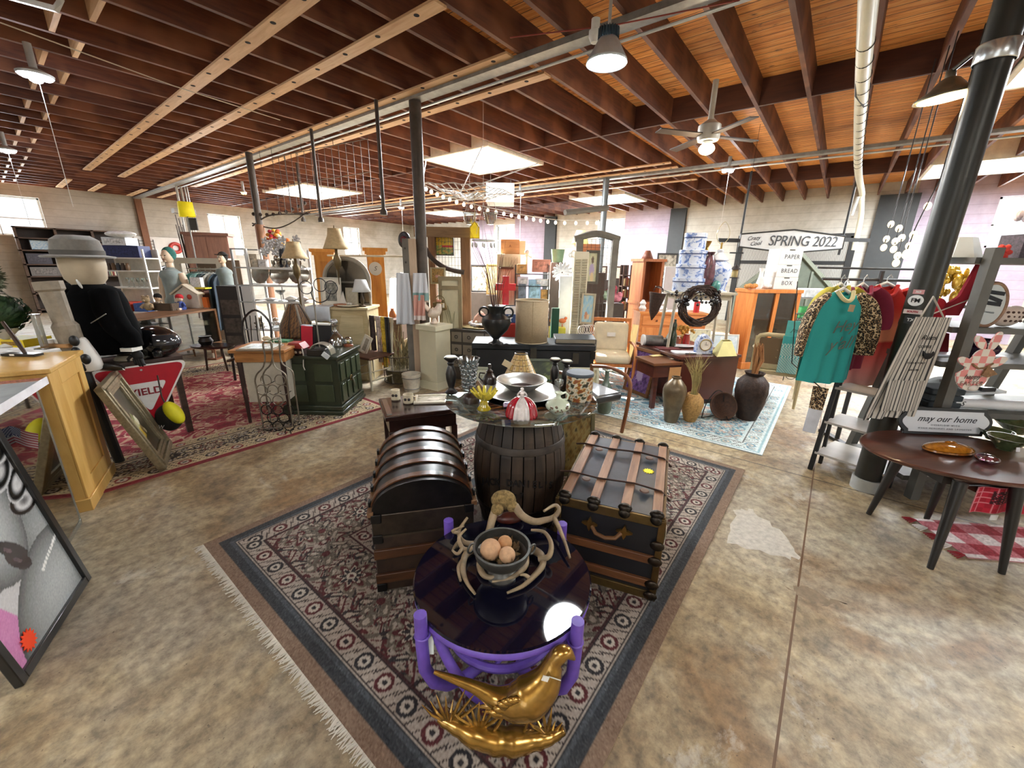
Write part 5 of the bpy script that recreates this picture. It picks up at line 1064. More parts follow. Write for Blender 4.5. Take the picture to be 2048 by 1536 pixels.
t,s=T('painted_birdhouse','cream painted birdhouse with a red roof flower behind the red hat doll','birdhouse',376,616,SZ); k=s; B().prism([(-24*k,0),(24*k,0),(24*k,26*k),(0,42*k),(-24*k,26*k)],0,.12).o('house',mat('#d5d0c0',.7),t); b=B(); [b.box((q*13*k,.05,36*k),(34*k,.18,3*k),ry=q*.6) for q in(-1,1)]; each(b,'roof',mat('#c4bca6',.7),t); B().ball((8*k,-.01,22*k),(5*k,.01,5*k),10,6).o('painted_flower',mat('#c0503a',.6),t)
t,s=T('yellow_display','yellow book stand with small boxes at the right end of the showcase','stand',408,614,SZ); k=s; B().box((-3*k,0,18*k),(28*k,.12,36*k)).o('brown_box',mat('#4d2b1c',.6),t); B().box((12*k,-.08,10*k),(10*k,.06,20*k)).o('orange_box',mat('#d8702a',.5),t); B().box((0,-.01,37*k),(34*k,.16,2.5*k)).o('yellow_shelf',mat('#d8cf3a',.5),t); B().box((-4*k,0,48*k),(20*k,.08,18*k)).o('white_card',mat('#dfe0e4',.6,var=.3,sc=60),t)
t,s=T('copper_lantern','small copper lantern on the floor under the showcase','lantern',430,718,0); b=B(); k=s; B().box((0,0,1.5*k),(20*k,20*k,3*k)).o('base',mat('#6b3f28',.5,.4),t); B().prism([(-12*k,20*k),(12*k,20*k),(0,30*k)],-10*k,10*k).o('roof',mat('#6b3f28',.5,.4),t); [b.box((x*k,y*k,11*k),(2*k,2*k,18*k)) for x in(-9,9) for y in(-9,9)]; each(b,'post',mat('#6b3f28',.5,.4),t); B().cyl((0,0,3*k),(0,0,12*k),3*k).o('candle',mat('#e0d9c6',.6),t)
t,s=T('oval_dish_table','dark oval side table with a black pot beside the showcase','table',425,690,.42); b=B(); b.lathe([(0,-.03),(40*s,-.03),(42*s,0),(0,0)],28,sy=.6); b.o('top',M_MAH,t); b=B(); [b.cyl((x*s,0,-.03),(x*1.3*s,0,-.42),.02,.013,8) for x in(-16,16)]; each(b,'leg',M_MAH,t); B().lathe([(9*s,0.001),(13*s,8*s),(9*s,15*s),(11*s,18*s),(0,17*s)],18,(-12*s,0,0)).o('pot',M_EBN,t)
# ---- mannequins
def bust(px,py,d,lab,hairc,hat=None,sc=1.,arms=True,top='#8d9a98',ped=1.0):
    p=A(px,py,d); t=thing('mannequin',lab,'mannequin',(p.x,p.y,0),CR); z0=p.z; k=sc
    b=B(); b.tube(smoothp([Vector((0,0,z0-.3)),Vector((0,0,z0)),Vector((0,0,z0+.18*k)),Vector((0,-.01,z0+.32*k)),Vector((0,0,z0+.42*k)),Vector((0,0,z0+.47*k))],4),[.17*k]*4+[.14*k]*4+[.145*k]*4+[.16*k,.16*k,.15*k,.14*k]+[.1*k,.08*k,.06*k,.05*k,.05*k],18); b.o('grey_top',mat(top,.85,var=.15),t)
    b=B(); b.lathe([(.05*k,.44*k),(.047*k,.54*k)],14,(0,0,z0)); b.ball((0,-.012*k,z0+.64*k),(.078*k,.095*k,.115*k),16,12); b.ball((0,-.105*k,z0+.63*k),(.012*k,.018*k,.022*k),8,6); b.ball((0,-.09*k,z0+.565*k),(.03*k,.02*k,.015*k),8,6); b.o('head',mat('#d9c0a4',.5,var=.04),t,smooth=180)
    b=B(); [b.ball((q*.032*k,-.098*k,z0+.655*k),(.014*k,.006*k,.007*k),8,5) for q in(-1,1)]; each(b,'eye',mat('#3a3029',.4),t); B().ball((0,-.104*k,z0+.585*k),(.022*k,.006*k,.008*k),8,5).o('lips',mat('#9c4a44',.5),t)
    b=B().ball((0,.03*k,z0+.68*k),(.10*k,.10*k,.115*k),14,10); b.o('hat' if hat else 'hair',mat(hairc,.9,var=.3),t)
    if hat: B().lathe([(.13*k,0),(.13*k,.015*k),(0,.02*k)],18,(0,0,z0+.72*k)).o('hat_brim',mat(hairc,.9),t)
    if arms:
        for q in(-1,1): b=B(); b.tube(smoothp([Vector((q*.15*k,0,z0+.37*k)),Vector((q*.20*k,0,z0+.2*k)),Vector((q*.21*k,-.02,z0)),Vector((q*.17*k,-.08,z0-.18*k))],4),[.055*k]*4+[.045*k]*4+[.035*k]*5,10); b.o('arm',mat('#d9c0a4',.5,var=.04),t)
    B().cyl((0,0,0.02),(0,0,z0),.025,n=10).o('pole',M_STEEL,t); B().lathe([(.16,0),(.16,.02),(0,.022)],24).o('foot',M_STEEL,t); return t
bust(353,592,7.15,'mannequin with bobbed teal hair and a grey blouse behind the showcase','#2f6a62',None,1.05); bust(455,576,7.5,'mannequin bust with a black hat right of the white clothes rail','#14120f',1,.82,False,'#7d8886')
# white wardrobe frame with clothes
w0,w1=A(372,640,7.7),A(462,650,7.7); t=thing('clothes_wardrobe','white open fronted wardrobe frame hung with teal and grey clothes','wardrobe',(w0.x,w0.y,0),CR+.05); ww=(A(455,520,7.7)-A(368,520,7.7)).length; wh=A(400,516,7.7).z; M_WHT=mat('#d8d2c4',.55,var=.06)
b=B(); [b.bx(x,x+.09,0,.05,.05,wh) for x in(0,ww-.09)]; b.bx(.09,ww-.09,0,.05,wh-.10,wh); b.bx(.09,ww-.09,0,.05,.05,.17); each(b,'front_frame',M_WHT,t); B().bx(0,ww,.05,.6,wh-.03,wh).o('top',M_WHT,t); B().bx(0,ww,.05,.6,.02,.06).o('bottom',M_WHT,t); B().bx(.0,ww,.58,.6,.06,wh-.03).o('back',mat('#8d7b6d',.7),t); B().cyl((.03,.25,wh-.2),(ww-.03,.25,wh-.2),.014,n=10).o('rail',M_GALV,t)
r=random.Random(4)
for i,(c,l,lab) in enumerate((('#6fa6a0',.5,'teal knit top hanging first in the white wardrobe'),('#8fb9b3',.45,'pale teal top hanging second in the white wardrobe'),('#5f6a70',.9,'slate grey dress hanging third in the white wardrobe'),('#c9c4ba',.75,'cream shirt hanging fourth in the white wardrobe'),('#4d5d6a',1.05,'long blue grey dress hanging fifth in the white wardrobe'),('#3f4a55',1.1,'long dark slate dress hanging last in the white wardrobe'))):
    x=.17+(ww-.34)*i/5; base=Vector((w0.x,w0.y,0))+Matrix.Rotation(CR+.05,4,'Z')@Vector((x,.25,wh-.22)); g_=thing('hanging_garment',lab,'garment',base,CR+.05+.9,'clothes in the white wardrobe')
    B().grid(lambda u,v:((u-.5)*(.34+.1*v)*(1 if v>.12 else v/.12*.8+.2),.045*math.sin(u*17+i)*(.3+v),-.04-l*v),16,12).o('cloth',mat(c,.9,var=.15),g_,solid=.012); B().tube([(0,0,.02),(.012,0,.035),(0,0,.045),(0,0,-.02),(-.15,0,-.06),(.15,0,-.06),(0,0,-.02)],.004,5).o('hanger',M_GALV,g_)
# folding screen-like brown wardrobe far behind
p=A(425,560,11.5); h_=A(425,472,11.5).z; t=thing('brown_wardrobe','tall plain brown wardrobe below the left window','wardrobe',(p.x,p.y,0),CR+.3); B().bx(-.5,.55,0,.5,.05,h_).o('body',wood('#5a3a30','#7a5445',.5,2),t); B().bx(-.54,.59,-.03,.52,h_,h_+.07).o('cornice',wood('#5a3a30','#7a5445',.5),t); b=B(); b.bx(-.48,.015,-.012,0,.1,h_-.05); b.bx(.035,.53,-.012,0,.1,h_-.05); each(b,'door',wood('#61413a','#83604f',.5,2),t); B().bx(-.5,.55,-.01,.5,0,.05).o('plinth',mat('#3a2620',.6),t)
# yellow boxed sign on a pole
p=A(400,560,8.0); q=A(402,424,8.0); t=thing('yellow_lamp_sign','yellow fabric lamp shade high on a stand near the left wall','floor lamp',(p.x,p.y,0),CR); s=S(q); z=q.z; B().cyl((0,0,.02),(0,0,z-.12),.012,n=8).o('pole',M_STEEL,t); B().lathe([(.15,0),(.15,.02),(0,.025)],20).o('foot',M_STEEL,t); b=B().lathe([(16*s,-13*s),(14.5*s,13*s)],4,(0,0,z),cap=False); b.m=Matrix(); b.o('yellow_shade',mat('#e8d41e',.7,em=.25),t,solid=.004); B().box((9*s,0,z-26*s),(14*s,.02,22*s)).o('hanging_card',mat('#3b3b3c',.6),t)
# upright bundle of conduits where the beam meets the left side
p=F(352,372,ZJ-.06); t=thing('conduit_bundle','bundle of upright steel conduits dropping from the beam near the left wall','conduit',(p.x,p.y,0)); b=B(); [b.cyl((dx,dy,.0),(dx,dy,ZJ-.06),.03 if k<2 else .016,n=10) for k,(dx,dy) in enumerate(((0,0),(.09,-.05),(.16,-.1),(.2,-.16)))]; each(b,'pipe',mat('#b5b2aa',.4,.5),t); B().box((.05,-.05,2.95),(.5,.3,.12)).o('junction_box',mat('#6d665c',.5,.3),t)
b=B(); r=random.Random(8); [b.cyl((-.15+.05*k,-.3,.0),(-.24+.03*k,-.25,2.7+r.uniform(-.2,.15)),.014,n=6) for k in range(6)]; q=thing('pole_bundle','bundle of dark poles leaning on the steel conduits','poles',(p.x,p.y,0)); each(b,'pole',mat('#4a4038',.6),q)
# ================= BACK LEFT AND MIDDLE =================
def G(name,label,cat,px,py,d,rz=0,group=None,floor=False,hang=False):
    """a thing whose foot is seen at (px,py) at distance d; turned to face the photographer, plus rz"""
    p=A(px,py,d)
    if floor: p.z=0
    return thing(name,label,cat,p,CR+rz,group),d/FPX
def blk(name,label,cat,x0,x1,yt,yb,d,dep,m,rz=0,floor=False,part='body',bev=.004,group=None):
    t,s=G(name,label,cat,(x0+x1)/2,yb,d,rz,group,floor); w=(x1-x0)*s; h=hgt((x0+x1)/2,yt,t); B().bx(-w/2,w/2,0,dep,0,h).o(part,m,t,bev=bev); return t,s,w,h
def lids(t,w,h,dep,m,o=.02,th=.03): B().bx(-w/2-o,w/2+o,-o,dep+o,h,h+th).o('top',m,t)
def openshelf(name,label,cat,x0,x1,yt,d,dep,m,rows,rz=0,back=None,post=.03,th=.025):
    """open shelf unit standing on the floor; rows = pixel heights of its boards; returns local board heights"""
    t,s=G(name,label,cat,(x0+x1)/2,560,d,rz,None,True); w=(x1-x0)*s; h=hgt((x0+x1)/2,yt,t); zs=[hgt((x0+x1)/2,r,t) for r in rows]
    b=B(); [b.bx(x,x+post,y,y+post,0,h) for x in(-w/2,w/2-post) for y in(0,dep-post)]; each(b,'upright',m,t,smooth=0)
    for z in zs: B().bx(-w/2,w/2,0,dep,z-th,z).o('shelf_board',m,t,smooth=0)
    if back: B().bx(-w/2,w/2,dep-.01,dep,0,h).o('back_panel',back,t,smooth=0)
    return t,s,w,h,zs
def on(t,x,y,z): return t.matrix_basis@Vector((x,y,z)) if False else Matrix.Translation(t.location)@Matrix.Rotation(t.rotation_euler.z,4,'Z')@Vector((x,y,z))
def sit(name,label,cat,t,x,y,z,rz=0,group=None): return thing(name,label,cat,on(t,x,y,z+.001),t.rotation_euler.z+rz,group)
# dark wall shelving along the left wall
M_DKW=wood('#3a2a20','#5e4635',.6,0,2.,8)
t=thing('wall_shelving','long dark brown shelving standing against the left wall','shelving',(.75,18.95,0)); WB=2.45
b=B(); [b.bx(x,x+.06,0,.45,0,2.5) for x in(0,.8,1.6,2.35)]; each(b,'upright',M_DKW,t,smooth=0); B().bx(0,2.41,.43,.45,0,2.5).o('back_panel',mat('#33271f',.7),t,smooth=0)
for z in(.12,.6,1.1,1.45,1.85,2.2,2.5): B().bx(0,2.41,0,.45,z-.035,z).o('shelf_board',M_DKW,t,smooth=0)
r=random.Random(31)
for k,(x,z,w,h,c,lab) in enumerate(((.25,1.85,.42,.30,'#7fb0d4','blue and white seascape print on the dark wall shelving'),(.95,1.85,.5,.30,'#7d8f4f','green leafy print on the dark wall shelving'))):
    q=thing('framed_print',lab,'picture',(.75+x+w/2,19.15,z+.001),0,rot=(-.12,0,0)); frame(q,w,h,.02,mat('#2a2320',.5),art([c,'#dfe6e6' if k==0 else '#2c3424',c],1.4,k*5),.02)
def carton(t,x,z,w,h,dep,c,lab,y=.08,var=.5,name='carton',cat='box',group=None,sc=22):
    q=sit(name,lab,cat,t,x+w/2,y,z,group=group); B().bx(-w/2,w/2,0,dep,0,h).o('carton',mat(c,.5,var=.15),q,bev=.003); B().bx(-w*.4,w*.4,-.003,-.0005,h*.2,h*.8).o('printed_face',mat(c,.5,var=.8,sc=sc),q); return q
for x,z,w,h,c,lab in((.1,1.45,.5,.3,'#43414a','dark purple printed carton, left on the dark wall shelving'),(.9,1.45,.3,.25,'#8a8a8f','small grey carton in the middle of the dark wall shelving'),(1.25,1.45,.3,.28,'#b7a98c','tan printed carton right of the grey carton on the dark shelving'),(1.7,1.85,.5,.26,'#5a4034','brown carton high at the right of the dark wall shelving'),(.1,1.1,.6,.26,'#6f6a66','wide stone grey carton low on the dark wall shelving')): carton(t,x,z,w,h,.3,c,lab)
bc=('#7b2d26','#c9bfa8','#3d4a5a','#8a6b3f','#d6d0c4','#4a2a2a','#6b7a6a','#a89470')
for k in range(12):
    x=.15+.05*k; q=sit('book','old books standing in a row low on the dark wall shelving','book',t,x,.1,.6,group='books on the dark wall shelving'); h=r.uniform(.2,.28); B().bx(0,.042,0,.18,0,h).o('cover',mat(bc[k%8],.6),q)
for k in range(8):
    x=1.66+.045*k; q=sit('book','book standing in the right bay of the dark wall shelving','book',t,x,.1,1.1,group='books in the right bay'); B().bx(0,.038,0,.18,0,r.uniform(.2,.28)).o('cover',mat(bc[(k+3)%8],.6),q)
# pegboard with kitchenware on the left wall
t=thing('pegboard','white pegboard of kitchen gadgets on the left wall','pegboard',(3.45,19.44,1.55)); B().bx(0,1.75,0,.03,0,.85).o('board',mat('#e3dfd8',.6,var=.05),t)
q=thing('red_ring_tin','round red tin mould hanging on the pegboard','mould',(4.55,19.40,2.05)); B().ring(.15,.06,(0,0,0),28,10,'xz').o('ring',mat('#b5382f',.4),q)
q=thing('wire_rack','dark wire rack hanging at the left of the pegboard','rack',(3.75,19.41,1.95)); b=B(); [b.box((0,0,.1*k),(.4,.015,.015)) for k in range(4)]; [b.box((x,0,.15),(.015,.015,.42)) for x in(-.2,.2)]; b.o('wires',mat('#3a3a3a',.4,.5),q)
q=thing('hanging_scoop','dark red strap of utensils hanging at the right of the pegboard','utensils',(5.0,19.40,1.9)); b=B(); b.tube([(0,0,.4),(.02,-.02,.2),(0,0,-.1)],[.03,.07,.05],8); b.o('strap',mat('#3b1f24',.6,var=.6,sc=30),q)
# white shelf unit with boxed goods and glassware
M_WS=mat('#dfddd8',.5,var=.04)
t,s,w,h,zs=openshelf('white_shelf_unit','white shelf unit of boxed goods and glassware behind the dummy','shelving',205,298,498,8.6,.4,M_WS,(625,575,541,515),0,mat('#cfc9bd',.7))
for k,(x,w_,z,hh,c,lab) in enumerate(((.10,.75,zs[3],.24,'#27305a','dark blue printed carton on the white shelf unit'),(.12,.5,zs[3]+.245,.16,'#d5d9dc','white printed carton stacked on the dark blue carton'),(.15,.24,zs[0],.2,'#b9422f','small orange red carton low on the white shelf unit'),(.45,.3,zs[0],.18,'#3a5a9a','small bright blue carton low on the white shelf unit'))): carton(t,-w/2+x,z,w_,hh,.3,c,lab)
q=sit('crumpled_bag','crumpled white plastic bag on top of the stacked cartons','bag',t,.02,.12,zs[3]+.41); B().ball((0,0,.06),(.32,.14,.07),14,8).o('bag',mat('#e6eaea',.3,var=.2,sc=12,bmp=.6),q)
for k in range(5): q=sit('water_glass','stemmed clear glasses in a row on the white shelf unit','glass',t,-.05+.11*k,.1,zs[1],group='glasses on the white shelf unit'); B().lathe([(.03,0),(.03,.006),(.006,.012),(.006,.09),(.035,.13),(.032,.2),(.028,.2),(.03,.14),(0,.1)],14).o('bowl',glass('#f2fafa',.3),q)
for k in range(5): q=sit('jar','small dark jars on the middle board of the white shelf unit','jar',t,-.38+.1*k,.1,zs[2],group='jars on the white shelf unit'); B().lathe([(.035,0),(.04,.03),(.04,.1),(.025,.13),(.03,.15),(0,.15)],12).o('jar',mat(('#4a3a30','#6d5238','#2e3138')[k%3],.4),q)
# dark shoe rack
t,s,w,h,zs=openshelf('shoe_rack','dark rack of black shoes in front of the pegboard','rack',268,340,525,9.4,.4,mat('#2d2b2c',.5),(592,565,540),0)
for j,z in enumerate(zs):
    for k in range(6): q=sit('shoe','pairs of black shoes on the dark shoe rack','shoe',t,-w/2+.1+k*w/6.4,.12,z,group='shoes on the dark rack'); b=B(); b.tube([(0,.12,.05),(0,.03,.05),(0,-.08,.035),(0,-.13,.03)],[.05,.045,.04,.025],8); b.o('shoe',mat('#1c1b1e',.4,var=.3),q)
# grey metal shelving with silver
t,s,w,h,zs=openshelf('metal_shelving','white metal shelving of silver platters and dishes','shelving',497,601,498,6.4,.42,mat('#d9dad8',.4,.2),(660,604,570,535),0,None,.035,.03); MS=t
b=B(); [b.bx(-w/2-.22,-w/2-.19,y,y+.03,0,h) for y in(0,.35)]; [b.bx(-w/2-.22,-w/2,y,y+.02,z-.02,z) for y in(0,.36) for z in(h,*zs)]; each(b,'side_frame',mat('#9a9c9b',.4,.4),t,smooth=0)
M_SIL=mat('#b8b2a6',.22,.9,var=.35,sc=9)
for k,(x,rd,lab) in enumerate(((-.33,.17,'silver platter at the left of the metal shelving'),(-.02,.17,'silver platter in the middle of the metal shelving'),(.30,.16,'pewter platter at the right of the metal shelving'))):
    q=sit('silver_platter',lab,'platter',t,x,.22,zs[2]); q.rotation_euler=(PI/2-.2,0,CR+(-.2+.2*k)); q.location.z+=rd; B().lathe([(0,-.01),(rd*.7,-.005),(rd*.75,.008),(rd,.018),(rd*.98,.022),(rd*.72,.014),(0,.002)],32,wob=lambda a,z:.02*math.cos(16*a)).o('platter',M_SIL,q)
for k in range(6): q=sit('silver_cup','small silver cups lined up on the upper metal shelf','cup',t,-.05+.085*k,.12,zs[3],group='silver cups'); B().lathe([(.025,0),(.025,.01),(.008,.02),(.03,.06),(.028,.11),(.02,.11),(.02,.06),(0,.05)],14).o('cup',M_SIL,q)
for k,(x,c,lab) in enumerate(((-.40,'#b9ad98','tall patterned tin at the left of the upper metal shelf'),(-.27,'#d9d4cf','white and pink china box on the upper metal shelf'))): carton(t,x,zs[3],.12,.2-.08*k,.1,c,lab)
q=sit('goblet','clear stemmed compote on the lower metal shelf','goblet',t,.0,.12,zs[1]); B().lathe([(.05,0),(.05,.01),(.01,.02),(.01,.1),(.07,.15),(.075,.18),(.06,.16),(0,.12)],18).o('goblet',crystal(),q)
for k,(x,lab) in enumerate(((-.2,'stack of white plates left of the stemmed compote'),(.15,'white covered dish right of the stemmed compote'),(.33,'white serving dish at the right end of the lower metal shelf'))): q=sit('white_dish',lab,'dish',t,x,.15,zs[1]); B().lathe([(.05,0),(.06,.01),(.10,.03),(.1,.04),(.05,.07 if k else .05),(.02,.08 if k else .05),(0,.08 if k else .05)],22).o('dish',mat('#e6e4e0',.25,coat=.5),q)
for k,(x,lab) in enumerate(((-.42,'stacked silver dishes low on the metal shelving'),(-.15,'glass candy dish low on the metal shelving'),(.05,'small white figurine low on the metal shelving'))): q=sit('tableware',lab,'dish',t,x,.12,zs[0]); B().lathe([(.06,0),(.08,.03),(.05,.05),(.09,.09),(.03,.12),(.05,.17),(0,.18)],16).o('dish',(M_SIL,crystal(),mat('#dcd9d2',.4))[k],q)
# silver floral display on the shelf top
q=sit('silver_flower_display','white and silver petal display with dark drape on the metal shelving','ornament',t,.08,.2,zs[3]); r=random.Random(17); B().cyl((0,0,0),(0,0,.3),.07,.05,12).o('dark_base',mat('#1d1d22',.5,var=.5),q); b=B()
for k in range(30):
    c=Vector((r.uniform(-.32,.30),r.uniform(-.1,.1),r.uniform(.16,.44)))
    for j in range(5): a=j*2*PI/5; b.ball(c+Vector((.035*math.cos(a),-.02,.035*math.sin(a))),(.022,.008,.034),6,4,ry=PI/2-a)
b.o('petals',mat('#cfd0d0',.25,.5),q)['kind']='stuff'
B().ball((-.05,-.1,.14),(.05,.05,.05),12,8).o('silver_ball',M_SIL,q)
# bouquet on a tall stand
t,s=G('flower_stand','autumn bouquet of orange, red and cream flowers on a tall stand','flowers',562,560,7.3,floor=True); z=A(562,492,7.3).z; B().cyl((0,0,.02),(0,0,z),.012,n=8).o('stand',M_STEEL,t); B().lathe([(.14,0),(.14,.02),(0,.025)],20).o('foot',M_STEEL,t); B().lathe([(.04,z-.1),(.07,z),(.09,z+.05),(0,z+.05)],16).o('bowl',mat('#b9a26a',.4),t)
for c in('#d98b2e','#a81f35','#e4d3a6','#c26a2a','#e0b04a'):
    b=B(); [b.ball((r.gauss(0,.075),r.gauss(0,.06),z+.13+r.gauss(0,.06)),(.038,.038,.032),8,6) for k in range(11)]; b.o('blossoms',mat(c,.8,var=.3,sc=40),t)['kind']='stuff'
# lamps with bell shades on poles
def polelamp(px,yb,yt,rb,rt,d,lab,c='#c4ad82',base='#6b5a3a',cat='floor lamp',em=0,name='bell_lamp'):
    t,s=G(name,lab,cat,px,yb,d,floor=True); z0=A(px,yb,d).z; z1=A(px,yt,d).z; R0,R1=rb*s,rt*s; hh=z1-z0
    B().lathe([(.15,0),(.15,.02),(.04,.04),(.015,.06)],20).o('foot',mat(base,.4,.5),t); B().lathe([(.015,.05),(.012,z0-.3),(.05,z0-.22),(.055,z0-.14),(.02,z0-.06),(.012,z0+hh*.8)],12).o('pole',mat(base,.4,.5),t)
    B().lathe([(R0,z0),(R0*.86,z0+.2*hh),(R1*1.15,z0+.65*hh),(R1,z1)],24,cap=False).o('shade',mat(c,.8,var=.15,sc=30,em=em or None),t,solid=.004); B().cyl((0,0,z1-.02),(0,0,z1+.04),.01,.006,8).o('finial',mat(base,.4,.6),t); return t
polelamp(590,517,484,25,12,5.9,'tan bell shaded lamp beside the metal shelving'); polelamp(672,498,458,24,12,5.6,'tan bell shaded lamp before the pine pillar, right of the metal shelving')
# brass drop rod with bulb
def hangrod(px,y0,y1,lab,d=None,r_=.02,knob=True,m=M_COL,x=3.62):
    p=F(px,y0,ZJ-.03); t=thing('hanging_pipe',lab,'pipe',(p.x,p.y,ZJ-.03)); z1=Vz(px+(y1-y0)*.06,y1,p.x,p.y); L_=ZJ-.03-z1; B().cyl((0,0,.33 if px==594 else .0),(0,0,-L_),r_,n=10).o('pipe',m,t)
    if knob: B().lathe([(r_,-L_+.05),(r_*1.9,-L_+.02),(r_*1.9,-L_-.03),(0,-L_-.04)],12).o('end_fitting',m,t)
    return t,z1
hangrod(752,200,425,'dark pipe hanging from the near beam left of the middle column',r_=.024); hangrod(622,258,440,'dark pipe hanging from the near beam above the bell lamps',r_=.024); hangrod(594,335,440,'shorter dark pipe hanging left of the bell lamps',r_=.024)
# pine pillars and rail
def pillar(px0,px1,yt,d,lab,dk='#6b3020'):
    t,s=G('pine_pillar',lab,'pillar',(px0+px1)/2,600,d,.35,None,True); w=(px1-px0)*s; h=hgt((px0+px1)/2,yt,t); M=wood('#c9802e','#e8a94e',.45,2,2.,8)
    B().bx(-w/2,w/2,0,w,0.12,h-.1).o('shaft',M,t); B().bx(-w/2-.03,w/2+.03,-.03,w+.03,0,.12).o('plinth',M,t); b=B(); b.bx(-w/2-.03,w/2+.03,-.03,w+.03,h-.1,h-.05); b.bx(-w/2-.06,w/2+.06,-.06,w+.06,h-.05,h); b.o('capital',M,t); B().bx(-w*.22,w*.22,-.006,0,h*.35,h*.9).o('front_panel',wood('#b56d28','#d9963f',.45,2,2.,8),t); B().bx(-w/2-.004,-w/2,0,w,.12,h-.1).o('dark_side',wood('#5a2a1a','#7d4228',.5,2),t); return t
P1=pillar(640,672,498,6.6,'orange pine pillar left of the arched mirror'); P2=pillar(742,773,496,6.6,'orange pine pillar with a white oval plaque, right of the arched mirror')
e0,e1=A(655,511,6.3),A(812,513,6.0); one(B().tube([Vector(),e1-e0],.014,8),'pale_rail',mat('#d8cdb4',.6),'pale horizontal pole across the two pine pillars','pole',e0)
t,s=G('oval_plaque','white oval plaque with a scroll letter on the right pine pillar','plaque',752,553,6.4); B().lathe([(0,-.02),(12*s,-.02),(13*s,0),(0,.01)],28).o('plaque',mat('#ecebe6',.4,var=.03),t); t.rotation_euler=(PI/2,0,CR); t.location.z+=15*s; text('S',12*s,mat('#6b665c',.5),t,(0,0,.012),(0,0,0),'letter',.002,shear=.3)
# light pine sideboard, arched mirror, prints and lamp
t,s,w,h=blk('pine_sideboard','light weathered pine sideboard with a carved front left of the middle column','sideboard',640,742,619,723,5.85,.5,wood('#a8946a','#cdbb90',.6,0,2.,7),.0,True); SB=t; SH=h+.03; lids(t,w,h,.5,wood('#b3a078','#d6c69c',.55,0,2.,7))
b=B(); [b.prism([(-w*.22,.03),(w*.42,.03),(w*.42,h-.08),(w*.02,h-.08),(-.06*w,h*.72),(-w*.02,h*.62),(-w*.14,h*.5)],-.018,-.001)]; b.o('carved_front',wood('#b5a47c','#d8c89e',.6,0,2.,7),t); B().bx(-w*.5,w*.5,-.012,-.001,h*.36,h*.40).o('front_rail',wood('#8d7a54','#b09c70',.6),t)
b=B(); [b.bx(x,x+.06,-.004,.06,-0,.03) for x in(-w/2,w/2-.06)]; 
q=sit('arched_mirror','grey arched window frame mirror on the pine sideboard','mirror',t,.0,.34,SH); AW,AH=.64,.66; pr=[(-AW/2,0),(-AW/2,AH*.55)]+[(-AW/2*math.cos(PI*k/16),AH*.55+AH*.45*math.sin(PI*k/16)) for k in range(1,16)]+[(AW/2,AH*.55),(AW/2,0)]
B().prism(pr,.0,.02).o('mirror_glass',mat('#6d655a',.1,.7,var=.3,sc=3),q,smooth=0); B().tube([(x,0,z) for x,z in pr],.032,8,closed=True).o('arched_frame',mat('#a29a8a',.6),q); b=B(); b.box((0,-.008,AH*.5),(AW,.02,.025)); b.box((-.12,-.008,AH*.5),(.025,.02,AH*.9)); b.o('mullions',mat('#7d766a',.6),q)
q=sit('framed_print','white matted landscape print on the left of the pine sideboard','picture',t,-.18,.16,SH); q.rotation_euler=(-.12,0,CR); frame(q,.30,.40,.02,mat('#c9c4b6',.5),art(['#4a4a44','#7d7a6d','#a8a494'],1.2,1),.02,.05)
q=sit('framed_print','small pale print right of the matted landscape on the sideboard','picture',t,.10,.2,SH); q.rotation_euler=(-.12,0,CR); frame(q,.18,.26,.015,mat('#b0a78e',.5),art(['#b5ac94','#cfc7b0'],1.2,7),.02)
q=sit('table_lamp','small table lamp with a white empire shade on the pine sideboard','lamp',t,.27,.14,SH); B().lathe([(.05,0),(.05,.015),(.015,.03),(.03,.09),(.012,.16),(.008,.24)],14).o('base',mat('#4a3c28',.4,.4),q); B().lathe([(.125,.21),(.10,.28),(.075,.38)],20,cap=False).o('shade',mat('#dedfdd',.7,var=.04),q,solid=.003)
q=sit('shell_plate','stack of pale plates with shells on the sideboard','plate',t,.08,.09,SH); B().lathe([(.04,0),(.14,.02),(.14,.03),(0,.03)],24).o('plates',mat('#dcd4c0',.4),q); b=B(); [b.ball((-.05+.03*k,0,.045),(.025,.03,.018),8,6) for k in range(4)]; b.o('shells',mat('#e6e0d4',.5),q)
q=sit('lace_cloth','folded white lace cloth hanging over the left of the sideboard','cloth',t,-.30,-.0,SH); B().grid(lambda u,v:((u-.5)*.34,.26-.30*min(v,.6)/.6-.0,.006-(max(0,v-.6)*.5+.02*math.sin(u*14)*max(0,v-.6))),14,12).o('cloth',mat('#d3dae0',.9,var=.1),q,solid=.006)
q=sit('sailboat_model','little model sailboat with a pale sail on the sideboard','model',t,-.02,.06,SH); b=B(); b.tube([(-.09,0,.03),(0,0,.02),(.09,0,.035)],[.012,.03,.012],8); b.o('hull',mat('#a86c4a',.5),q); B().prism([(-.01,.05),(.09,.06),(.06,.22)],-.002,.002).o('sail',mat('#dcd6ca',.8),q)
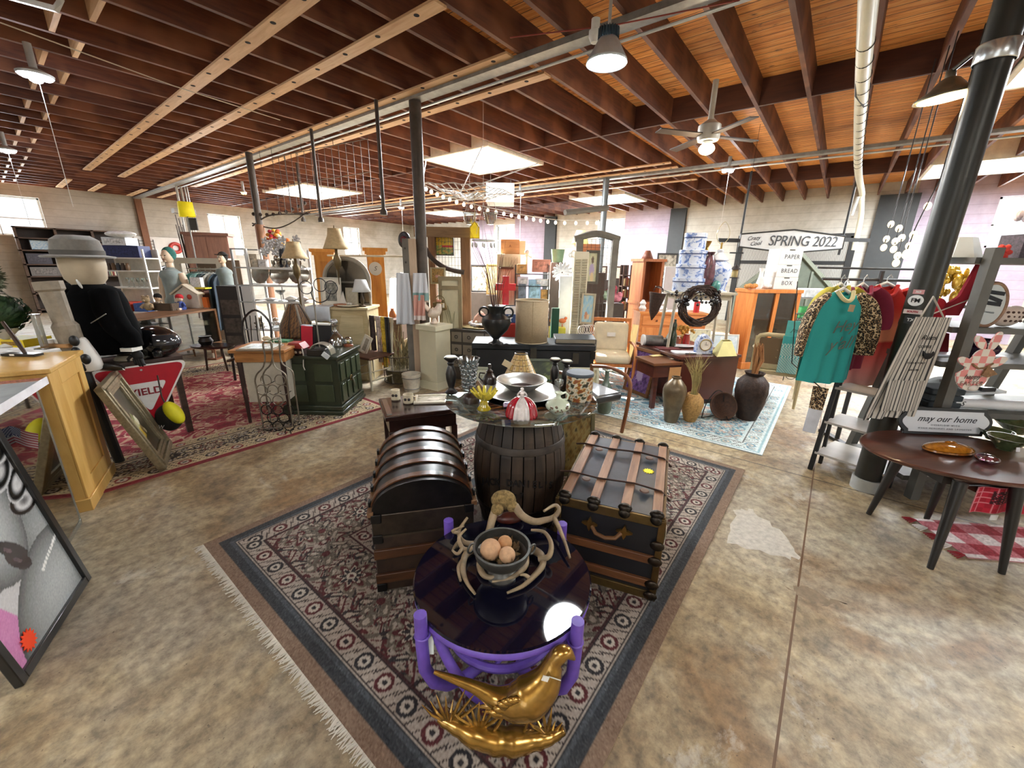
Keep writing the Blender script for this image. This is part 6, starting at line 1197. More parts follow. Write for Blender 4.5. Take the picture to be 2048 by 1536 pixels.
# white chair with scarves
t,s=G('white_chair','white wooden chair with a dark seat draped with scarves','chair',742,723,5.65,-.5,None,True); M_CW=mat('#cdc5ae',.6,var=.1)
b=B(); [b.cyl((x,y,0),(x*.95,y,.44),.016,.02,8) for x in(-.2,.2) for y in(-.2,.2)]; each(b,'leg',M_CW,t); B().box((0,0,.45),(.46,.46,.035)).o('seat',wood('#4a2f22','#6b4735',.5),t,bev=.01)
b=B(); [b.cyl((x,.2,.44),(x,.25,.95),.02,n=8) for x in(-.2,.2)]; each(b,'back_post',M_CW,t); b=B(); b.box((0,.25,.92),(.44,.025,.07)); b.box((0,.235,.7),(.40,.02,.05)); each(b,'back_rail',M_CW,t); b=B(); [b.cyl((x,-.2,z),(x,.2,z),.01,n=6) for x in(-.2,.2) for z in(.14,.26)]; each(b,'side_stretcher',M_CW,t)
for k,(x,c,l,lab) in enumerate(((-.12,'#3f3230',.62,'dark scarf over the white chair back'),(.0,'#b9a9a0',.66,'pale rose scarf over the white chair back'),(.10,'#c7a93a',.72,'mustard scarf over the white chair back'),(.18,'#2e2a28',.55,'black and white scarf at the right of the chair back'))):
    q=sit('scarf',lab,'scarf',t,x,.20,.965); B().grid(lambda u,v:((u-.5)*.09,-.02+.012*math.sin(u*9+k),-l*v),6,12).o('scarf',mat(c,.9,var=.5,sc=25),q,solid=.012)
q=sit('framed_sign','small cream framed print standing on the white chair','picture',t,-.1,-.05,.47); q.rotation_euler=(-.25,.35,t.rotation_euler.z); frame(q,.15,.26,.022,mat('#cfc6b0',.5),art(['#8a7c66','#c9bfa9'],2.,3),.02,.02)
# wire plant basket with pussy willows and a cow cut-out
t,s=G('plant_basket','wire basket of dried stems on the floor left of the pedestal','basket',800,715,5.9,0,None,True); b=B(); [b.ring(.24,.006,(0,0,z),24,6) for z in(.02,.2,.4)]; [b.cyl((.24*math.cos(a_),.24*math.sin(a_),.01),(.24*math.cos(a_),.24*math.sin(a_),.4),.004,n=5) for a_ in np.linspace(0,2*PI,14,False)]; b.o('wire_frame',mat('#4a4036',.5,.4),t); b=B(); r=random.Random(3); [b.tube([(r.uniform(-.15,.15),r.uniform(-.15,.15),.02),(r.uniform(-.25,.25),r.uniform(-.2,.2),r.uniform(.5,.85))],.006,5) for k in range(34)]; b.o('stems',mat('#7d7456',.8,var=.4),t)['kind']='stuff'; B().lathe([(.2,0.01),(.22,.2),(0,.2)],18).o('filling',mat('#5c5238',.9,var=.5,sc=20),t)
t,s=G('cow_cutout','cream cow print cushion with black patches behind the wire basket','cushion',823,690,6.3,0,None,True); B().ball((0,0,.30),(.2,.10,.28),16,12).o('cushion',mat('#d8cbb0',.9),t); b=B(); [b.ball((x,-.075,z),(.06,.03,.07),10,8) for x,z in((-.08,.35),(.07,.25),(.03,.45))]; each(b,'black_patch',mat('#1a1817',.8),t)
t,s=G('wooden_bucket','small white stave bucket on the floor left of the pedestal','bucket',822,742,5.45,0,None,True); B().lathe([(.10,0),(.13,.25),(.12,.25),(.09,.02),(0,.02)],16).o('staves',mat('#c9c2b0',.7,var=.25),t); b=B(); [b.ring(.105+.025*z/.25,.006,(0,0,z),20,6) for z in(.05,.2)]; each(b,'hoop',M_STEEL,t)
# white lace things glowing in the sun beside the pillar
for k,(px,yt,yb,w_,lab) in enumerate(((786,556,640,26,'white lace dress hanging by the right pine pillar'),(806,545,612,22,'long white slip hanging between the pillar and the towels'))):
    t,s=G('white_dress',lab,'garment',px,yt,10.9); h=(yb-yt)*s; t['group']='white garments'; B().grid(lambda u,v:((u-.5)*w_*s*(.5+.6*v),.03*math.sin(u*14+k)*v-.0,-h*v),14,12).o('cloth',mat('#ecebe8',.9,var=.04),t,solid=.01); B().tube([(-.1,0,-.02),(0,0,.04),(.1,0,-.02)],.004,5).o('hanger',M_GALV,t)
B().x=0
e0,e1=A(766,564,10.9),A(826,531,10.9); one(B().tube([Vector(),e1-e0],.008,6),'clothes_rod',M_STEEL,'thin rod holding the white garments','rod',e0)
t,s,w,h=blk('low_brown_chest','low dark brown chest behind the wire basket','chest',776,806,640,690,6.5,.4,wood('#3d2a1c','#5c4230',.6),0,True)
t,s=vase('amber_vase','amber brown vase on the low brown chest','vase',762,640,.9,612,17,[(.5,0),(.9,.2),(1,.45),(.7,.75),(.4,.88),(.5,1),(0,1)],mat('#a8622e',.3,coat=.4))[:2]
t.location=A(786,641,6.7)
# grey post with towels on the middle column
cx,cy=c1.location.x,c1.location.y; off_=Vector((-.12,-.12,0)); t=thing('square_post','square grey and raw wood post standing against the middle column','post',(cx-.15,cy+.06,0),CR); s=S((cx-.15,cy+.06,1.5)); zt=Vz(828,478,cx-.15,cy+.06); B().bx(-.085,.0,-.06,.07,0,zt).o('grey_face',mat('#6d685f',.7,var=.2,sc=6),t); B().bx(.0,.085,-.06,.07,0,zt).o('raw_wood_face',wood('#b39a80','#cdb69c',.6,2,2.,7),t); b=B(); [b.ball((-.045,-.065,z),(.01,.006,.014),6,4) for z in(zt-.12,zt-.3)]; each(b,'hook',M_EBN,t); TP=t
t,s=G('round_plaque','dark round plaque with a deep red centre left of the square post','plaque',808,480,5.42); t.rotation_euler=(PI/2,0,CR-.5); B().lathe([(0,-.02),(15*s,-.02),(16*s,0),(13*s,.01),(0,.004)],28).o('rim',mat('#2a1a18',.4),t); B().lathe([(0,.005),(8*s,.006),(7*s,.02),(0,.02)],24).o('red_centre',mat('#6d1220',.3,coat=.5),t)
def cloth(name,lab,cat,px,y0,y1,w0,w1,d,c,bands=(),group=None,sway=.02,drape=0):
    t,s=G(name,lab,cat,px,y0,d,0,group); h=(y1-y0)*s
    def cf(u,v):
        for b0,b1,cc in bands:
            if b0<v<b1: return hx(cc)
        return hx(c)
    B().grid(lambda u,v:((u-.5)*(w0+(w1-w0)*v)*s,-.02-sway*math.sin(u*15+v*2)*(.3+v),-h*v+drape*(u-.5)**2*v),22,40,cf).o('cloth',painted(.9,'linen'),t,solid=.008); return t
cloth('dish_towel','long white apron style towel on the left of the square post','towel',806,546,648,24,36,5.35,'#d6d8dd',(),'towels on the square post'); cloth('dish_towel','white towel with a teal band on the right of the square post','towel',840,546,600,26,32,5.33,'#d9d9dd',((.72,.98,'#7fa09c'),),'towels on the square post'); cloth('dish_towel','salmon pink towel hanging lowest on the square post','towel',838,590,640,22,22,5.4,'#cf9a8c',((.8,1,'#e3d9d4'),),'towels on the square post')
# white pedestal and rooster
p0,p1,p2=F(835,765),F(868,775),F(897,768); pd=thing('white_pedestal','tall cream display pedestal with a rooster on top','pedestal',(3.80,4.47,0),math.atan2(.25,.02)-PI/2+.2)
ped=F(866,775); pd.location=(ped.x+.085,ped.y+.02,0); ph_=Vz(866,648,pd.location.x,pd.location.y); M_PED=mat('#d3cdb0',.6,var=.06,sc=4)
b=B(); b.box((0,0,ph_/2),(.30,.30,ph_-.12)); b.o('shaft',M_PED,pd); B().box((0,0,.05),(.37,.37,.10),taper=.86).o('plinth',M_PED,pd); B().box((0,0,ph_-.035),(.36,.36,.07)).o('cap',M_PED,pd,bev=.006)
q=thing('rooster_figure','cream and pink ceramic rooster on the pedestal','figure',(pd.location.x,pd.location.y,ph_+.001),CR); b=B(); b.lathe([(.06,0),(.06,.02),(.03,.05),(.025,.1)],14); b.tube(smoothp([Vector(v) for v in((-.07,0,.17),(-.02,0,.15),(.04,0,.17),(.07,0,.23),(.075,0,.28))],4),[.03,.05,.07,.075,.08,.08,.075,.07,.065,.06,.055,.05,.042,.038,.035,.033,.03],14); b.tube(smoothp([Vector(v) for v in((-.06,0,.18),(-.12,0,.25),(-.11,0,.31),(-.06,0,.29))],4),[.035,.035,.035,.033,.03,.028,.026,.022,.02,.018,.015,.012,.008],10); b.o('body',mat('#d5c3b0',.4,var=.25,sc=14),q,sub=1); b=B(); [b.ball((.075+.02*k-.02,0,.315),(.014,.008,.02),8,6) for k in range(3)]; b.ball((.09,0,.255),(.012,.008,.02),8,6); b.o('comb',mat('#c98a74',.5),q); B().cyl((.10,0,.28),(.135,0,.272),.011,.002,8).o('beak',mat('#c9a66a',.5),q)
# timber frame holding the stained glass
t,s=G('timber_frame','rough timber frame with wire mesh left of the bare twigs','frame',905,600,6.2,.0,None,True); k=s; h=hgt(930,455,t); x0=-32*k; x1=36*k; M_TB=wood('#6b4a32','#96704e',.7,2,2.,8); b=B(); b.bx(x1-.14,x1,0,.14,0,h); b.bx(x0-.1,x0,0,.14,0,h); each(b,'post',M_TB,t); B().bx(x0-.3,x1+.05,-.01,.15,h-.14,h).o('lintel',wood('#7d6248','#a3835f',.7,0,2.,8),t); b=B(); [b.cyl((x,.07,.3),(x,.07,h-.14),.003,n=4) for x in np.linspace(x0,x1-.14,9)]; [b.cyl((x0,.07,z),(x1-.14,.07,z),.003,n=4) for z in np.linspace(.3,h-.2,16)]; b.o('wire_mesh',mat('#5a534a',.5,.5),t); TF=t
q,s=G('stained_glass_panel','yellow and red stained glass panel hanging in the timber frame','stained glass',888,510,6.15); B().grid(lambda u,v:((u-.5)*38*s,0,v*36*s),60,60,lambda u,v:(hx('#2b2118') if abs(fnz(u*9,v*9,1.))<.03 else hx('#ffd428') if v>.5 else hx('#e5382a') if (v>.4 and u>.4) else hx('#f0cf6a') if fnz(u*12,v*14,1.,2)>0 else hx('#9fc065'))).o('glass',painted(.3),q,solid=.01); b=B(); [b.box((x,0,18*s),(.015,.02,38*s)) for x in(-19*s,19*s)]; [b.box((0,0,z),(38*s,.02,.015)) for z in(0,36*s)]; b.o('lead_frame',M_EBN,q); B().tube([(0,0,36*s),(0,0,50*s)],.003,5).o('chain',M_EBN,q)  # glass colours are brightened to stand in for backlight
q,s=G('framed_painting','small gold framed figure painting below the stained glass','picture',876,568,5.9); q.rotation_euler=(-.1,0,CR); frame(q,30*s,32*s,3*s,mat('#a39a7a',.4,.3),art(['#5d4a2c','#b08a4a','#7a5a34'],1.5,2,[(.4,.45,.12,'#c9968c'),(.6,.45,.12,'#d8b0a0')]),.03)
t,s,w,h=blk('painted_door_panel','tall cream cabinet door panel painted with a bare stem','panel',880,925,553,660,5.95,.04,mat('#cfc5a4',.6,var=.08),0,True,bev=.003); b=B(); [b.bx(x,x+.05,-.02,0,0.02,h) for x in(-w/2,w/2-.05)]; [b.bx(-w/2+.05,w/2-.05,-.02,0,z,z+.05) for z in(0.02,h-.18,h-.05)]; each(b,'moulding',mat('#8a7b5c',.6),t); b=B(); r=random.Random(6); [b.tube([(0,-.006,.5),(r.uniform(-.05,.05),-.006,.75),(r.uniform(-.09,.09),-.006,r.uniform(.9,1.15))],.004,4) for k in range(7)]; b.o('painted_stems',mat('#8d8a6a',.7),t)
q,s=G('tapestry_bag','brown brocade hand bag hanging right of the rooster','bag',880,612,5.7); B().box((0,0,-.0),(24*s,.06,20*s),ry=-.25).o('bag',mat('#6d5a34',.8,var=.6,sc=30),q,bev=.01); B().ring(9*s,.006,(0,0,11*s),18,6,'xz',0,PI).o('handle',mat('#6d5a34',.7),q); B().box((8*s,-.05,2*s),(4*s,.003,9*s)).o('price_tag',mat('#e8e2d2',.7),q)
# grey dresser with shells
t,s,w,h=blk('grey_dresser','grey brown dresser with small drawers behind the urn','dresser',896,1000,664,735,6.0,.5,mat('#4d4640',.5,var=.15),-.28,True); lids(t,w,h,.5,mat('#3d3733',.4,coat=.3)); DZ=h+.03
for j in range(3):
    for k,(x0,x1) in enumerate(((-w/2+.04,-w/2+.2),(-w/2+.22,.16),(.18,w/2-.04))):
        z=h-.16-.19*j; d_=B().bx(x0,x1,-.015,0,z,z+.15).o('drawer',mat('#877d70',.55,var=.12),t,bev=.004)
        b=B(); [b.ring(.022,.005,(x,-.022,z+.075),12,5,'xz') for x in (((x0+x1)/2,) if x1-x0<.25 else (x0+.1,x1-.1))]; each(b,'ring_pull',M_EBN,d_)
q=sit('shell_tray','oval brass tray heaped with sea shells on the grey dresser','tray',t,.02,.2,DZ); B().lathe([(0,0),(.28,.0),(.31,.02),(.29,.02),(0,.008)],32,sy=.6).o('tray',mat('#b0a06a',.3,.6),q); r=random.Random(12)
for c in('#d8cdb8','#cfb2a0','#c9c4c6'):
    b=B(); [b.ball((r.uniform(-.22,.22),r.uniform(-.11,.11),.035+r.uniform(0,.05)),(r.uniform(.02,.045),r.uniform(.02,.04),r.uniform(.015,.035)),8,5,rz=r.uniform(0,3)) for k in range(11)]; b.o('shells',mat(c,.5,var=.25,sc=30),q)['kind']='stuff'
q=sit('big_shell','large pink conch shell behind the shell tray','shell',t,-.02,.36,DZ); b=B(); b.lathe([(.0,0),(.09,.02),(.12,.08),(.09,.15),(.04,.21),(.0,.24)],18,wob=lambda a,z:.12*math.sin(3*a+z*30)); b.o('shell',mat('#cfa491',.4,var=.3,sc=8,coat=.3),q); 
q=sit('coral_lump','grey white coral lump right of the conch on the dresser','coral',t,.14,.30,DZ); b=B(); [b.ball((r.uniform(-.08,.08),r.uniform(-.05,.05),.07+r.uniform(-.03,.08)),r.uniform(.04,.07),10,7) for k in range(9)]; b.o('coral',mat('#bdb6b8',.7,var=.3,sc=14),q)
q=sit('white_figurine','small white bird figurine at the left of the dresser','figurine',t,-.34,.12,DZ); b=B(); b.ball((0,0,.03),(.07,.035,.03),12,8); b.ball((-.05,0,.06),(.025,.02,.022),8,6); b.o('bird',mat('#cfcfd4',.4),q)
# ================= RIGHT MIDDLE =================
def shade(t,R0,R1,z0,z1,m,n=24,nm='shade'): B().lathe([(R0,z0),(R1,z1)],n,cap=False).o(nm,m,t,solid=.004)
# tall slatted bamboo shade left of the pine sideboard
t,s,h=vase('panelled_shade','tall domed lamp shade of woven brown panels behind the side cabinet','lamp shade',590,672,.80,606,1,[(1,0)],M_EBN)
COLD=[c for c in t.children]; [bpy.data.objects.remove(c) for c in COLD]; t.location=A(588,676,5.0); s=5.0/FPX; R=33*s; h=66*s
for k in range(8):
    a0=2*PI*k/8; b=B().grid(lambda u,v:(lambda q,a:(q*math.cos(a),q*math.sin(a),v*h))(R*np.interp(v,[0,.35,.8,1],[1,.92,.5,.32]),a0+(.05+.9*u)*2*PI/8),8,22,lambda u,v:hx('#6d4a28') if math.sin(v*60+u*6)>.2 else hx('#3d2a18') if math.sin(u*30+v*9)>0 else hx('#8a6538')); b.o('woven_panel',painted(.6),t,solid=.004)
    b=B().tube([(R*q*math.cos(a0),R*q*math.sin(a0),v*h) for v,q in((0,1),(.35,.93),(.8,.51),(1,.33))],.014 if k%2 else .008,6); b.o('rib',mat('#8d877c' if k%2 else '#2b1d14',.6),t)
t2,s,w,h=blk('dark_sideboard','dark mahogany sideboard behind the side cabinet, left of the woven shade','sideboard',555,640,678,735,5.2,.5,M_MAH,0,True); t.location=on(t2,-.09,.25,h+.002)
t2,s,w,h=blk('dark_bookcase','dark open bookcase with white boxes left of the metal shelving','bookcase',455,500,572,690,7.35,.4,mat('#1f1a18',.6),.1,True,part='carcass'); b=B(); [b.bx(-w/2+.03,w/2-.03,-.006,.0,z,z+.26) for z in(.1,.42,.74)]; each(b,'open_bay',mat('#4a423c',.8,var=.6,sc=12),t2)
t2,s=G('curved_rocker','dark bentwood chair between the bookcase and the metal shelving','chair',505,705,5.9,0,None,True); b=B(); [b.cyl((x,y,0),(x*.9,y,.45),.018,n=8) for x in(-.2,.2) for y in(-.18,.18)]; each(b,'leg',M_EBN,t2); B().lathe([(.2,.44),(.23,.46),(.2,.49),(0,.49)],20).o('seat',mat('#5d2026',.6),t2); b=B(); b.tube(smoothp([Vector(v) for v in((-.2,.16,.47),(-.2,.2,.8),(0,.22,.98),(.2,.2,.8),(.2,.16,.47))],5),.016,8); [b.tube([(x,.18,.47),(x*.8,.21,.9)],.009,6) for x in(-.1,0,.1)]; b.o('bent_back',M_EBN,t2)
# --- middle display seen past the drum lampshade
M_CRM=mat('#d9d1bb',.6,var=.08)
t,s,w,h=blk('cream_cupboard','tall cream slatted cupboard behind the red cross','cupboard',993,1038,508,660,7.2,.45,M_CRM,0,True); CH=h; b=B(); [b.bx(x-.008,x+.008,-.012,0,.1,h-.05) for x in np.linspace(-w/2+.05,w/2-.05,7)]; each(b,'slat',mat('#c4baa0',.6),t)
q=sit('wine_crate','pale pine wine crate with a stamped mark on top of the cream cupboard','crate',t,.02,.1,h); B().bx(-.16,.16,0,.3,0,.24).o('crate',wood('#a8744a','#c9935f',.6),q,bev=.003); B().bx(.161,.26,.05,.3,0,.22).o('crate_end',wood('#cdbb90','#e0d2ac',.6),q); B().lathe([(0,0),(.03,.001)],12,(0,0,0)).x if False else None; text('A',.06,mat('#6d3f26',.6),q,(0,-.003,.13),(PI/2,0,0),'stamped_mark',.001)
t2,s=G('red_cross','large glossy red cross leaning on the cream cupboard','cross',1011,608,6.7); b=B(); b.box((0,0,26*s),(13*s,.05,56*s)); b.box((0,0,33*s),(40*s,.048,13*s)); b.o('cross',mat('#b51a24',.35,coat=.4,var=.25),t2,bev=.004)
t2,s=G('round_basket','round dark rimmed basket hanging on the cream cupboard','basket',1012,536,6.9); b=B(); b.ring(13*s,.02,(0,0,0),24,8,'xz'); b.o('rim',mat('#4a3020',.6),t2); B().lathe([(0,0),(12.5*s,0),(12*s,.02)],24).o('base',mat('#cdbf8f',.7,var=.3),t2); t2.children[1].rotation_euler=(PI/2,0,0)
t2,s,w,h=blk('star_bucket','white and blue bucket with a white star beside the drum lampshade','bucket',1004,1032,612,648,5.9,.15,mat('#274272',.5)); B().bx(-w/2-.003,w/2+.003,-.004,.154,h*.55,h*1.0).o('white_band',mat('#e6e3de',.5),t2); st=[]; [st.append((.06*(1 if i%2==0 else .42)*math.sin(PI*i/5),h*.3+.06*(1 if i%2==0 else .42)*math.cos(PI*i/5))) for i in range(10)]; B().prism(st,-.012,-.004,'xz').o('star',mat('#efece6',.5),t2)
t2,s,w,h=blk('red_stool','red painted stool under the star bucket','stool',1000,1040,648,690,5.85,.3,mat('#9c2a24',.5),0,True)
# wire rack with tins
t,s,w,h,zs=openshelf('wire_display_rack','black wire display rack of boxes and tins right of the red cross','rack',1030,1098,530,6.6,.32,M_EBN,(660,604,572,548),0,None,.015,.01)
DR=t
for k,(x,z,w_,hh,c,lab) in enumerate(((-.22,zs[1],.13,.34,'#6d7784','steel blue metal box on the wire display rack'),(-.05,zs[1],.2,.36,'#8fb4cf','blue floral planter tin on the wire display rack'),(.16,zs[1],.12,.2,'#b38a4a','brown wicker box on the wire display rack'),(.0,zs[3]+.03,.3,.2,'#a86d5a','red barn wood sign board on top of the wire display rack'),(.06,zs[2],.22,.11,'#e0dcd4','white lettered sign on the wire display rack'),(-.24,zs[2]+.0,.18,.14,'#cbc6d0','pale lavender print on the wire display rack'),(-.25,zs[3],.16,.15,'#b98a52','small wicker house box on the wire display rack'),(-.12,zs[0],.26,.2,'#7da2bd','pale blue lantern with a round hole on the wire display rack'))): carton(t,x,z,w_,hh,.12,c,lab,y=.04,sc=14)
q=sit('white_finial','white painted iron finial on the wire display rack','ornament',t,-.09,.2,zs[3]+.0); b=B(); b.cyl((0,0,0),(0,0,.3),.02,.014,8); b.ball((0,0,.34),(.04,.03,.05),8,6); b.tube([(-.08,0,.26),(0,0,.3),(.08,0,.26)],.012,6); b.o('finial',mat('#e6e2dc',.5),q)
# white bookshelf right of the rack
t,s,w,h,zs=openshelf('white_bookshelf','white bookshelf of small crafts right of the wire display rack','bookshelf',1096,1124,528,6.9,.3,M_WS,(668,634,606,578),0,mat('#b5a79a',.7))
for k,(x,z,c,lab) in enumerate(((-.02,zs[3],'#c9a06a','wooden hand carving on the white bookshelf'),(.0,zs[2],'#8a4a2c','brown square picture block on the white bookshelf'),(-.02,zs[1],'#a8382c','red apple ornament on the white bookshelf'))):
    q=sit('craft_ornament',lab,'ornament',t,x,.1,z); b=B()
    if k==1: b.box((0,0,.1),(.16,.04,.19)); b.box((0,-.025,.1),(.08,.01,.1))
    elif k==2: b.ball((0,0,.07),(.075,.075,.068),14,9); b.cyl((0,0,.13),(.01,0,.17),.008,n=6)
    else: b.lathe([(.04,0),(.05,.05),(.03,.09)],12); [b.tube([(.012*j-.02,0,.08),(.016*j-.026,0,.16-.012*abs(j-1.5))],.011,6) for j in range(4)]
    b.o('ornament',mat(c,.6,var=.3),q)
t2,s,w,h=blk('green_box','dark green metal box at the foot of the white bookshelf','box',1103,1118,617,642,6.0,.12,mat('#1f4a38',.4),0,True)
t2,s,w,h=blk('yellow_planter','yellow box planter with a wooden flower and bird stakes','planter',1098,1130,656,684,6.3,.2,mat('#c9c04a',.5),0,True)
for dx,lab,c in((-.06,'flower','#d0824f'),(.08,'bird','#b5603a')):
    b=B(); b.cyl((dx,.1,h-.2),(dx,.1,h+.05),.008,n=6)
    if lab=='flower': [b.ball((dx+.04*math.cos(a_),.1,h+.1+.04*math.sin(a_)),(.026,.012,.026),8,6) for a_ in np.linspace(0,2*PI,6,False)]; b.ball((dx,.09,h+.1),(.02,.012,.02),8,6)
    else: b.ball((dx,.1,h+.1),(.06,.02,.04),10,7); b.ball((dx+.05,.1,h+.14),(.025,.018,.025),8,6)
    b.o('wooden_'+lab,wood(c,c,.6),t2)
# white board, wreath, shutter, framed girl
t2,s,w,h=blk('white_board','tall white painted board carrying a white petal wreath','board',1113,1137,552,690,6.5,.03,mat('#dadfe3',.6,var=.08),0,True)
q,s=G('petal_wreath','white wooden petal wreath on the tall white board','wreath',1124,545,6.4); b=B(); [b.ball((q_*s*math.cos(a_),-.02,q_*s*math.sin(a_)),(.055,.014,.024),8,5,ry=-a_) for q_,n_ in((14,14),(8,9)) for a_ in np.linspace(0,2*PI,n_,False)]; each(b,'petal',mat('#dfe1e3',.5),q)
t2,s,w,h=blk('white_shutter','tall cream louvred shutter leaning beside the white board','shutter',1138,1165,503,700,6.2,.04,mat('#d4cdb5',.6,var=.05),0,True,part='frame')
for x0,x1 in((-w/2+.02,-.012),(.012,w/2-.02)):
    b=B(); [b.box(((x0+x1)/2,-.008,z),(x1-x0,.02,.018),rx=.5) for z in np.arange(.1,h-.1,.035)]; b.o('louvres',mat('#b9b198',.6),t2)['kind']='stuff'
q,s=G('gingham_bow','white looped bow hanging at the top of the cream shutter','bow',1148,508,6.198); b=B(); b.ring(6*s,.008,(0,0,0),16,6,'xz'); b.ring(4*s,.006,(-6*s,0,-2*s),14,6,'xz'); b.o('bow',mat('#e3dfd6',.8),q)
t2,s=G('framed_portrait','dark framed painting of a seated girl in lilac on the wire grid','picture',1182,568,6.2); frame(t2,27*s,64*s,5*s,mat('#4a453d',.5,var=.3),art(['#a8ab8f','#c2bf9f','#b8b08a'],1.,2,[(.45,.4,.28,'#a596b5'),(.5,.75,.14,'#5d4c40'),(.5,.15,.2,'#c9b08a')]),.04)
t2,s=G('beach_print','pale framed beach print with two children leaning under the seated girl painting','picture',1172,648,6.0); t2.rotation_euler=(-.1,.05,CR); frame(t2,28*s,60*s,4*s,mat('#b3a88e',.5),art(['#7fb0c9','#a6c9d6','#d6cfae'],1.,4,[(.4,.25,.16,'#c98f6a'),(.6,.2,.12,'#e0c49c')]),.03)
# wire grid stand with lamps
t,s=G('grid_stand','grey timber stand with hanging wire grid right of the cream shutter','stand',1185,600,6.45,0,None,True); hh=hgt(1190,478,t); M_GT=mat('#6a675f',.7,var=.2,sc=7); b=B(); [b.bx(x-.05,x+.05,0,.1,0,hh) for x in(-.26,.30)]; each(b,'post',M_GT,t); B().tube(smoothp([Vector((-.34,.05,hh)),Vector((0,.05,hh+.08)),Vector((.36,.05,hh))],5),.05,8).o('arched_rail',M_GT,t); b=B(); [b.cyl((x,.05,.5),(x,.05,hh),.003,n=4) for x in np.linspace(-.2,.25,8)]; [b.cyl((-.21,.05,z),(.25,.05,z),.003,n=4) for z in np.linspace(.5,hh,14)]; b.o('wire_grid',mat('#3a3632',.5,.4),t)
for px,lab in((1162,'stack of orange wooden crates behind the grid stand, left'),(1185,'stack of orange wooden crates behind the grid stand, right')): blk('wooden_crates',lab,'crate',px-14,px+12,488,545,7.6,.3,wood('#9c5a34','#c9855a',.6),0,False)
t3,s,w,h=blk('crate_stand','dark stand holding the orange crates','stand',1148,1200,545,690,7.58,.35,mat('#3f2f26',.7),0,True)
t2,s=G('yellow_lamp','table lamp with a pleated yellow shade standing on the orange crates','lamp',1160,488,7.55); shade(t2,17*s,8*s,0,.24,mat('#e6dc92',.7,em=.5)); B().cyl((0,0,-.0),(0,0,.2),.02,n=8).o('base',mat('#8a6b3a',.4),t2)
t2,s=G('green_basket','sage green bucket behind the white petal wreath','bucket',1109,525,7.2); B().lathe([(10*s,0),(13*s,24*s),(12*s,24*s),(9*s,2*s),(0,2*s)],18).o('bucket',mat('#6d8a6a',.6,var=.2),t2); q=on(t2,0,0,0); t3,s,w,h=blk('tall_shelf_back','tall dark stand under the sage green bucket','stand',1095,1122,525,690,7.2,.3,mat('#5d5148',.7),0,True); t2.location=on(t3,0,.15,h+.001)
# rail with string lights
e0,e1=A(1130,425,6.4),A(1215,416,6.8); one(B().tube([Vector(),e1-e0],.045,8),'grey_rail',M_GT,'thick grey timber rail hung at the top of the grid stand','rail',e0)
# --- orange armchair with cream cushions
t,s=G('armchair','orange wooden armchair with sunlit cream cushions','chair',1218,742,5.95,-.15,None,True); M_OR=wood('#b5652f','#d98d4e',.35,2,2.,8,coat=.3)
b=B(); [b.tube(smoothp([Vector((x,.30,0)),Vector((x,.26,.42)),Vector((x,.36,.95))],4),.022,8) for x in(-.28,.28)]; each(b,'back_post',M_OR,t); b=B(); [b.box((0,.30+.05*(z-.5),z),(.56,.025,.05)) for z in(.93,.74,.66)]; each(b,'back_slat',M_OR,t)
b=B(); [b.tube(smoothp([Vector((x*1.06,.28,.60)),Vector((x*1.12,-.05,.62)),Vector((x*1.1,-.30,.55)),Vector((x*1.08,-.30,.25)),Vector((x*1.06,-.22,0))],4),.022,8) for x in(-.28,.28)]; each(b,'bent_arm',M_OR,t); B().box((0,0,.36),(.56,.56,.04)).o('seat_frame',M_OR,t)
M_CUS=mat('#e3d6b8',.9,var=.1); B().box((0,-.02,.44),(.52,.54,.13)).o('seat_cushion',M_CUS,t,bev=.05,seg=3); B().box((0,.22,.68),(.50,.13,.44),rx=-.2).o('back_cushion',M_CUS,t,bev=.05,seg=3); B().box((.0,.14,.73),(.12,.003,.06),rx=-.2).o('white_label',mat('#f0eee8',.6),t)
# nearer armchair half hidden by the barrel top: bent arms
t,s=G('bentwood_chair','bentwood armchair with a dark leather seat on the edge of the blue rug','chair',1175,800,4.25,.5,None,True); t.location.z=.0115; M_OR2=wood('#5d331c','#8a5530',.35,2,2.,8,coat=.3)
b=B(); [b.tube(smoothp([Vector((x,.28,.60)),Vector((x*1.1,.0,.64)),Vector((x*1.1,-.27,.58)),Vector((x*1.05,-.30,.34)),Vector((x*1.03,-.26,0.)),],4),.02,8) for x in(-.27,.27)]; each(b,'bent_arm',M_OR2,t); b=B(); [b.cyl((x,.26,0),(x,.29,.62),.02,n=8) for x in(-.27,.27)]; each(b,'back_post',M_OR2,t); B().box((0,0,.40),(.5,.5,.09)).o('leather_seat',mat('#22262a',.35,coat=.3),t,bev=.03); 
t,s=G('glass_demijohn','tall green glass bottle between the two armchairs','bottle',1214,752,4.7,0,None,True); t.location.z=.0115; B().lathe([(.07,0),(.085,.04),(.085,.26),(.045,.36),(.024,.41),(.024,.5),(.03,.52),(0,.52)],20).o('bottle',mat('#5d6d62',.15,var=.2,coat=.5),t)
t,s=G('white_wire_hearts','white wire heart basket on the floor behind the black chest','basket',1172,678,5.1); b=B(); [b.ring(.07,.006,(.035*k-.07,.02*k,.06),20,6,'xz') for k in range(5)]; b.o('wires',mat('#e9e9e6',.5),t); t3,s,w,h=blk('low_white_stool','low white stool holding the wire heart basket','stool',1155,1190,680,735,6.0,.3,mat('#8a857c',.6),0,True); t.location=on(t3,0,.12,h+.07)
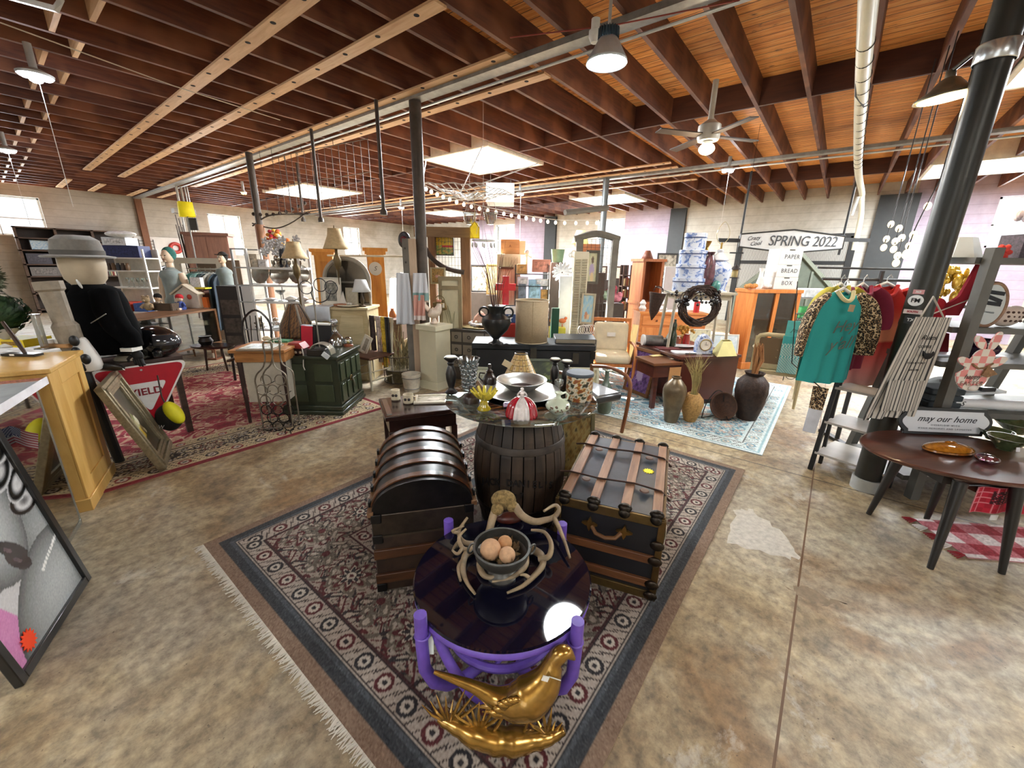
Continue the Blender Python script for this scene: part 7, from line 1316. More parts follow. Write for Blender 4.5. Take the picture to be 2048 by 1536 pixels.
# tall case clock style cabinet
M_CK=wood('#8a4a26','#b56d3c',.4,2,2.,7,coat=.2); t,s=G('clock_case','tall orange wooden clock case without its clock','cabinet',1288,705,8.0,.25,None,True); k=s; hh=hgt(1280,523,t); w=44*k
B().bx(-w/2,w/2,0,.4,0,.10).o('plinth',M_CK,t); b=B(); [b.bx(x,x+.05,0,.4,.1,hh) for x in(-w/2,w/2-.05)]; each(b,'side',M_CK,t); B().bx(-w/2+.05,w/2-.05,.36,.39,.1,hh).o('back',wood('#6b3418','#8f5230',.5,2),t); B().bx(-w/2-.03,w/2+.03,-.03,.42,hh,hh+.05).o('cornice',M_CK,t); B().bx(-w/2+.05,w/2-.05,0,.36,.1,hh*.56).o('lower_door',M_CK,t); B().bx(-w/2-.02,w/2+.02,-.03,.4,hh*.56,hh*.56+.05).o('waist_moulding',M_CK,t); q=sit('mini_lampshade','small brown lamp shade on the clock case','lamp shade',t,-.03,.2,hh+.05); B().lathe([(.13,0),(.05,.15)],4,cap=False).o('shade',mat('#6b3a22',.6),q,solid=.005)
t,s,w,h,zs=openshelf('dark_bookcase','dark bookcase of little books left of the clock case','bookcase',1245,1262,530,9.2,.3,mat('#3a241a',.5),(620,595,572,550),0,mat('#2a1a12',.6))
for j,z in enumerate(zs[:3]):
    for k in range(5): q=sit('book','small brown books in the dark bookcase left of the clock case','book',t,-w/2+.05+k*.033,.05,z,group='books left of the clock case'); B().bx(0,.028,0,.15,0,.15+.02*(k%3)).o('cover',mat(('#6b4a30','#8a3f2c','#a8926a')[(k+j)%3],.6),q)
# background pictures and goods by the right wall, left of the clock case
t3,s,w,h=blk('back_table','dark table of framed pictures by the right wall','table',1200,1250,560,620,11,.6,mat('#2f241e',.6),0,True)
for k,(x,w_,c,lab) in enumerate(((-.45,.34,'#5a4a42','brown framed picture at the left of the back table'),(-.02,.42,'#b9a98a','tan framed picture in the middle of the back table'))): q=sit('framed_picture',lab,'picture',t3,x+.1,.2,h); q.rotation_euler=(-.12,0,CR); frame(q,w_,.36,.04,mat('#3a2418',.5),art([c,'#d9cdb8',c],1.2,k),.03)
for k,(px,py,c,lab) in enumerate(((1210,600,'#9fb8a0','green toy heap on the floor by the grid stand'),(1222,592,'#a03a4a','crimson striped toy by the grid stand'),(1232,605,'#d98a9a','pink heart cushion by the grid stand'))): q,s=G('toy',lab,'toy',px,py,7.4); b=B(); b.ball((0,0,9*s),(11*s,8*s,9*s),12,8); b.ball((5*s,-3*s,15*s),(6*s,5*s,6*s),10,7); b.o('toy',mat(c,.8,var=.4,sc=16),q)
t3,s,w,h=blk('toy_stand','dark stand heaped with toys by the grid stand','stand',1203,1240,608,690,7.4,.35,mat('#3a2f28',.7),0,True)
# orange server / buffet behind the stool stand
t,s,w,h=blk('pine_server','orange pine server with two drawers behind the white legged stand','sideboard',1273,1400,628,712,7.35,.5,wood('#b0622c','#d9894a',.4,0,2.,7,coat=.2),-.05,True); lids(t,w,h,.5,wood('#b0622c','#e09a58',.4,0,2.,7)); SV=t; SVH=h+.03; b=B(); [b.bx(x,x+w*.42,-.015,0,h-.2,h-.04) for x in(-w*.46,w*.04)]; each(b,'drawer',wood('#bd6c33','#e0965a',.4,0,2.,7),t,bev=.004); b=B(); [b.bx(x,x+w*.42,-.015,0,.12,h-.24) for x in(-w*.46,w*.04)]; each(b,'door',wood('#b5662f','#dc8f50',.4,2,2.,7),t,bev=.004); b=B(); [b.ball((x,-.03,h-.12),.02,8,6) for x in(-w*.25,w*.25)]; each(b,'knob',mat('#6b3a1c',.4),t)
for k,(x,lab) in enumerate(((-.52,'white china figurine at the left of the pine server'),(-.15,'white openwork plate on the pine server'))): q=sit('china_ornament',lab,'ornament',t,x,.15,SVH); B().lathe([(.05,0),(.07,.05),(.04,.1),(.06,.14),(.02,.2),(0,.2)],14).o('china',mat('#e6e3e0',.3),q)
q=sit('paper_sheets','white papers spread on the pine server','paper',t,.1,.2,SVH); b=B(); [b.box((.14*k-.2,.03*k,.002+.003*k),(.24,.3,.002),rz=.3*k) for k in range(3)]; b.o('sheets',mat('#e9e8e4',.7,var=.05),q)
t2,s=G('red_candle','red candle with a white base on the pine server shelf','candle',1377,655,6.6); t2.location=on(t,.42,.1,SVH); B().cyl((0,0,0),(0,0,.2),.05,n=14).o('candle',mat('#a81d22',.5),t2)
for k,(px,w_,lab,cols) in enumerate(((1398,44,'tall grey floral canvas leaning on the pine server',['#a8a18a','#d6cfae','#7d7a6b']),(1448,58,'white watercolour landscape leaning right of the grey floral canvas',['#e6e6e2','#c2d0d8','#efede8']))):
    q,s=G('canvas',lab,'painting',px,712,6.9,0,None,True); q.rotation_euler=(-.15,0,CR); frame(q,w_*s,.62+.08*(k==0),.02,mat('#d8d2c2',.6),art(cols,1.3,k*7),.025)
t,s=G('yardstick_frame','narrow pale yardstick board leaning left of the pine server','board',1258,700,6.9,0,None,True); t.rotation_euler=(-.2,.16,CR); B().box((0,0,.38),(.10,.02,.76)).o('board',wood('#cfae6a','#e6cf94',.5,2),t)
# white legged stand with blue and white ware
DZT=.762
st0,st1=F(1333,576,1.30),F(1462,580,1.30)
t=thing('white_legged_stand','whitewashed four legged stand of blue and white ware','stand',A(1398,583,5.35),CR); s=5.35/FPX; wz=t.location.z; M_WW=mat('#b3ab97',.65,var=.15,sc=8); hw=62*s
B().bx(-hw,hw,-.2,.22,-.03,0).o('top',M_WW,t,bev=.003); B().bx(-hw+.06,hw-.06,-.17,.19,-.10,-.03).o('apron',M_WW,t); b=B(); [b.cyl((x,y,-.05),(x*1.1,y*1.1,-wz+.656),.022,.02,8) for x in(-hw+.06,hw-.06) for y in(-.15,.17)]; each(b,'leg',M_WW,t); ST=t
M_BW,_n,_p=newmat('blue_and_white'); _c=ramp(_n,noise(_n,coord(_n),15,5,.65,1.),[(.50,'#d3dcec'),(.56,'#8da4d3'),(.66,'#4562a8')]); _n.links.new(_c,_p.inputs['Base Color']); _p.inputs['Roughness'].default_value=.25
z=0
for k,(wd,hh,lab) in enumerate(((66,27,'lowest and widest blue floral hat box of the stack'),(60,27,'second blue floral hat box from the bottom of the stack'),(54,27,'third blue floral hat box from the bottom of the stack'),(42,32,'topmost blue and white hat box of the stack'))):
    q=sit('hat_box',lab,'box',t,-hw+.27,.0,z,0,'blue and white hat boxes'); R=wd*s/2; H_=hh*s*.96; B().lathe([(R*.97,0),(R*.97,H_*.72)],32,sy=.8).o('box',M_BW,q); B().lathe([(R,H_*.70),(R,H_*.98),(R*.95,H_),(0,H_)],32,sy=.8).o('lid',M_BW,q); B().lathe([(R*1.004,H_*.70),(R*1.004,H_*.76)],32,cap=False,sy=.8).o('navy_rim',mat('#2c3f73',.4),q); z+=H_+.001
q=sit('ginger_jar_lamp','blue and white ginger jar lamp with a bare harp on the stand','lamp',t,hw-.21,.0,0); R=25*s; JH=62*s; B().lathe([(R*.75,0),(R*.8,.02),(R*.7,.03),(R*.72,.04),(R*.9,JH*.4),(R,JH*.65),(R*.9,JH*.82),(R*.6,JH*.92),(R*.5,JH*.95)],28).o('jar',M_BW,q); B().lathe([(R*.62,JH*.95),(R*.7,JH*.98),(R*.4,JH*1.12),(R*.2,JH*1.2),(R*.26,JH*1.27),(0,JH*1.32)],24).o('lid',mat('#dfe5ee',.25,coat=.4),q); B().lathe([(R*.9,0),(R*.9,.018),(0,.018)],24).o('base',mat('#e6e6e2',.4),q); B().cyl((0,0,JH*1.3),(0,0,JH*1.5),.012,n=8).o('socket',mat('#b08d4a',.3,.8),q); B().tube(smoothp([Vector((0,0,JH*1.42)),Vector((-.07,0,JH*1.6)),Vector((-.075,0,JH*1.85)),Vector((0,0,JH*2.1)),Vector((.075,0,JH*1.85)),Vector((.07,0,JH*1.6)),Vector((0,0,JH*1.42))],5),.004,6).o('harp',mat('#c9bd9a',.3,.8),q)
q=sit('brass_candlestick','tall brass candlestick between the hat boxes and the ginger jar','candlestick',t,.06,.1,0); B().lathe([(.06,0),(.06,.02),(.025,.05),(.03,.2),(.045,.24),(.02,.28),(.018,.45),(.04,.5),(.03,.54),(.022,.56),(.05,.62),(.055,.64),(0,.63)],16).o('candlestick',mat('#9c7a3c',.3,.9,var=.3),q)
q=sit('crimson_vase','mottled crimson and green tall vase behind the ginger jar','vase',t,.05,-.08,0); B().lathe([(.05,0),(.07,.1),(.08,.25),(.06,.4),(.035,.46),(.05,.5),(0,.5)],18).o('vase',mat('#5d3a42',.3,var=.9,sc=16,coat=.4),q); q=sit('teal_egg','teal glazed egg ornament beside the ginger jar','ornament',t,.14,-.15,0); B().ball((0,0,.075),(.055,.055,.075),14,10).o('egg',mat('#4d8f8a',.2,coat=.5),q)
# wreath and cone basket hanging from the front of the stand
q,s=G('grapevine_wreath','dark twisted grapevine wreath hanging on the white legged stand','wreath',1398,612,4.95); r=random.Random(41); b=B()
for k in range(26):
    R=(36+r.uniform(-7,6))*s; o_=r.uniform(0,6); b.tube([((R+.02*math.sin(5*a_+o_))*math.cos(a_)+.006*k%.01,-.0+.035*math.sin(3*a_+o_+k),(R+.02*math.cos(4*a_+o_))*math.sin(a_)*.98) for a_ in np.linspace(o_,o_+2*PI*.96,26)],.0075,5)
b.o('vines',mat('#3a2a22',.8,var=.4,sc=30),q)['kind']='stuff'
b=B(); [b.ball((-38*s+r.gauss(0,9)*s+(k%3)*30*s,-.05,16*s+r.gauss(0,8)*s),r.uniform(.014,.026),8,6) for k in range(44)]; b.o('dark_berries',mat('#17151a',.25,var=.3,coat=.5),q)['kind']='stuff'
q,s=G('cone_basket','dark wicker cone basket hanging left of the white legged stand','basket',1303,640,5.12); b=B(); b.lathe([(.005,0),(.05,.10),(.085,.28),(.10,.34)],18,wob=lambda a,z:.05*math.sin(9*a+z*60)); b.o('cone',mat('#3b271d',.8,var=.5,sc=40,bmp=.6),q,solid=.006); B().ring(.06,.007,(0,0,.36),20,6,'xz',0,PI).o('handle',mat('#3b271d',.8),q); q.rotation_euler=(0,.12,CR)
e0,e1=q.location+Vector((0,0,.418)),on(ST,-hw+.09,-.17,-.06); one(B().tube([Vector(),e1-e0],.006,6),'thin_hanger_rod',M_STEEL,'thin rod from the stand holding the cone basket','rod',e0)
# red-brown desk
D0,D1,D2=F(1365,714,.655),F(1479,709,.655),F(1265,684,.655); de=math.atan2((D1-D0).y,(D1-D0).x); dwid=(D1-D0).length; M_RB=wood('#3b1812','#5d2a20',.3,0,2.,7,coat=.4)
vb2=Vector((-math.sin(de),math.cos(de),0)); ddp=abs((D2-D0).dot(vb2)); dsx=(D2-D0).dot(Vector((math.cos(de),math.sin(de),0)))
dk=thing('writing_desk','red brown writing desk with a pull-out leaf on the blue rug','desk',(D0.x,D0.y,.0115),de); zt=.655-.0115
B().bx(-.03,dwid+.02,-.02,ddp,zt-.035,zt).o('desktop',M_RB,dk,bev=.004); B().bx(.0,dwid,.0,.03,.07,zt-.035).o('back_panel',mat('#4d2219',.3,coat=.4,var=.12,sc=3),dk); b=B(); [b.bx(x,x+.35,.05,ddp-.03,.07,zt-.035) for x in(.0,dwid-.36)]; each(b,'pedestal',M_RB,dk); b=B(); [b.bx(x,x+.05,y,y+.05,0,.07) for x in(0,dwid-.05) for y in(.02,ddp-.08)]; each(b,'foot',M_RB,dk)
e=F(1318,728,.595); ls=(e-Vector((D0.x,D0.y,.595))); lx=ls.x*math.cos(de)+ls.y*math.sin(de); ly=ls.dot(vb2)
B().bx(lx-.05,.0,ly+.02,ly+.44,zt-.09,zt-.06).o('pull_out_leaf',wood('#5a3520','#7d5030',.35,0,2.,7,coat=.3),dk); b=B(); b.bx(lx-.03,-.02,ly+.04,ly+.42,zt-.24,zt-.09); b.o('drawer_front',M_RB,dk); b=B(); [b.bx(lx+.0+x,lx+.05+x,ly+.05,ly+.1,0,zt-.24) for x in(0,.2)]; each(b,'leg',M_RB,dk); B().bx(lx+.18,lx+.34,ly+.03,ly+.036,zt-.34,zt-.12).o('pale_card',mat('#b98a58',.6),dk)
q=thing('paper_fan','folded cream paper fan on the pull-out leaf','paper',F(1312,712,zt-.045),CR); b=B(); b.box((0,0,.006),(.16,.07,.008),rz=.4); b.o('fan',mat('#d8c890',.7),q); q=thing('price_ticket','little white price ticket on the pull-out leaf','ticket',F(1343,718,zt-.046),CR); B().box((0,0,.003),(.06,.035,.003),rz=.7).o('ticket',mat('#e6e0cf',.7),q)
def dt_(name,lab,cat,px,py,rz=0,group=None): p=F(px,py,.6555); return thing(name,lab,cat,p,CR+rz,group),S(p)
t,s=dt_('delft_clock','blue and white porcelain mantel clock on the writing desk','clock',1407,708); h=hgt(1405,668,t); pr=[(-16*s,0),(16*s,0),(16*s,h*.55),(8*s,h*.82),(0,h),(-10*s,h*.9),(-16*s,h*.6)]; B().prism(pr,-.02,.08).o('case',M_BW,t,bev=.006); B().ring(11*s,.006,(0,-.022,h*.48),28,8,'xz').o('bezel',mat('#b9a26a',.3,.7),t); B().lathe([(0,0),(10.5*s,.001)],24).o('dial',mat('#e9e4d6',.4),t); t.children[-1].location=(0,-.021,h*.48); t.children[-1].rotation_euler=(PI/2,0,0); b=B(); b.box((0,-.026,h*.48+.018),(.003,.002,.04)); b.box((.012,-.026,h*.48),(.03,.002,.003)); each(b,'hand',M_EBN,t)
t,s=dt_('yellow_tent_shade','pale yellow folded lamp shade shaped like a tent on the desk','lamp shade',1448,708); h=hgt(1448,682,t); B().lathe([(40*s,0),(16*s,h*1.05)],4,cap=False,sy=.6).o('shade',mat('#d6cf8e',.8,var=.08),t,solid=.004,smooth=0); t.rotation_euler=(0,0,CR+PI/4)
t,s=dt_('white_plate_stack','stack of white plates and papers on the writing desk','plates',1372,706); b=B(); b.box((0,0,.008),(52*s,.16,.016)); b.o('box',mat('#dcdfe2',.5,var=.25,sc=14),t); B().box((4*s,-.082,.009),(22*s,.002,.012)).o('lettering_band',mat('#20242c',.5,var=.9,sc=60),t)
t,s=dt_('oval_platter','white oval platter before the bottles on the writing desk','platter',1365,694); B().lathe([(0,0),(20*s,0),(27*s,.02),(26*s,.024),(0,.01)],28,sy=.5).o('platter',mat('#e3e6e6',.25,coat=.5),t)
for px,py,yt,w_,c,lab,pf in((1344,694,638,15,'#2e3a2a','tall dark green bottle with a frosted top on the desk',[(.8,0),(.9,.05),(.9,.45),(.6,.55),(.5,.62),(.62,.72),(.6,.8),(.3,.9),(.3,1),(0,1)]),(1336,690,655,12,'#cfd8d4','pale glass bottle left of the dark green bottle',[(.9,0),(.9,.5),(.35,.7),(.3,1),(0,1)]),(1354,690,672,16,'#8a3a20','red brown jar right of the dark green bottle',[(.8,0),(1,.3),(.9,.7),(.6,.9),(.7,1),(0,1)]),(1371,690,668,14,'#9c2420','red glass jar on the writing desk',[(.9,0),(1,.5),(.8,.9),(.9,1),(0,1)])):
    t,s,h=vase('bottle',lab,'bottle',px,py,.6555,yt,w_,pf,mat(c,.15,coat=.6,var=.3))
t,s=dt_('flower_urn','small gilt urn of dried flowers on the writing desk','flowers',1362,688); h=hgt(1362,650,t); B().lathe([(.04,0),(.02,.03),(.05,.09),(.04,.13),(0,.12)],16).o('urn',mat('#b08a4a',.35,.6),t); b=B(); r=random.Random(15); [b.ball((r.gauss(0,.045),r.gauss(0,.03),.16+r.uniform(0,h-.17)),r.uniform(.015,.028),7,5) for k in range(26)]; b.o('blooms',mat('#c9963f',.7,var=.7,sc=30),t)['kind']='stuff'
t,s=dt_('silver_lantern','silver and black drum lantern lying at the left of the desk','lantern',1302,690); b=B(); b.cyl((-.1,0,.07),(.14,0,.06),.07,.075,18); b.o('drum',mat('#8d8f90',.3,.7,var=.4),t); B().cyl((-.102,0,.07),(-.13,0,.07),.076,n=18).o('white_face',mat('#dfe0dd',.4),t); b=B(); b.box((.2,.02,.05),(.22,.12,.09)); b.o('metal_case',mat('#6d6b66',.35,.5,var=.6,sc=20),t,bev=.01)
t,s=dt_('maroon_folder','flat maroon folder on the left of the writing desk','folder',1335,697); B().box((0,0,.006),(44*s,.2,.012)).o('folder',mat('#5d2a2a',.5),t)
# leaning purple painting
p0,p1=F(1246,779),F(1294,799); pa_=math.atan2((p1-p0).y,(p1-p0).x); pw_=(p1-p0).length; q=thing('framed_painting','wood framed purple forest painting leaning on the writing desk','painting',(p0+p1)/2+Vector((0,0,.0125)),0,rot=(-.22,0,pa_)); frame(q,pw_,.63,.045,wood('#5d3a20','#8a5c34',.4),art(['#2a1a3a','#5d3a7d','#8a6aa8','#3a2a4a'],1.6,2,[(.5,.4,.16,'#b9a6c9'),(.3,.7,.14,'#7d5a9c')]),.03)
# floor vases on the blue rug
RZ=.0115
t,s,h=vase('floor_vase','tall bronze brown ribbed floor vase on the blue rug','vase',1341,842,RZ,752,44,[(.55,0),(.58,.02),(.75,.3),(.95,.55),(1,.7),(.92,.8),(.6,.9),(.36,.96),(.42,1),(.3,1),(.3,.9),(0,.88)],mat('#6d5f4a',.35,.4,var=.35,sc=7),32,wob=lambda a,z:.008*math.sin(z*160))
t,s,h=vase('wicker_vase','small woven straw vase of tall grasses on the blue rug','vase',1379,841,RZ,786,43,[(.5,0),(.55,.05),(.85,.4),(1,.62),(.92,.82),(.6,.95),(.55,1),(.42,1),(.4,.9),(0,.85)],mat('#a8834e',.8,var=.35,sc=50,bmp=.5),32,wob=lambda a,z:.02*math.sin(z*210+a))
b=B(); r=random.Random(23); [b.tube([(r.uniform(-.03,.03),r.uniform(-.03,.03),h*.8),(r.uniform(-.05,.05),r.uniform(-.04,.04),h*1.5),(r.uniform(-.15,.15),r.uniform(-.1,.1),h*r.uniform(2.0,2.45))],[.0035,.003,.001],4) for k in range(60)]; b.o('grasses',mat('#a89a68',.8,var=.4),t)['kind']='stuff'
b=B(); [b.tube([(r.uniform(-.025,.025),r.uniform(-.02,.02),h*.8),(r.uniform(-.03,.03),0,h*1.35)],.005,5) for k in range(16)]; b.o('green_stems',mat('#6d8a4a',.7),t)['kind']='stuff'
t,s,h=vase('rattan_vase','large dark brown woven rattan floor vase on the blue rug','vase',1492,836,RZ,742,58,[(.6,0),(.62,.02),(.85,.3),(1,.6),(.95,.78),(.65,.9),(.5,.94),(.62,1),(.52,1),(.42,.93),(0,.9)],mat('#2f1f18',.6,var=.6,sc=24,bmp=.8),40,wob=lambda a,z:.028*math.sin(14*a+(1 if int(z*42)%2 else 0)*PI))
b=B(); [b.tube([(r.uniform(-.03,.03),r.uniform(-.03,.03),h*.85),(r.uniform(-.05,.05),r.uniform(-.04,.04),h*1.25),(r.uniform(-.04,.06)-.02,r.uniform(-.03,.03),h*r.uniform(1.5,1.62))],[.006,.012,.002],5) for k in range(30)]; b.o('broom_grass',mat('#9c6f45',.8,var=.3),t)['kind']='stuff'
t,s=T('wicker_bowl_on_stand','round dark wicker bowl tilted on a scrolled iron stand between the vases','bowl',1442,836,RZ); R=26*s; q=B().lathe([(0,-.05),(R*.5,-.045),(R*.9,-.01),(R,.0),(R*.96,.012),(R*.5,-.03),(0,-.035)],32,wob=lambda a,z:.015*math.sin(30*a)); o=q.o('bowl',mat('#3a2318',.7,var=.5,sc=40,bmp=.6),t); o.location=(0,0,R*1.02); o.rotation_euler=(math.radians(68),0,0); B().ring(R*1.0,.009,(0,0,0),36,8).o('rim',mat('#4a3020',.6),t); t.children[-1].location=(0,-.012,R*1.02); t.children[-1].rotation_euler=(math.radians(68),0,0)
b=B(); b.tube(smoothp([Vector((-R*1.5,0,0)),Vector((-R*1.3,0,R*1.2)),Vector((-R*.6,.03,R*2.1)),Vector((0,.05,R*1.9)),Vector((R*.2,.05,R))],5),.006,6); b.tube([(-R*.3,-.08,0),(0,-.1,.03),(R*.3,-.08,0),(0,-.1,.06)],.006,6); b.tube([(-R*1.5,0,.0),(0,.1,.0),(R,0,.0)],.006,6); b.o('iron_stand',M_EBN,t)
# cane back armchair
t,s=T('cane_armchair','cream cane-backed armchair with a turquoise cloth on the blue rug','chair',1540,800,RZ,rz=CR+PI-.6); bh=hgt(1540,668,t); M_CA=mat('#b5a883',.6,var=.15,sc=8)
b=B(); [b.tube([(x,y,0),(x*.98,y*.98,.42)],[.016,.026],8) for x in(-.26,.26) for y in(-.24,.24)]; each(b,'leg',M_CA,t); B().box((0,0,.43),(.58,.56,.05)).o('seat_rail',M_CA,t,bev=.01); B().box((0,-.02,.485),(.54,.52,.09)).o('cushion',mat('#c9c2a6',.9),t,bev=.035,seg=3)
b=B(); [b.box((x,.28,(bh+.4)/2),(.05,.04,bh-.4)) for x in(-.265,.265)]; each(b,'back_post',M_CA,t); b=B(); b.tube([(-.27,.28,bh-.03),(-.24,.28,bh+.01),(-.17,.28,bh+.03),(.17,.28,bh+.03),(.24,.28,bh+.01),(.27,.28,bh-.03)],.026,8); b.box((0,.28,.52),(.5,.035,.05)); each(b,'back_rail',M_CA,t)
def canec(u,v): return hx('#6d5a40') if ((u*46)%1<.35 or (v*46)%1<.35) else hx('#b9a376')
B().grid(lambda u,v:((u-.5)*.48,.285,.54+v*(bh-.55)),46,46,canec).o('cane_back',painted(.6),t)
b=B(); [b.tube(smoothp([Vector((x,.26,.72)),Vector((x*1.1,.0,.70)),Vector((x*1.08,-.18,.66)),Vector((x,-.2,.46))],4),.022,8) for x in(-.27,.27)]; each(b,'arm',M_CA,t)
q=thing('turquoise_cloth','turquoise patterned runner draped over the cane armchair back','cloth',t.location,t.rotation_euler.z); B().grid(lambda u,v:(-.2+u*.2,.318+.012*math.sin(u*9),bh+.04-.0-v*.46),20,46,lambda u,v:hx('#e3ebe6') if (int(u*20)+int(v*46))%3==0 and v>.2 else hx('#3fa6a8')).o('cloth',painted(.9),q,solid=.008); B().bx(-.19,-.01,.29,.305,bh+.04,bh+.22).o('card',mat('#56b8b8',.6,var=.1),q); text('Joy',.06,mat('#17383a',.5),q,(-.1,.308,bh+.11),(PI/2,0,PI),'lettering',.001,shear=.4)
# wire plant stand behind the chair
t,s=G('wire_plant_stand','thin black wire scroll stand behind the cane armchair','stand',1590,720,6.3,0,None,True); b=B(); [b.ring(.10,.005,(0,0,.12+.2*k),18,5,'xz') for k in range(5)]; [b.cyl((x,0,0),(x,0,1.05),.006,n=6) for x in(-.12,.12)]; b.ring(.12,.006,(0,0,1.05),20,6); b.o('scrolls',M_EBN,t)
# glass hutch
t,s=G('glass_hutch','orange wooden hutch with glass doors right of the white legged stand','cabinet',1530,718,7.1,.18,None,True); hh=hgt(1530,578,t); w=104*s; dep=.42; M_HU=wood('#b0622a','#dc8c48',.35,2,2.,7,coat=.3)
b=B(); [b.bx(x,x+.07,0,.07,.1,hh-.06) for x in(-w/2,-.035,w/2-.07)]; each(b,'stile',M_HU,t); B().bx(-w/2-.02,w/2+.02,-.02,dep+.02,hh-.06,hh).o('top',M_HU,t,bev=.005); B().bx(-w/2-.02,w/2+.02,-.02,dep+.02,0,.12).o('base',M_HU,t,bev=.005); B().bx(-w/2,w/2,dep-.02,dep,.12,hh-.06).o('back',wood('#8a4a20','#b0703c',.5,2),t); b=B(); [b.bx(x,x+.02,.07,dep-.02,.12,hh-.06) for x in(-w/2,w/2-.02)]; each(b,'side',M_HU,t); b=B(); [b.bx(-w/2+.02,w/2-.02,.05,dep-.02,z,z+.02) for z in(hh*.36,hh*.62)]; each(b,'shelf',M_HU,t); b=B(); [b.bx(x0,x1,.02,.026,.12,hh-.06) for x0,x1 in((-w/2+.07,-.035),(.035,w/2-.07))]; each(b,'glass_door',glass('#f4f6f4',.04),t); B().ball((.06,-.012,hh*.45),.016,8,6).o('knob',M_BRASS,t); HU=t
for k,(x,z,c,hh_,lab) in enumerate(((-.3,.12,'#e3e0da',.34,'tall white vase at the left inside the hutch'),(-.2,hh*.36+.02,'#e9e6e0',.22,'white china figure on the middle shelf of the hutch'),(.12,hh*.62+.02,'#dfe3e2',.14,'clear goblet on the upper shelf of the hutch'),(.26,hh*.36+.02,'#4a3a30',.16,'small dark jar on the middle shelf of the hutch'),(.2,.12,'#d9d4cc',.2,'white pitcher low inside the hutch'))): q=sit('china_piece',lab,'ornament',t,x,.2,z); B().lathe([(.05,0),(.06,hh_*.3),(.03,hh_*.7),(.045,hh_),(0,hh_)],14).o('china',mat(c,.25,coat=.4),q)
# bread box tins on the hutch
zt=hh
for k,(s_,lab,tx) in enumerate(((0,'lowest white lettered box of the bread box stack','BOX'),(1,'middle white lettered box of the bread box stack','BREAD'),(2,'topmost white lettered box of the stack, marked paper','PAPER'))):
    W_=(.46,.45,.44)[k]; H_=(.20,.20,.25)[k]; q=sit('lettered_box',lab,'box',t,.18,.08,zt,0,'white lettered boxes'); B().bx(-W_/2,W_/2,0,.26,0,H_).o('box',mat('#dddcd6',.5,var=.06),q,bev=.006); text(tx,.095,mat('#5d5f66',.5),q,(.02,-.002,H_*.5),(PI/2,0,0),'lettering',.001,bold=.001,space=1.15); B().bx(-.05,.05,-.006,0,H_-.02,H_-.005).o('cut_handle',mat('#3a3a3a',.6),q); zt+=H_+.001
for x,c,lab in((-.42,'#c98a4a','orange and white crumpled cloth at the left of the hutch top'),(-.05,'#e6e4e0','white shell dish on the hutch top')): q=sit('hutch_ornament',lab,'ornament',t,x,.15,hh); b=B(); [b.ball((.05*j-.08,0,.04+.01*(j%2)),(.05,.05,.04),9,6) for j in range(4)]; b.o('ornament',mat(c,.7,var=.3,sc=14),q)
q=sit('white_pitcher','slender white pitcher at the left of the hutch top','pitcher',t,-.22,.2,hh); B().lathe([(.04,0),(.06,.08),(.035,.2),(.03,.28),(.05,.34),(0,.33)],14).o('pitcher',mat('#e4e4e2',.3),q)
t,s=G('shopping_trolley','grey wheeled trolley of plastic tubs behind the turquoise shirt','trolley',1620,660,9.0,0,None,True); w=.75; b=B(); [b.cyl((x,y,.0),(x,y,1.15),.015,n=8) for x in(-w/2,w/2) for y in(0,.4)]; each(b,'post',M_STEEL,t); b=B(); [b.bx(-w/2,w/2,0,.4,z-.02,z) for z in(.2,.65,1.1)]; each(b,'shelf',M_STEEL,t)
for k,(z,c,hh_,lab) in enumerate(((.65,'#2f8a4a',.25,'green plastic tub on the trolley'),(1.1,'#c9cfd2',.2,'clear plastic tub on top of the trolley'),(.2,'#8a8f94',.3,'grey basket low on the trolley'))): q=sit('plastic_tub',lab,'tub',t,.02,.05,z); B().bx(-.28,.28,0,.3,0,hh_).o('tub',mat(c,.5,var=.3,sc=12),q,bev=.02)
# ================= RIGHT FOREGROUND =================
# oval table
TT=.59; tc=Vector((3.63,-.84,0)); ta=math.atan2(-.85,.53); t=thing('oval_table','dark brown oval drop-leaf table on tapered black legs, right foreground','table',tc,ta); M_OT=wood('#3a2019','#5f392b',.28,0,2.,8,coat=.5)
B().lathe([(0,-.025),(.98,-.025),(1,-.016),(1,-.006),(.98,0),(0,0)],64,(0,0,TT),sx=.56,sy=.385).o('tabletop',M_OT,t,smooth=30); B().bx(-.24,.30,-.18,.18,TT-.13,TT-.026).o('apron',mat('#17110f',.5),t)
b=B()
for px,py in((1737,1028),(1860,1137),(2003,1147),(1853,1038)):
    f=F(px,py)-tc; x=f.x*math.cos(ta)+f.y*math.sin(ta); y=-f.x*math.sin(ta)+f.y*math.cos(ta); b.cyl((x*.78,y*.78,TT-.05),(x,y,.0),.034,.016,12)
each(b,'leg',mat('#131211',.4,coat=.2),t)
b=B().prism([(-.28,TT-.03),(.20,TT-.03),(.10,TT-.12),(-.06,TT-.16),(-.2,TT-.10)],-.24,-.22); b.o('drop_support',M_OT,t)
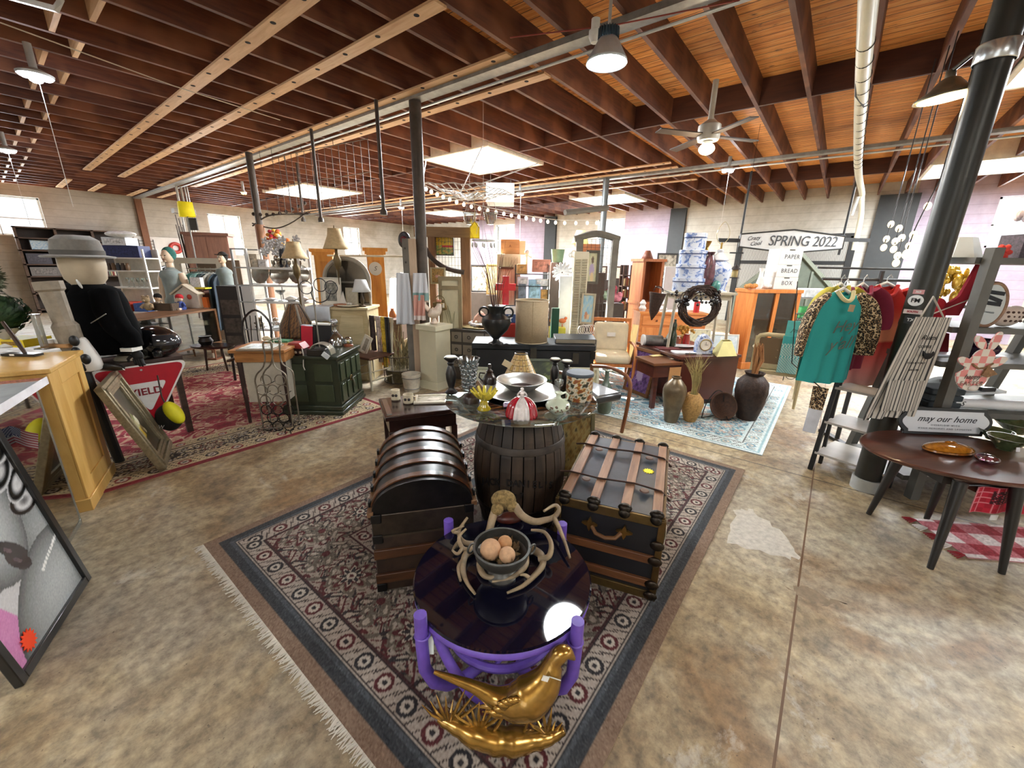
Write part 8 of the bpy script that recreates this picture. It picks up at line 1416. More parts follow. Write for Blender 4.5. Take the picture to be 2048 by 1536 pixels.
# home sign
q0,q1=F(1797,866,TT),F(1972,874,TT); sa_=math.atan2((q1-q0).y,(q1-q0).x); sl=(q1-q0).length; sh=.165; t=thing('home_sign','white wall sign with script lettering in a scalloped black frame on the oval table','sign',(q0+q1)/2+Vector((0,0,.001)),0,rot=(-.12,0,sa_))
def plq(w,h,n,c0=0): 
    P=[(-w/2+n,c0),(w/2-n,c0)]; P+=[(w/2-n+.0+n*math.sin(a)*1.0,c0+h*.12+h*.76*(k/10)) for k,a in enumerate(np.linspace(0.05,PI-.05,11))]; P+=[(w/2-n,c0+h),(-w/2+n,c0+h)]; return P+[(-w/2+n-n*math.sin(a),c0+h*.88-h*.76*(k/10)) for k,a in enumerate(np.linspace(0.05,PI-.05,11))]
B().prism(plq(sl+.04,sh+.03,.05),-.004,.014,'xz').o('frame',mat('#141414',.45),t,bev=.002); B().prism(plq(sl-.01,sh-.012,.05,.02),-.007,-.003,'xz').o('panel',mat('#d8dde2',.5,var=.03),t)
text('may our home',.062,mat('#2a2c30',.6),t,(0,-.009,.115),(PI/2,0,0),'script_lettering',.0008,shear=.45,space=1.05); text('OVERFLOW WITH',.017,mat('#8a9096',.6),t,(0,-.009,.07),(PI/2,0,0),'small_lettering',.0006,space=1.5); text('WARM MEMORIES AND LAUGHTER',.017,mat('#8a9096',.6),t,(0,-.009,.045),(PI/2,0,0),'small_lettering',.0006,space=1.4)
M_AMG=mat('#8a5314',.08,coat=1.,var=.35,sc=40)
t,s=T('amber_dish','amber pressed glass lidded dish shaped like a nest on the oval table','dish',1895,903,TT); B().lathe([(38*s,0),(47*s,.012),(46*s,.022),(40*s,.026)],40,wob=lambda a,z:.02*math.sin(22*a),sy=.55).o('dish',M_AMG,t); B().lathe([(45*s,.026),(38*s,.042),(22*s,.056),(8*s,.062),(0,.062)],40,wob=lambda a,z:.03*math.sin(22*a),sy=.55).o('lid',mat('#a3671c',.08,coat=1.,var=.35,sc=40),t); B().ball((0,0,.064),(12*s,6*s,.012),10,6).o('knob',M_AMG,t)
t,s=T('glass_paperweight','round pink glass paperweight at the front of the oval table','paperweight',1972,925,TT); B().ball((0,0,.026),(18*s,18*s,.027),20,12).o('glass',crystal('#d9a6bd',.06),t); b=B(); r=random.Random(2); [b.ball((r.uniform(-9,9)*s,r.uniform(-9,9)*s,.02+r.uniform(0,.015)),2.2*s,6,4) for k in range(14)]; b.o('bubbles',mat('#e6c6d6',.2),t)['kind']='stuff'
M_GG=mat('#4d5a3c',.08,coat=1.,var=.4,sc=30)
for px,py,w_,hh,lab in((2008,898,30,.085,'green pressed glass bowl nearest on the oval table'),(1985,878,26,.07,'green pressed glass dish behind the nearest green bowl'),(2030,865,34,.075,'wide green glass plate at the right of the oval table')):
    t,s=T('green_glass_bowl',lab,'bowl',px,py,TT,group='green glass on the oval table'); R=w_*s; B().lathe([(R*.4,0),(R*.45,.012),(R*.7,hh*.5),(R,hh),(R*.95,hh),(R*.6,hh*.4),(0,.012)],30,wob=lambda a,z:.05*math.sin(15*a)*(z>.01)).o('bowl',M_GG,t); B().box((-R*.3,-R*.9,hh*.45),(.026,.003,.028),rz=.1,rx=-.2).o('price_tag',mat('#e6e6ea',.6),t)
t,s=T('black_tumbler','small black tumbler with a price tag at the back of the oval table','cup',2020,846,TT); B().lathe([(.024,0),(.034,.085),(.03,.085),(.022,.01),(0,.01)],20).o('tumbler',mat('#17161a',.2,coat=.5),t); B().box((-.03,-.02,.03),(.024,.003,.028)).o('price_tag',mat('#e6e6ea',.6),t)
t,s=T('plaid_cloth','red plaid cloth with a dark print hanging below the oval table','cloth',2010,975,.50); t.location.z=.50
B().grid(lambda u,v:((u-.45)*.34,.01*math.sin(u*12),-v*.17),60,34,lambda u,v:hx('#3a0f16') if (.28<u<.68 and .12<v<.62 and fnz(u*40,v*30,1.)>-.3) else hx('#d98a94') if ((u*9)%1<.08 or (v*5)%1<.1) else hx('#9c1228') if (int(u*9)+int(v*5))%2 else hx('#b31a33')).o('cloth',painted(.9),t,solid=.006); B().box((-.02,-.02,-.19),(.045,.003,.035)).o('price_tag',mat('#e9eae6',.6),t); B().cyl((-.2,.02,.0),(.24,.02,.0),.008,n=8).o('rail',M_EBN,t)
# black ladder shelf
l0,l1=F(1620,938),F(1735,980); la=math.atan2((l1-l0).y,(l1-l0).x); lw=(l1-l0).length+.08; t=thing('ladder_shelf','black ladder shelf with pale treads under the hanging shirts','shelf',l0,la); lh=1.05; lean=.16
b=B()
for x in(0,lw): b.tube([(x,0,0),(x,lean,lh)],.022,4,flat=1.); b.tube([(x,lean+.02,lh),(x,lean+.05,0)],.018,4)
each(b,'rail',mat('#141414',.5),t,smooth=0); b=B(); [b.bx(.0,lw,lean*z_/1.05-.02,lean*z_/1.05+d_,z_-.018,z_) for z_,d_ in((.17,.42),(.45,.34),(.75,.26))]; each(b,'tread',mat('#b5b0a8',.5,var=.15,sc=4),t,smooth=0)
# clothes rack
M_GR=mat('#3f4244',.5,.3); rk=A(1760,560,3.7); t=thing('clothes_rack','dark steel clothes rack behind the hanging shirts','clothes rack',(rk.x,rk.y,0),CR-.1); z=rk.z; b=B(); [b.cyl((x,.0,.02),(x,0,z+.08),.02,n=8) for x in(.0,.42)]; each(b,'post',M_GR,t); b=B(); b.cyl((-.5,-.0,z),(.5,0,z),.013,n=8); b.cyl((-.5,.1,z+.1),(.5,.1,z+.1),.01,n=8); each(b,'bar',M_GR,t); b=B(); [b.bx(x-.03,x+.03,-.12,.25,0,.03) for x in(.0,.42)]; each(b,'foot',M_GR,t); RK=t
def shirt(name,lab,px,py,d,wpx,hpx,bodyc,sleeve,sl=.62,rz=0,neck='#cfc596',sway=.02):
    t,s=G(name,lab,'shirt',px,py,d,rz); w=wpx*s; h=hpx*s
    def xf(u,v,sgn):   # body sheet, shoulders to hem
        half=w*(.345+.055*v) if v>.14 else w*(.10+.245*(v/.14)**.7); x=(u-.5)*2*half; dpt=.055*(1-(2*u-1)**2)**.5*(.5+.6*v)+.014*math.sin(u*22+v*3)*v
        return (x,sgn*dpt,-h*(v*.94+.02*math.sin(u*PI))-(.035*(1-(2*u-1)**2) if v<.01 and sgn<0 else 0))
    B().grid(lambda u,v:xf(u,v,-1),30,40,bodyc).o('front',painted(.9,'jersey'),t); B().grid(lambda u,v:xf(u,v,1),20,20,bodyc).o('back',painted(.9,'jersey'),t)
    for q in(-1,1):
        P=smoothp([Vector((q*w*.22,0,-h*.05)),Vector((q*w*.37,-.01,-h*.16)),Vector((q*w*.47,-.02,-h*.38)),Vector((q*w*.50,-.03,-h*sl))],6); b=B().tube(P,[.055+.03*math.sin(PI*i/len(P)) for i in range(len(P))],12,flat=.45); b.o('sleeve',sleeve,t)
    b=B(); b.tube(smoothp([Vector((-w*.12,-.02,-h*.0)),Vector((-w*.07,-.05,-h*.07)),Vector((0,-.06,-h*.095)),Vector((w*.07,-.05,-h*.07)),Vector((w*.12,-.02,-h*.0))],5),.014,8); b.o('collar',mat(neck,.9),t); B().tube([(-w*.2,0,-.06),(-w*.1,0,-.01),(0,0,.02),(w*.1,0,-.01),(w*.2,0,-.06)],.012,8).o('hanger',mat('#d6d6d2',.4),t); B().tube([(0,0,.02),(0,0,.06),(.02,0,.085),(.035,0,.06)],.004,6).o('hook',M_GALV,t); return t,s,w,h
M_LEO,_n,_p=newmat('leopard'); _v=_n.nodes.new('ShaderNodeTexVoronoi'); _v.inputs['Scale'].default_value=62; L(_n,coord(_n),_v.inputs['Vector']); _c=ramp(_n,_v.outputs['Distance'],[(.0,'#8a6a45'),(.22,'#a88458'),(.34,'#1d1510'),(.58,'#1d1510'),(.66,'#c9b08a')]); L(_n,_c,_p.inputs['Base Color']); _p.inputs['Roughness'].default_value=.9
t,s,w,h=shirt('printed_shirt','turquoise shirt with leopard print sleeves hanging on the rack',1686,582,2.95,150,196,'#2fa39f',M_LEO,.66,.12)
M_SC=mat('#5d6b62',.7)
text('Hey',.12,M_SC,t,(0,-.082,-.25),(PI/2,-.15,0),'script_lettering',.001,shear=.5); text("y'all",.13,M_SC,t,(-.01,-.088,-.38),(PI/2,-.15,0),'script_lettering',.001,shear=.5); B().box((0,-.10,-.115),(.045,.003,.05),ry=.1).o('kraft_tag',mat('#b09a78',.8),t); 
shirt('tie_dye_shirt','red and coral tie dye shirt hanging behind the turquoise shirt',1772,570,3.35,160,215,lambda u,v:lerp(hx('#b3231c'),hx('#d98a6a'),max(0,min(1,(v-.2)*5))) if v<.55 else lerp(hx('#b02a28'),hx('#d9a49a'),(v-.55)/.45),mat('#a8281f',.9,var=.3),.5,-.05,'#a8201c')
for k,(px,d_,c,lab) in enumerate(((1680,3.15,'#b0a23a','mustard yellow shirt behind the turquoise shirt'),(1725,3.2,'#7d1f3a','maroon shirt between the turquoise and the tie dye shirts'))): shirt('plain_shirt',lab,px,572,d_,128,176,c,mat(c,.9),.5,.2,c)
t,s=G('leopard_leggings','leopard print and pale legwear hanging under the turquoise shirt','garment',1642,775,3.0); B().tube([(0,.50,.75),(0,.36,.1),(0,.01,0)],.004,5).o('strap',M_EBN,t); b=B(); b.tube([(0,0,0),(0,0,-.17)],[.05,.045],10,flat=.4); b.o('leopard_cloth',M_LEO,t); b=B(); b.tube([(0,0,-.17),(-.01,0,-.36)],[.045,.042],10,flat=.3); b.o('pale_cloth',mat('#c9cdd4',.8),t)
# striped apron on the column
t,s=G('striped_apron','white apron with black ticking stripes and a rooster print hanging on the black column','apron',1848,632,2.70); h=206*s
def apc(u,v): return hx('#3b3b3d') if (u*15+.1*math.sin(v*3))%1<.30 else hx('#cfcabf')
B().grid(lambda u,v:((u-.5)*s*(72+34*v)-30*s*v,-.012*math.sin(u*20+v)*(.4+v)-.06,-h*v*(1+.05*(1-u))),110,50,apc).o('cloth',painted(.95,'ticking'),t); B().grid(lambda u,v:((u-.5)*s*78-17*s,-.082-.008*math.sin(u*18),-h*(.62+.32*v)),90,20,apc).o('pocket',painted(.95,'ticking'),t)
text('Rules',.045,mat('#161618',.7),t,(-.012,-.088,-h*.19),(PI/2,0,0),'script_lettering',.001,shear=.4); text('COFFEE',.026,mat('#161618',.7),t,(-.02,-.088,-h*.28),(PI/2,0,0),'lettering',.001); text('EGGS & TOAST',.018,mat('#161618',.7),t,(-.045,-.09,-h*.44),(PI/2,0,0),'lettering',.001); text('BACON',.02,mat('#161618',.7),t,(-.05,-.09,-h*.51),(PI/2,0,0),'lettering',.001)
b=B(); b.ball((.02,-.09,-h*.37),(.03,.004,.022),10,6); b.ball((.045,-.09,-h*.35),(.012,.004,.02),8,6); b.tube([(-.005,-.09,-h*.36),(-.025,-.09,-h*.32)],[.014,.004],6); b.o('rooster_print',mat('#161618',.7),t); b=B(); b.tube([(-.07,-.05,-.0),(-.02,-.04,.13),(.1,-.03,.0)],.006,6); b.o('neck_strap',mat('#b5ada0',.9),t)
# stickers on the black column
def stick(px,py,w_,h_,c,tx,tc_,lab,oval=False,sz=.03):
    l=c4.location; d=ray(px,py); k=(l.x*d.x+l.y*d.y)/(d.x**2+d.y**2); q=EYE+d*k; n=Vector((-l.x,-l.y,0)).normalized(); side=Vector((-n.y,n.x,0)); off=(Vector((q.x,q.y,0))-Vector((l.x,l.y,0))).dot(side); an=math.asin(max(-.9,min(.9,off/.084))); a=math.atan2(n.y,n.x)+an; o=thing('sticker',lab,'sticker',(l.x+.0845*math.cos(a),l.y+.0845*math.sin(a),q.z),a+PI/2)
    b=B()
    if oval: b.prism([(w_/2*math.cos(u),h_/2*math.sin(u)) for u in np.linspace(0,2*PI,24,False)],-.002,.0,'xz')
    else: b.bx(-w_/2,w_/2,-.002,.0,-h_/2,h_/2)
    b.o('paper',mat(c,.4),o); 
    if tx: text(tx,sz,mat(tc_,.4),o,(0,-.004,0),(PI/2,0,0),'lettering',.0005,bold=.001)
stick(1832,600,.085,.075,'#e3e3e0','FM','#161616','white oval sticker with black letters on the black column',True,.04); stick(1826,622,.10,.03,'#d9c8c0','SOUTH','#a8303a','small red and white sticker below the oval one',False,.018); stick(1822,638,.07,.055,'#26282a','TX','#d9d9d6','dark sticker with a white state shape low on the column',False,.03); stick(1838,583,.06,.03,'#c9908f','XO','#d9d9d6','pink sticker above the oval one on the column',False,.018)
# grey leaning shelf unit
M_GS=mat('#5f5f5a',.6,var=.12,sc=7); gq=F(1814,1026)*1.07; t=thing('grey_shelf_unit','grey painted A-frame shelf unit of gifts at the right edge','shelf unit',(gq.x,gq.y,0),CR-.08); GZ_=1.86
b=B()
for x in(.02,): b.tube([(x,.03,0),(x+.01,.05,GZ_)],.045,4); b.tube([(x,.75,0),(x+.02,.42,GZ_)],.04,4); b.tube([(x+.9,.03,0),(x+.9,.05,GZ_)],.045,4); b.tube([(x+.9,.75,0),(x+.9,.42,GZ_)],.04,4)
each(b,'upright',M_GS,t,smooth=0); b=B(); ZS=(.16,.70,1.08,1.33,1.80)
for z_ in ZS: b.bx(-.03,1.25,.09,.70-.22*z_/GZ_,z_-.04,z_)
each(b,'shelf_board',M_GS,t,smooth=0); GS=t
def gs(name,lab,cat,px,py,k,dy=.10,rz=0):
    """on board k of the grey unit, under the photo point (px,py)"""
    z_=ZS[k]+.001; p=F(px,py,z_) if abs(z_-H)>.2 else A(px,py,3.3); p=Vector((p.x,p.y,z_)); return thing(name,lab,cat,p,CR-.08+rz)
def gsl(name,lab,cat,x,k,y,rz=0): q=on(GS,x,y,ZS[k]+.001); return thing(name,lab,cat,q,CR-.08+rz)
t=gsl('hoop_sign','oval wooden hoop sign with a black word art letter on the grey shelf unit','sign',.22,3,.16); t.rotation_euler=(-.1,.12,CR-.08); pr=[(.105*math.cos(u),.155+.15*math.sin(u)) for u in np.linspace(0,2*PI,40,False)]; B().prism(pr,-.006,.006).o('linen',mat('#c9d1d2',.9,var=.05),t); B().tube([(x,0,z) for x,z in pr],.013,8,closed=True).o('wooden_hoop',wood('#7d5c44','#a8846a',.5),t); b=B(); [b.box((.0,-.009,z),(.13,.003,.026),ry=a_) for z,a_ in((.24,0),(.20,.22),(.165,0))]; each(b,'letter_stroke',mat('#23272d',.7),t); text('Mountain',.022,mat('#6d767c',.7),t,(0,-.008,.105),(PI/2,0,0),'lettering',.0006,shear=.3)
t=gsl('patterned_egg','cream egg ornament printed with brown flowers right of the hoop sign','ornament',.42,3,.2); B().ball((0,0,.075),(.10,.04,.07),18,12,ry=-.4).o('egg',mat('#d3c4b8',.6),t); b=B(); [b.ball((-.05+.033*i+.012*(j%2),-.034,.045+.03*j),(.010,.008,.009),8,5) for i in range(4) for j in range(3)]; each(b,'printed_flower',mat('#5d463e',.7),t)
t=gsl('white_lampshade','white lamp shade on top of the grey shelf unit','lamp shade',.02,4,.3); B().lathe([(.14,0),(.085,.135)],8,cap=False).o('shade',mat('#e6ecec',.7,var=.03),t,solid=.004,smooth=0)
t=gsl('red_flower','red cloth flower on top of the grey shelf unit','flower',.28,4,.25); b=B(); [b.ball((.03*math.cos(a_),.0,.04+.03*math.sin(a_)),(.03,.02,.02),8,6,ry=-a_) for a_ in np.linspace(0,2*PI,6,False)]; each(b,'petal',mat('#d3453c',.8),t)
t=gsl('wire_planter','iron mesh planter with a pale post and flowers on the grey shelf unit','planter',.50,4,.3); B().bx(-.14,.2,-.08,.08,0,.16).o('mesh',mat('#4d4550',.7,var=.6,sc=60),t); B().bx(-.06,.02,-.1,.0,0,.22).o('pale_post',mat('#c9ab78',.6,var=.2),t); b=B(); r=random.Random(1); [b.ball((r.uniform(-.14,.2),r.uniform(-.08,.08),.2+r.uniform(0,.1)),r.uniform(.02,.035),7,5) for k in range(16)]; b.o('pale_flowers',mat('#d9cdd0',.8,var=.4,sc=20),t)['kind']='stuff'
t=gsl('purple_bowl','dark purple glazed ruffled bowl on the grey shelf unit','bowl',.36,2,.24); B().lathe([(.045,0),(.05,.01),(.09,.06),(.095,.09),(.06,.13),(.075,.15),(.06,.14),(0,.12)],28,wob=lambda a,z:.06*math.sin(7*a)*(z>.1)).o('bowl',mat('#2a1030',.12,coat=1.,var=.3),t)
B().x=0
t=gsl('red_pennant','deep red cloth pennant standing on the grey shelf unit','pennant',.20,2,.42); B().prism([(-.16,0),(.10,0),(.06,.16),(-.05,.18)],-.01,.01).o('cloth',mat('#7d101c',.9,var=.15),t)
t=gsl('white_paper_tray','flat white tray on the middle board of the grey shelf unit','tray',.36,2,.36); B().box((0,0,.008),(.5,.14,.014)).o('tray',mat('#dfe2e6',.4),t)
t=gsl('white_paper_roll','long white paper roll on the lower board of the grey shelf unit','roll',.50,1,.2); B().cyl((-.26,0,.04),(.5,-.02,.04),.038,n=18).o('roll',mat('#e6e8ea',.4,var=.03),t); text('S',.05,mat('#1d1d20',.6),t,(-.22,-.04,.045),(PI/2,0,0),'lettering',.001,shear=.4)
t=gsl('white_oval_platter','white oval platter behind the bunny sign','platter',.34,1,.42); t.location.z=ZS[1]+.10; t.rotation_euler=(PI/2-.3,0,CR-.08); B().lathe([(0,-.008),(.10,-.006),(.15,.01),(0,.002)],28,sy=.6).o('platter',mat('#cfd8dc',.25,coat=.4),t)
t=gsl('wrapped_bundle','bundle of white wrapped papers and black ribbon on the grey shelf unit','bundle',.52,1,.36); t.location.z=ZS[1]+.09; b=B(); [b.box((0,.02*k,.02*k),(.4,.1,.02),ry=.12*k-.1) for k in range(3)]; b.o('papers',mat('#d3d6d8',.6,var=.2,sc=8),t); B().box((.05,-.05,.04),(.1,.03,.03)).o('black_ribbon',M_EBN,t)
# gold trophy-like shelf goods glimpsed beyond, and a red hanging pennant
t,s=G('gold_garland','heap of gold glass ornaments glimpsed behind the black column','ornaments',1888,608,3.9); b=B(); r=random.Random(33); [b.ball((r.uniform(-.14,.14),r.uniform(-.05,.05),r.uniform(0,.34)),(r.uniform(.015,.04),r.uniform(.015,.03),r.uniform(.02,.07)),8,6) for k in range(40)]; b.o('gold_glass',mat('#c9a436',.25,.5,var=.3,coat=.5),t)['kind']='stuff'; B().bx(-.2,.2,-.1,.1,-.03,0).o('ledge',M_GS,t); B().bx(-.2,-.16,-.05,.05,-t.location.z,-.03).o('ledge_post',M_GS,t)
t,s=G('crimson_pennant','tall narrow crimson cloth cone hanging beside the black column','pennant',1898,625,2.95); B().prism([(-.13,-.02),(.07,-.02),(.10,.10),(.105,.34),(.085,.34),(.03,.12)],-.01,.01).o('cloth',mat('#8d0f22',.9,var=.15),t); B().tube([(-.14,-.014,-.015),(.11,-.014,.10)],.004,6).o('pale_cord',mat('#cfc6b8',.8),t)
t,s=G('red_jumper','bright red knitted garment right of the black column','garment',1868,640,3.0); b=B(); b.ball((0,0,.04),(.06,.05,.12),12,9); b.o('knit',mat('#a80f20',.9,var=.2,sc=30),t)
# bunny sign hung on the grey unit
t,s=G('bunny_sign','pink gingham wooden rabbit sign with a raffia bow on the grey shelf unit','sign',1935,780,2.62); k=s
def bp_(*P): return [((x-1935)*k,(780-z)*k) for x,z in P]
M_GB,_n,_p=newmat('pink_gingham'); _ch=_n.nodes.new('ShaderNodeTexChecker'); _ch.inputs['Scale'].default_value=22; L(_n,coord(_n),_ch.inputs['Vector']); _ch.inputs[1].default_value=(*srgb('#d98a86'),1); _ch.inputs[2].default_value=(*srgb('#ddd6ca'),1); L(_n,_ch.outputs[0],_p.inputs['Base Color']); _p.inputs['Roughness'].default_value=.7
B().prism(bp_(*[(1935+34*math.sin(u)*(1 if math.cos(u)<0 else .62),742+38*(-math.cos(u))*1.0) for u in np.linspace(0,2*PI,30,False)]),-.006,.006).o('dress',M_GB,t); B().prism(bp_(*[(1943+21*math.cos(u),714+18*math.sin(u)) for u in np.linspace(0,2*PI,24,False)]),-.007,.007).o('head',M_GB,t)
for nm,c0,r0,an_ in(('ear',(1927,684),(8,17),-.8),('ear',(1955,681),(8,19),.25),('arm',(1911,723),(17,8),.45),('arm',(1975,722),(17,8),-.5)):
    B().prism(bp_(*[(c0[0]+r0[0]*math.cos(u)*math.cos(an_)-r0[1]*math.sin(u)*math.sin(an_),c0[1]+r0[0]*math.cos(u)*math.sin(an_)+r0[1]*math.sin(u)*math.cos(an_)) for u in np.linspace(0,2*PI,20,False)]),-.0055,.0055).o(nm,M_GB,t)
b=B(); b.tube([Vector((x,-.012,z)) for x,z in bp_((1922,726),(1937,735),(1950,733),(1962,724))],.006,6); b.prism(bp_((1952,728),(1976,745),(1958,752),(1946,748)),-.02,-.01); b.o('raffia_bow',mat('#8a6a4c',.9,var=.3,sc=60),t); text('happy',.045,mat('#5d4a44',.7),t,((1932-1935)*k,-.010,(780-752)*k),(PI/2,0,0),'lettering',.0008,shear=.3); text('EASTER',.04,mat('#8a6a60',.7),t,(0,-.010,(780-766)*k),(PI/2,0,0),'lettering',.0008,space=1.2); B().ball((6*k,-.012,5*k),(10*k,.012,6*k),10,7).o('pom_tail',mat('#d9d4cc',.95),t)
t=gsl('denim_stack','folded dark grey cloth stack behind the home sign','cloth',.16,1,.26); b=B(); [b.box((0,0,.03+.05*j),(.24,.2,.045)) for j in range(3)]; each(b,'folded_cloth',mat('#3b4246',.9,var=.3,sc=10),t,bev=.01)
# ================= SIGN, GATE =================
M_DKS=mat('#1b1c1d',.5); sg_d=8.8
g0,g1=A(1478,488,sg_d),A(1688,478,sg_d); ga_=math.atan2((g1-g0).y,(g1-g0).x); gl=(g1-g0).length; t=thing('spring_sign','long hexagonal white sign reading Spring 2022 hung from the ceiling','sign',(g0+g1)/2,ga_); hw,hh=gl/2,.20
hxp=[(-hw,-.13),(-hw,.13),(0,.24),(hw,.13),(hw,-.13),(0,-.24)]
B().prism(hxp,-.012,.012).o('board',mat('#d9dcdc',.5,var=.05),t); B().tube([(x,-.012,z) for x,z in hxp],.016,6,closed=True).o('black_border',M_DKS,t); text('SPRING 2022',.30,mat('#3a3d42',.6),t,(.24,-.018,-.0),(PI/2,0,0),'lettering',.002,sx=.95,space=.95,shear=.15); text('Crazy',.12,mat('#3a3d42',.6),t,(-.86,-.018,.05),(PI/2,-.1,0),'small_lettering',.002,shear=.4); text('Cool',.12,mat('#3a3d42',.6),t,(-.80,-.018,-.06),(PI/2,-.1,0),'small_lettering',.002,shear=.4)
b=B()
for x in(-hw+.02,hw-.02): b.cyl((x,.02,-.26),(x,.02,ZJ-t.location.z-.0),.022,n=8)
each(b,'hanging_rod',M_DKS,t); b=B(); b.box((-hw-.2,.03,.0),(.5,.03,.08)); b.box((hw+.3,.03,.06),(.6,.03,.08)); b.box((-hw-.02,.0,-.26),(.3,.03,.03)); each(b,'bracket',M_DKS,t)
# overhead door in the right wall behind it
t=B(); D=XR-.14
t.bx(D,D+.1,-.25,2.75,0,.02); o=struct(t,'door_1',M_DKS,smooth=0)
b=B(); [b.bx(D-.02,D+.12,y,y+.16,0,2.62) for y in(2.62,-.2)]; b.bx(D-.02,D+.12,-.2,2.78,2.56,2.7); each(b,'door_frame',M_DKS,o,smooth=0)
M_COR,_n,_p=newmat('corrugated'); _w=_n.nodes.new('ShaderNodeTexWave'); _w.inputs['Scale'].default_value=9; _w.bands_direction='Y'; _w.inputs['Distortion'].default_value=1.5; L(_n,coord(_n),_w.inputs[0]); L(_n,ramp(_n,_w.outputs['Fac'],[(.2,'#6d6c68'),(.8,'#c4c3bd')]),_p.inputs['Base Color']); _p.inputs['Metallic'].default_value=.4; _p.inputs['Roughness'].default_value=.4
b=B(); [b.bx(D+.02,D+.05,-.05,2.63,z0,z1) for z0,z1 in((1.95,2.5),(1.1,1.85),(.1,1.0))]; each(b,'corrugated_panel',M_COR,o,smooth=0); b=B(); [b.bx(D,D+.06,-.05,2.63,z,z+.1) for z in(1.0,1.85)]; each(b,'door_rail',M_DKS,o,smooth=0)
pt0=A(1590,494,10.5); t=thing('gabled_facade','grey green gabled playhouse facade in front of the overhead door','facade',(pt0.x,pt0.y,0),ga_); z=pt0.z; b=B().prism([(-1.35,0),(1.35,0),(1.35,z-1.15),(0,z),(-1.35,z-1.15)],0,.06); b.o('boards',mat('#4d5449',.7,var=.2,sc=4),t); b=B(); [b.box((q*.68,-.03,z-.575),(1.8,.05,.09),ry=q*.705) for q in(-1,1)]; each(b,'rake_board',mat('#6a6f62',.6),t); b=B(); [b.bx(x-.03,x+.03,-.03,0,0,z-abs(x)*.85-.1) for x in(-.6,0,.6)]; each(b,'batten',mat('#5f655a',.6),t)
# ================= HANGING FROM THE ROOF =================
def hang(name,lab,cat,px,py,z,**k): p=F(px,py,z); return thing(name,lab,cat,p,CR,**k)
# big industrial bay lamp
M_BAY=mat('#b9bfc2',.35,.4)
p=F(1213,128,3.16); t=thing('bay_lamp','big bell shaped industrial lamp hanging from the near roof beam','lamp',p,CR); R=40*S(p)
B().lathe([(R,0),(R*.97,.02),(R*.78,R*.45),(R*.5,R*.95),(R*.42,R*1.05)],40,cap=False).o('reflector',M_BAY,t,solid=.004); b=B(); [b.box((R*.40*math.cos(a_),R*.40*math.sin(a_),R*1.25),(.035,.006,R*.42),rz=a_) for a_ in np.linspace(0,2*PI,22,False)]; b.cyl((0,0,R*1.02),(0,0,R*1.48),R*.36,n=24); b.o('heat_sink',mat('#3f4b52',.45,.4),t); B().lathe([(0,.012),(R*.93,.012)],36).o('diffuser',emit('#f4fbff',9),t); B().cyl((0,0,R*1.4),(0,0,ZJ-.06-p.z),.012,n=8).o('stem',M_GALV,t)
t=thing('sensor_box','white round motion sensor box beside the bay lamp stem','sensor',F(1190,68,3.5),CR); B().lathe([(0,-.06),(.03,-.06),(.05,-.02),(.05,.02),(.035,.03),(.035,.10),(0,.10)],18).o('body',mat('#dcdad2',.4),t); t.location.z=3.5
lamp('bay_light','SPOT',(p.x,p.y,p.z+.03),110,(.93,.98,1),.25,rot=(0,0,0),spot_size=2.6,spot_blend=.5)
# lamp clamped to the black column
l=c4.location; p=A(1893,196,2.72); t=thing('clamp_lamp','warm lit pendant lamp fixed to the black column','lamp',p,CR); R=50*S(p)
B().lathe([(R,0),(R*.95,.015),(R*.55,R*.32),(R*.3,R*.62),(R*.16,R*.7),(R*.14,R*.95)],32,cap=False).o('bell_shade',mat('#7d7768',.35,.6,var=.3),t,solid=.003); B().lathe([(0,-.004),(R*.86,-.002)],24).o('lit_lens',emit('#ffe2b0',14),t); d=(l-p); d.z=0; loc=Vector((d.x*math.cos(CR)+d.y*math.sin(CR),-d.x*math.sin(CR)+d.y*math.cos(CR),0)); B().tube([(0,0,R*.9),loc*.5+Vector((0,0,R*1.15)),loc*.85+Vector((0,0,R*.8))],.014,8).o('bracket',M_EBN,t); t.rotation_euler=(.0,-.12,CR)
t=thing('pipe_clamp','bright steel clamp band around the black column','clamp',(l.x,l.y,p.z+.14)); B().lathe([(.092,-.05),(.095,-.045),(.095,.045),(.092,.05)],28,cap=False).o('band',mat('#cfd3d4',.25,.8),t,solid=.004)
lamp('clamp_light','SPOT',(p.x,p.y,p.z-.0),45,(1,.80,.52),.12,rot=(0,0,0),spot_size=2.3,spot_blend=.7)
lamp('column_wash','POINT',(p.x,p.y,p.z-.06),10,(1,.76,.45),.06)
# ceiling fan with a lit bulb
p=F(1414,292,3.02); t=thing('ceiling_fan','ceiling fan with a lit warm globe and dark blades','fan',p,CR); s=S(p); B().lathe([(0,.0),(.05,.0),(.055,.04)],16).o('neck',M_BAY,t); B().ball((0,0,-.03),(.085,.085,.06),16,10).o('lit_globe',emit('#ffe9c4',16),t); B().lathe([(.11,.05),(.12,.08),(.12,.2),(.06,.24),(.03,.26),(.03,ZJ-.004-p.z)],20).o('motor',mat('#c9c6bb',.4,.2),t)
for k in range(4): a_=k*PI/2+.25; B().box((.38*math.cos(a_),.38*math.sin(a_),.10),(.52,.11,.012),rz=a_,rx=.12).o('blade',mat('#3a2c20',.5),t)
lamp('fan_light','POINT',(p.x,p.y,p.z-.12),35,(1,.84,.6),.08)
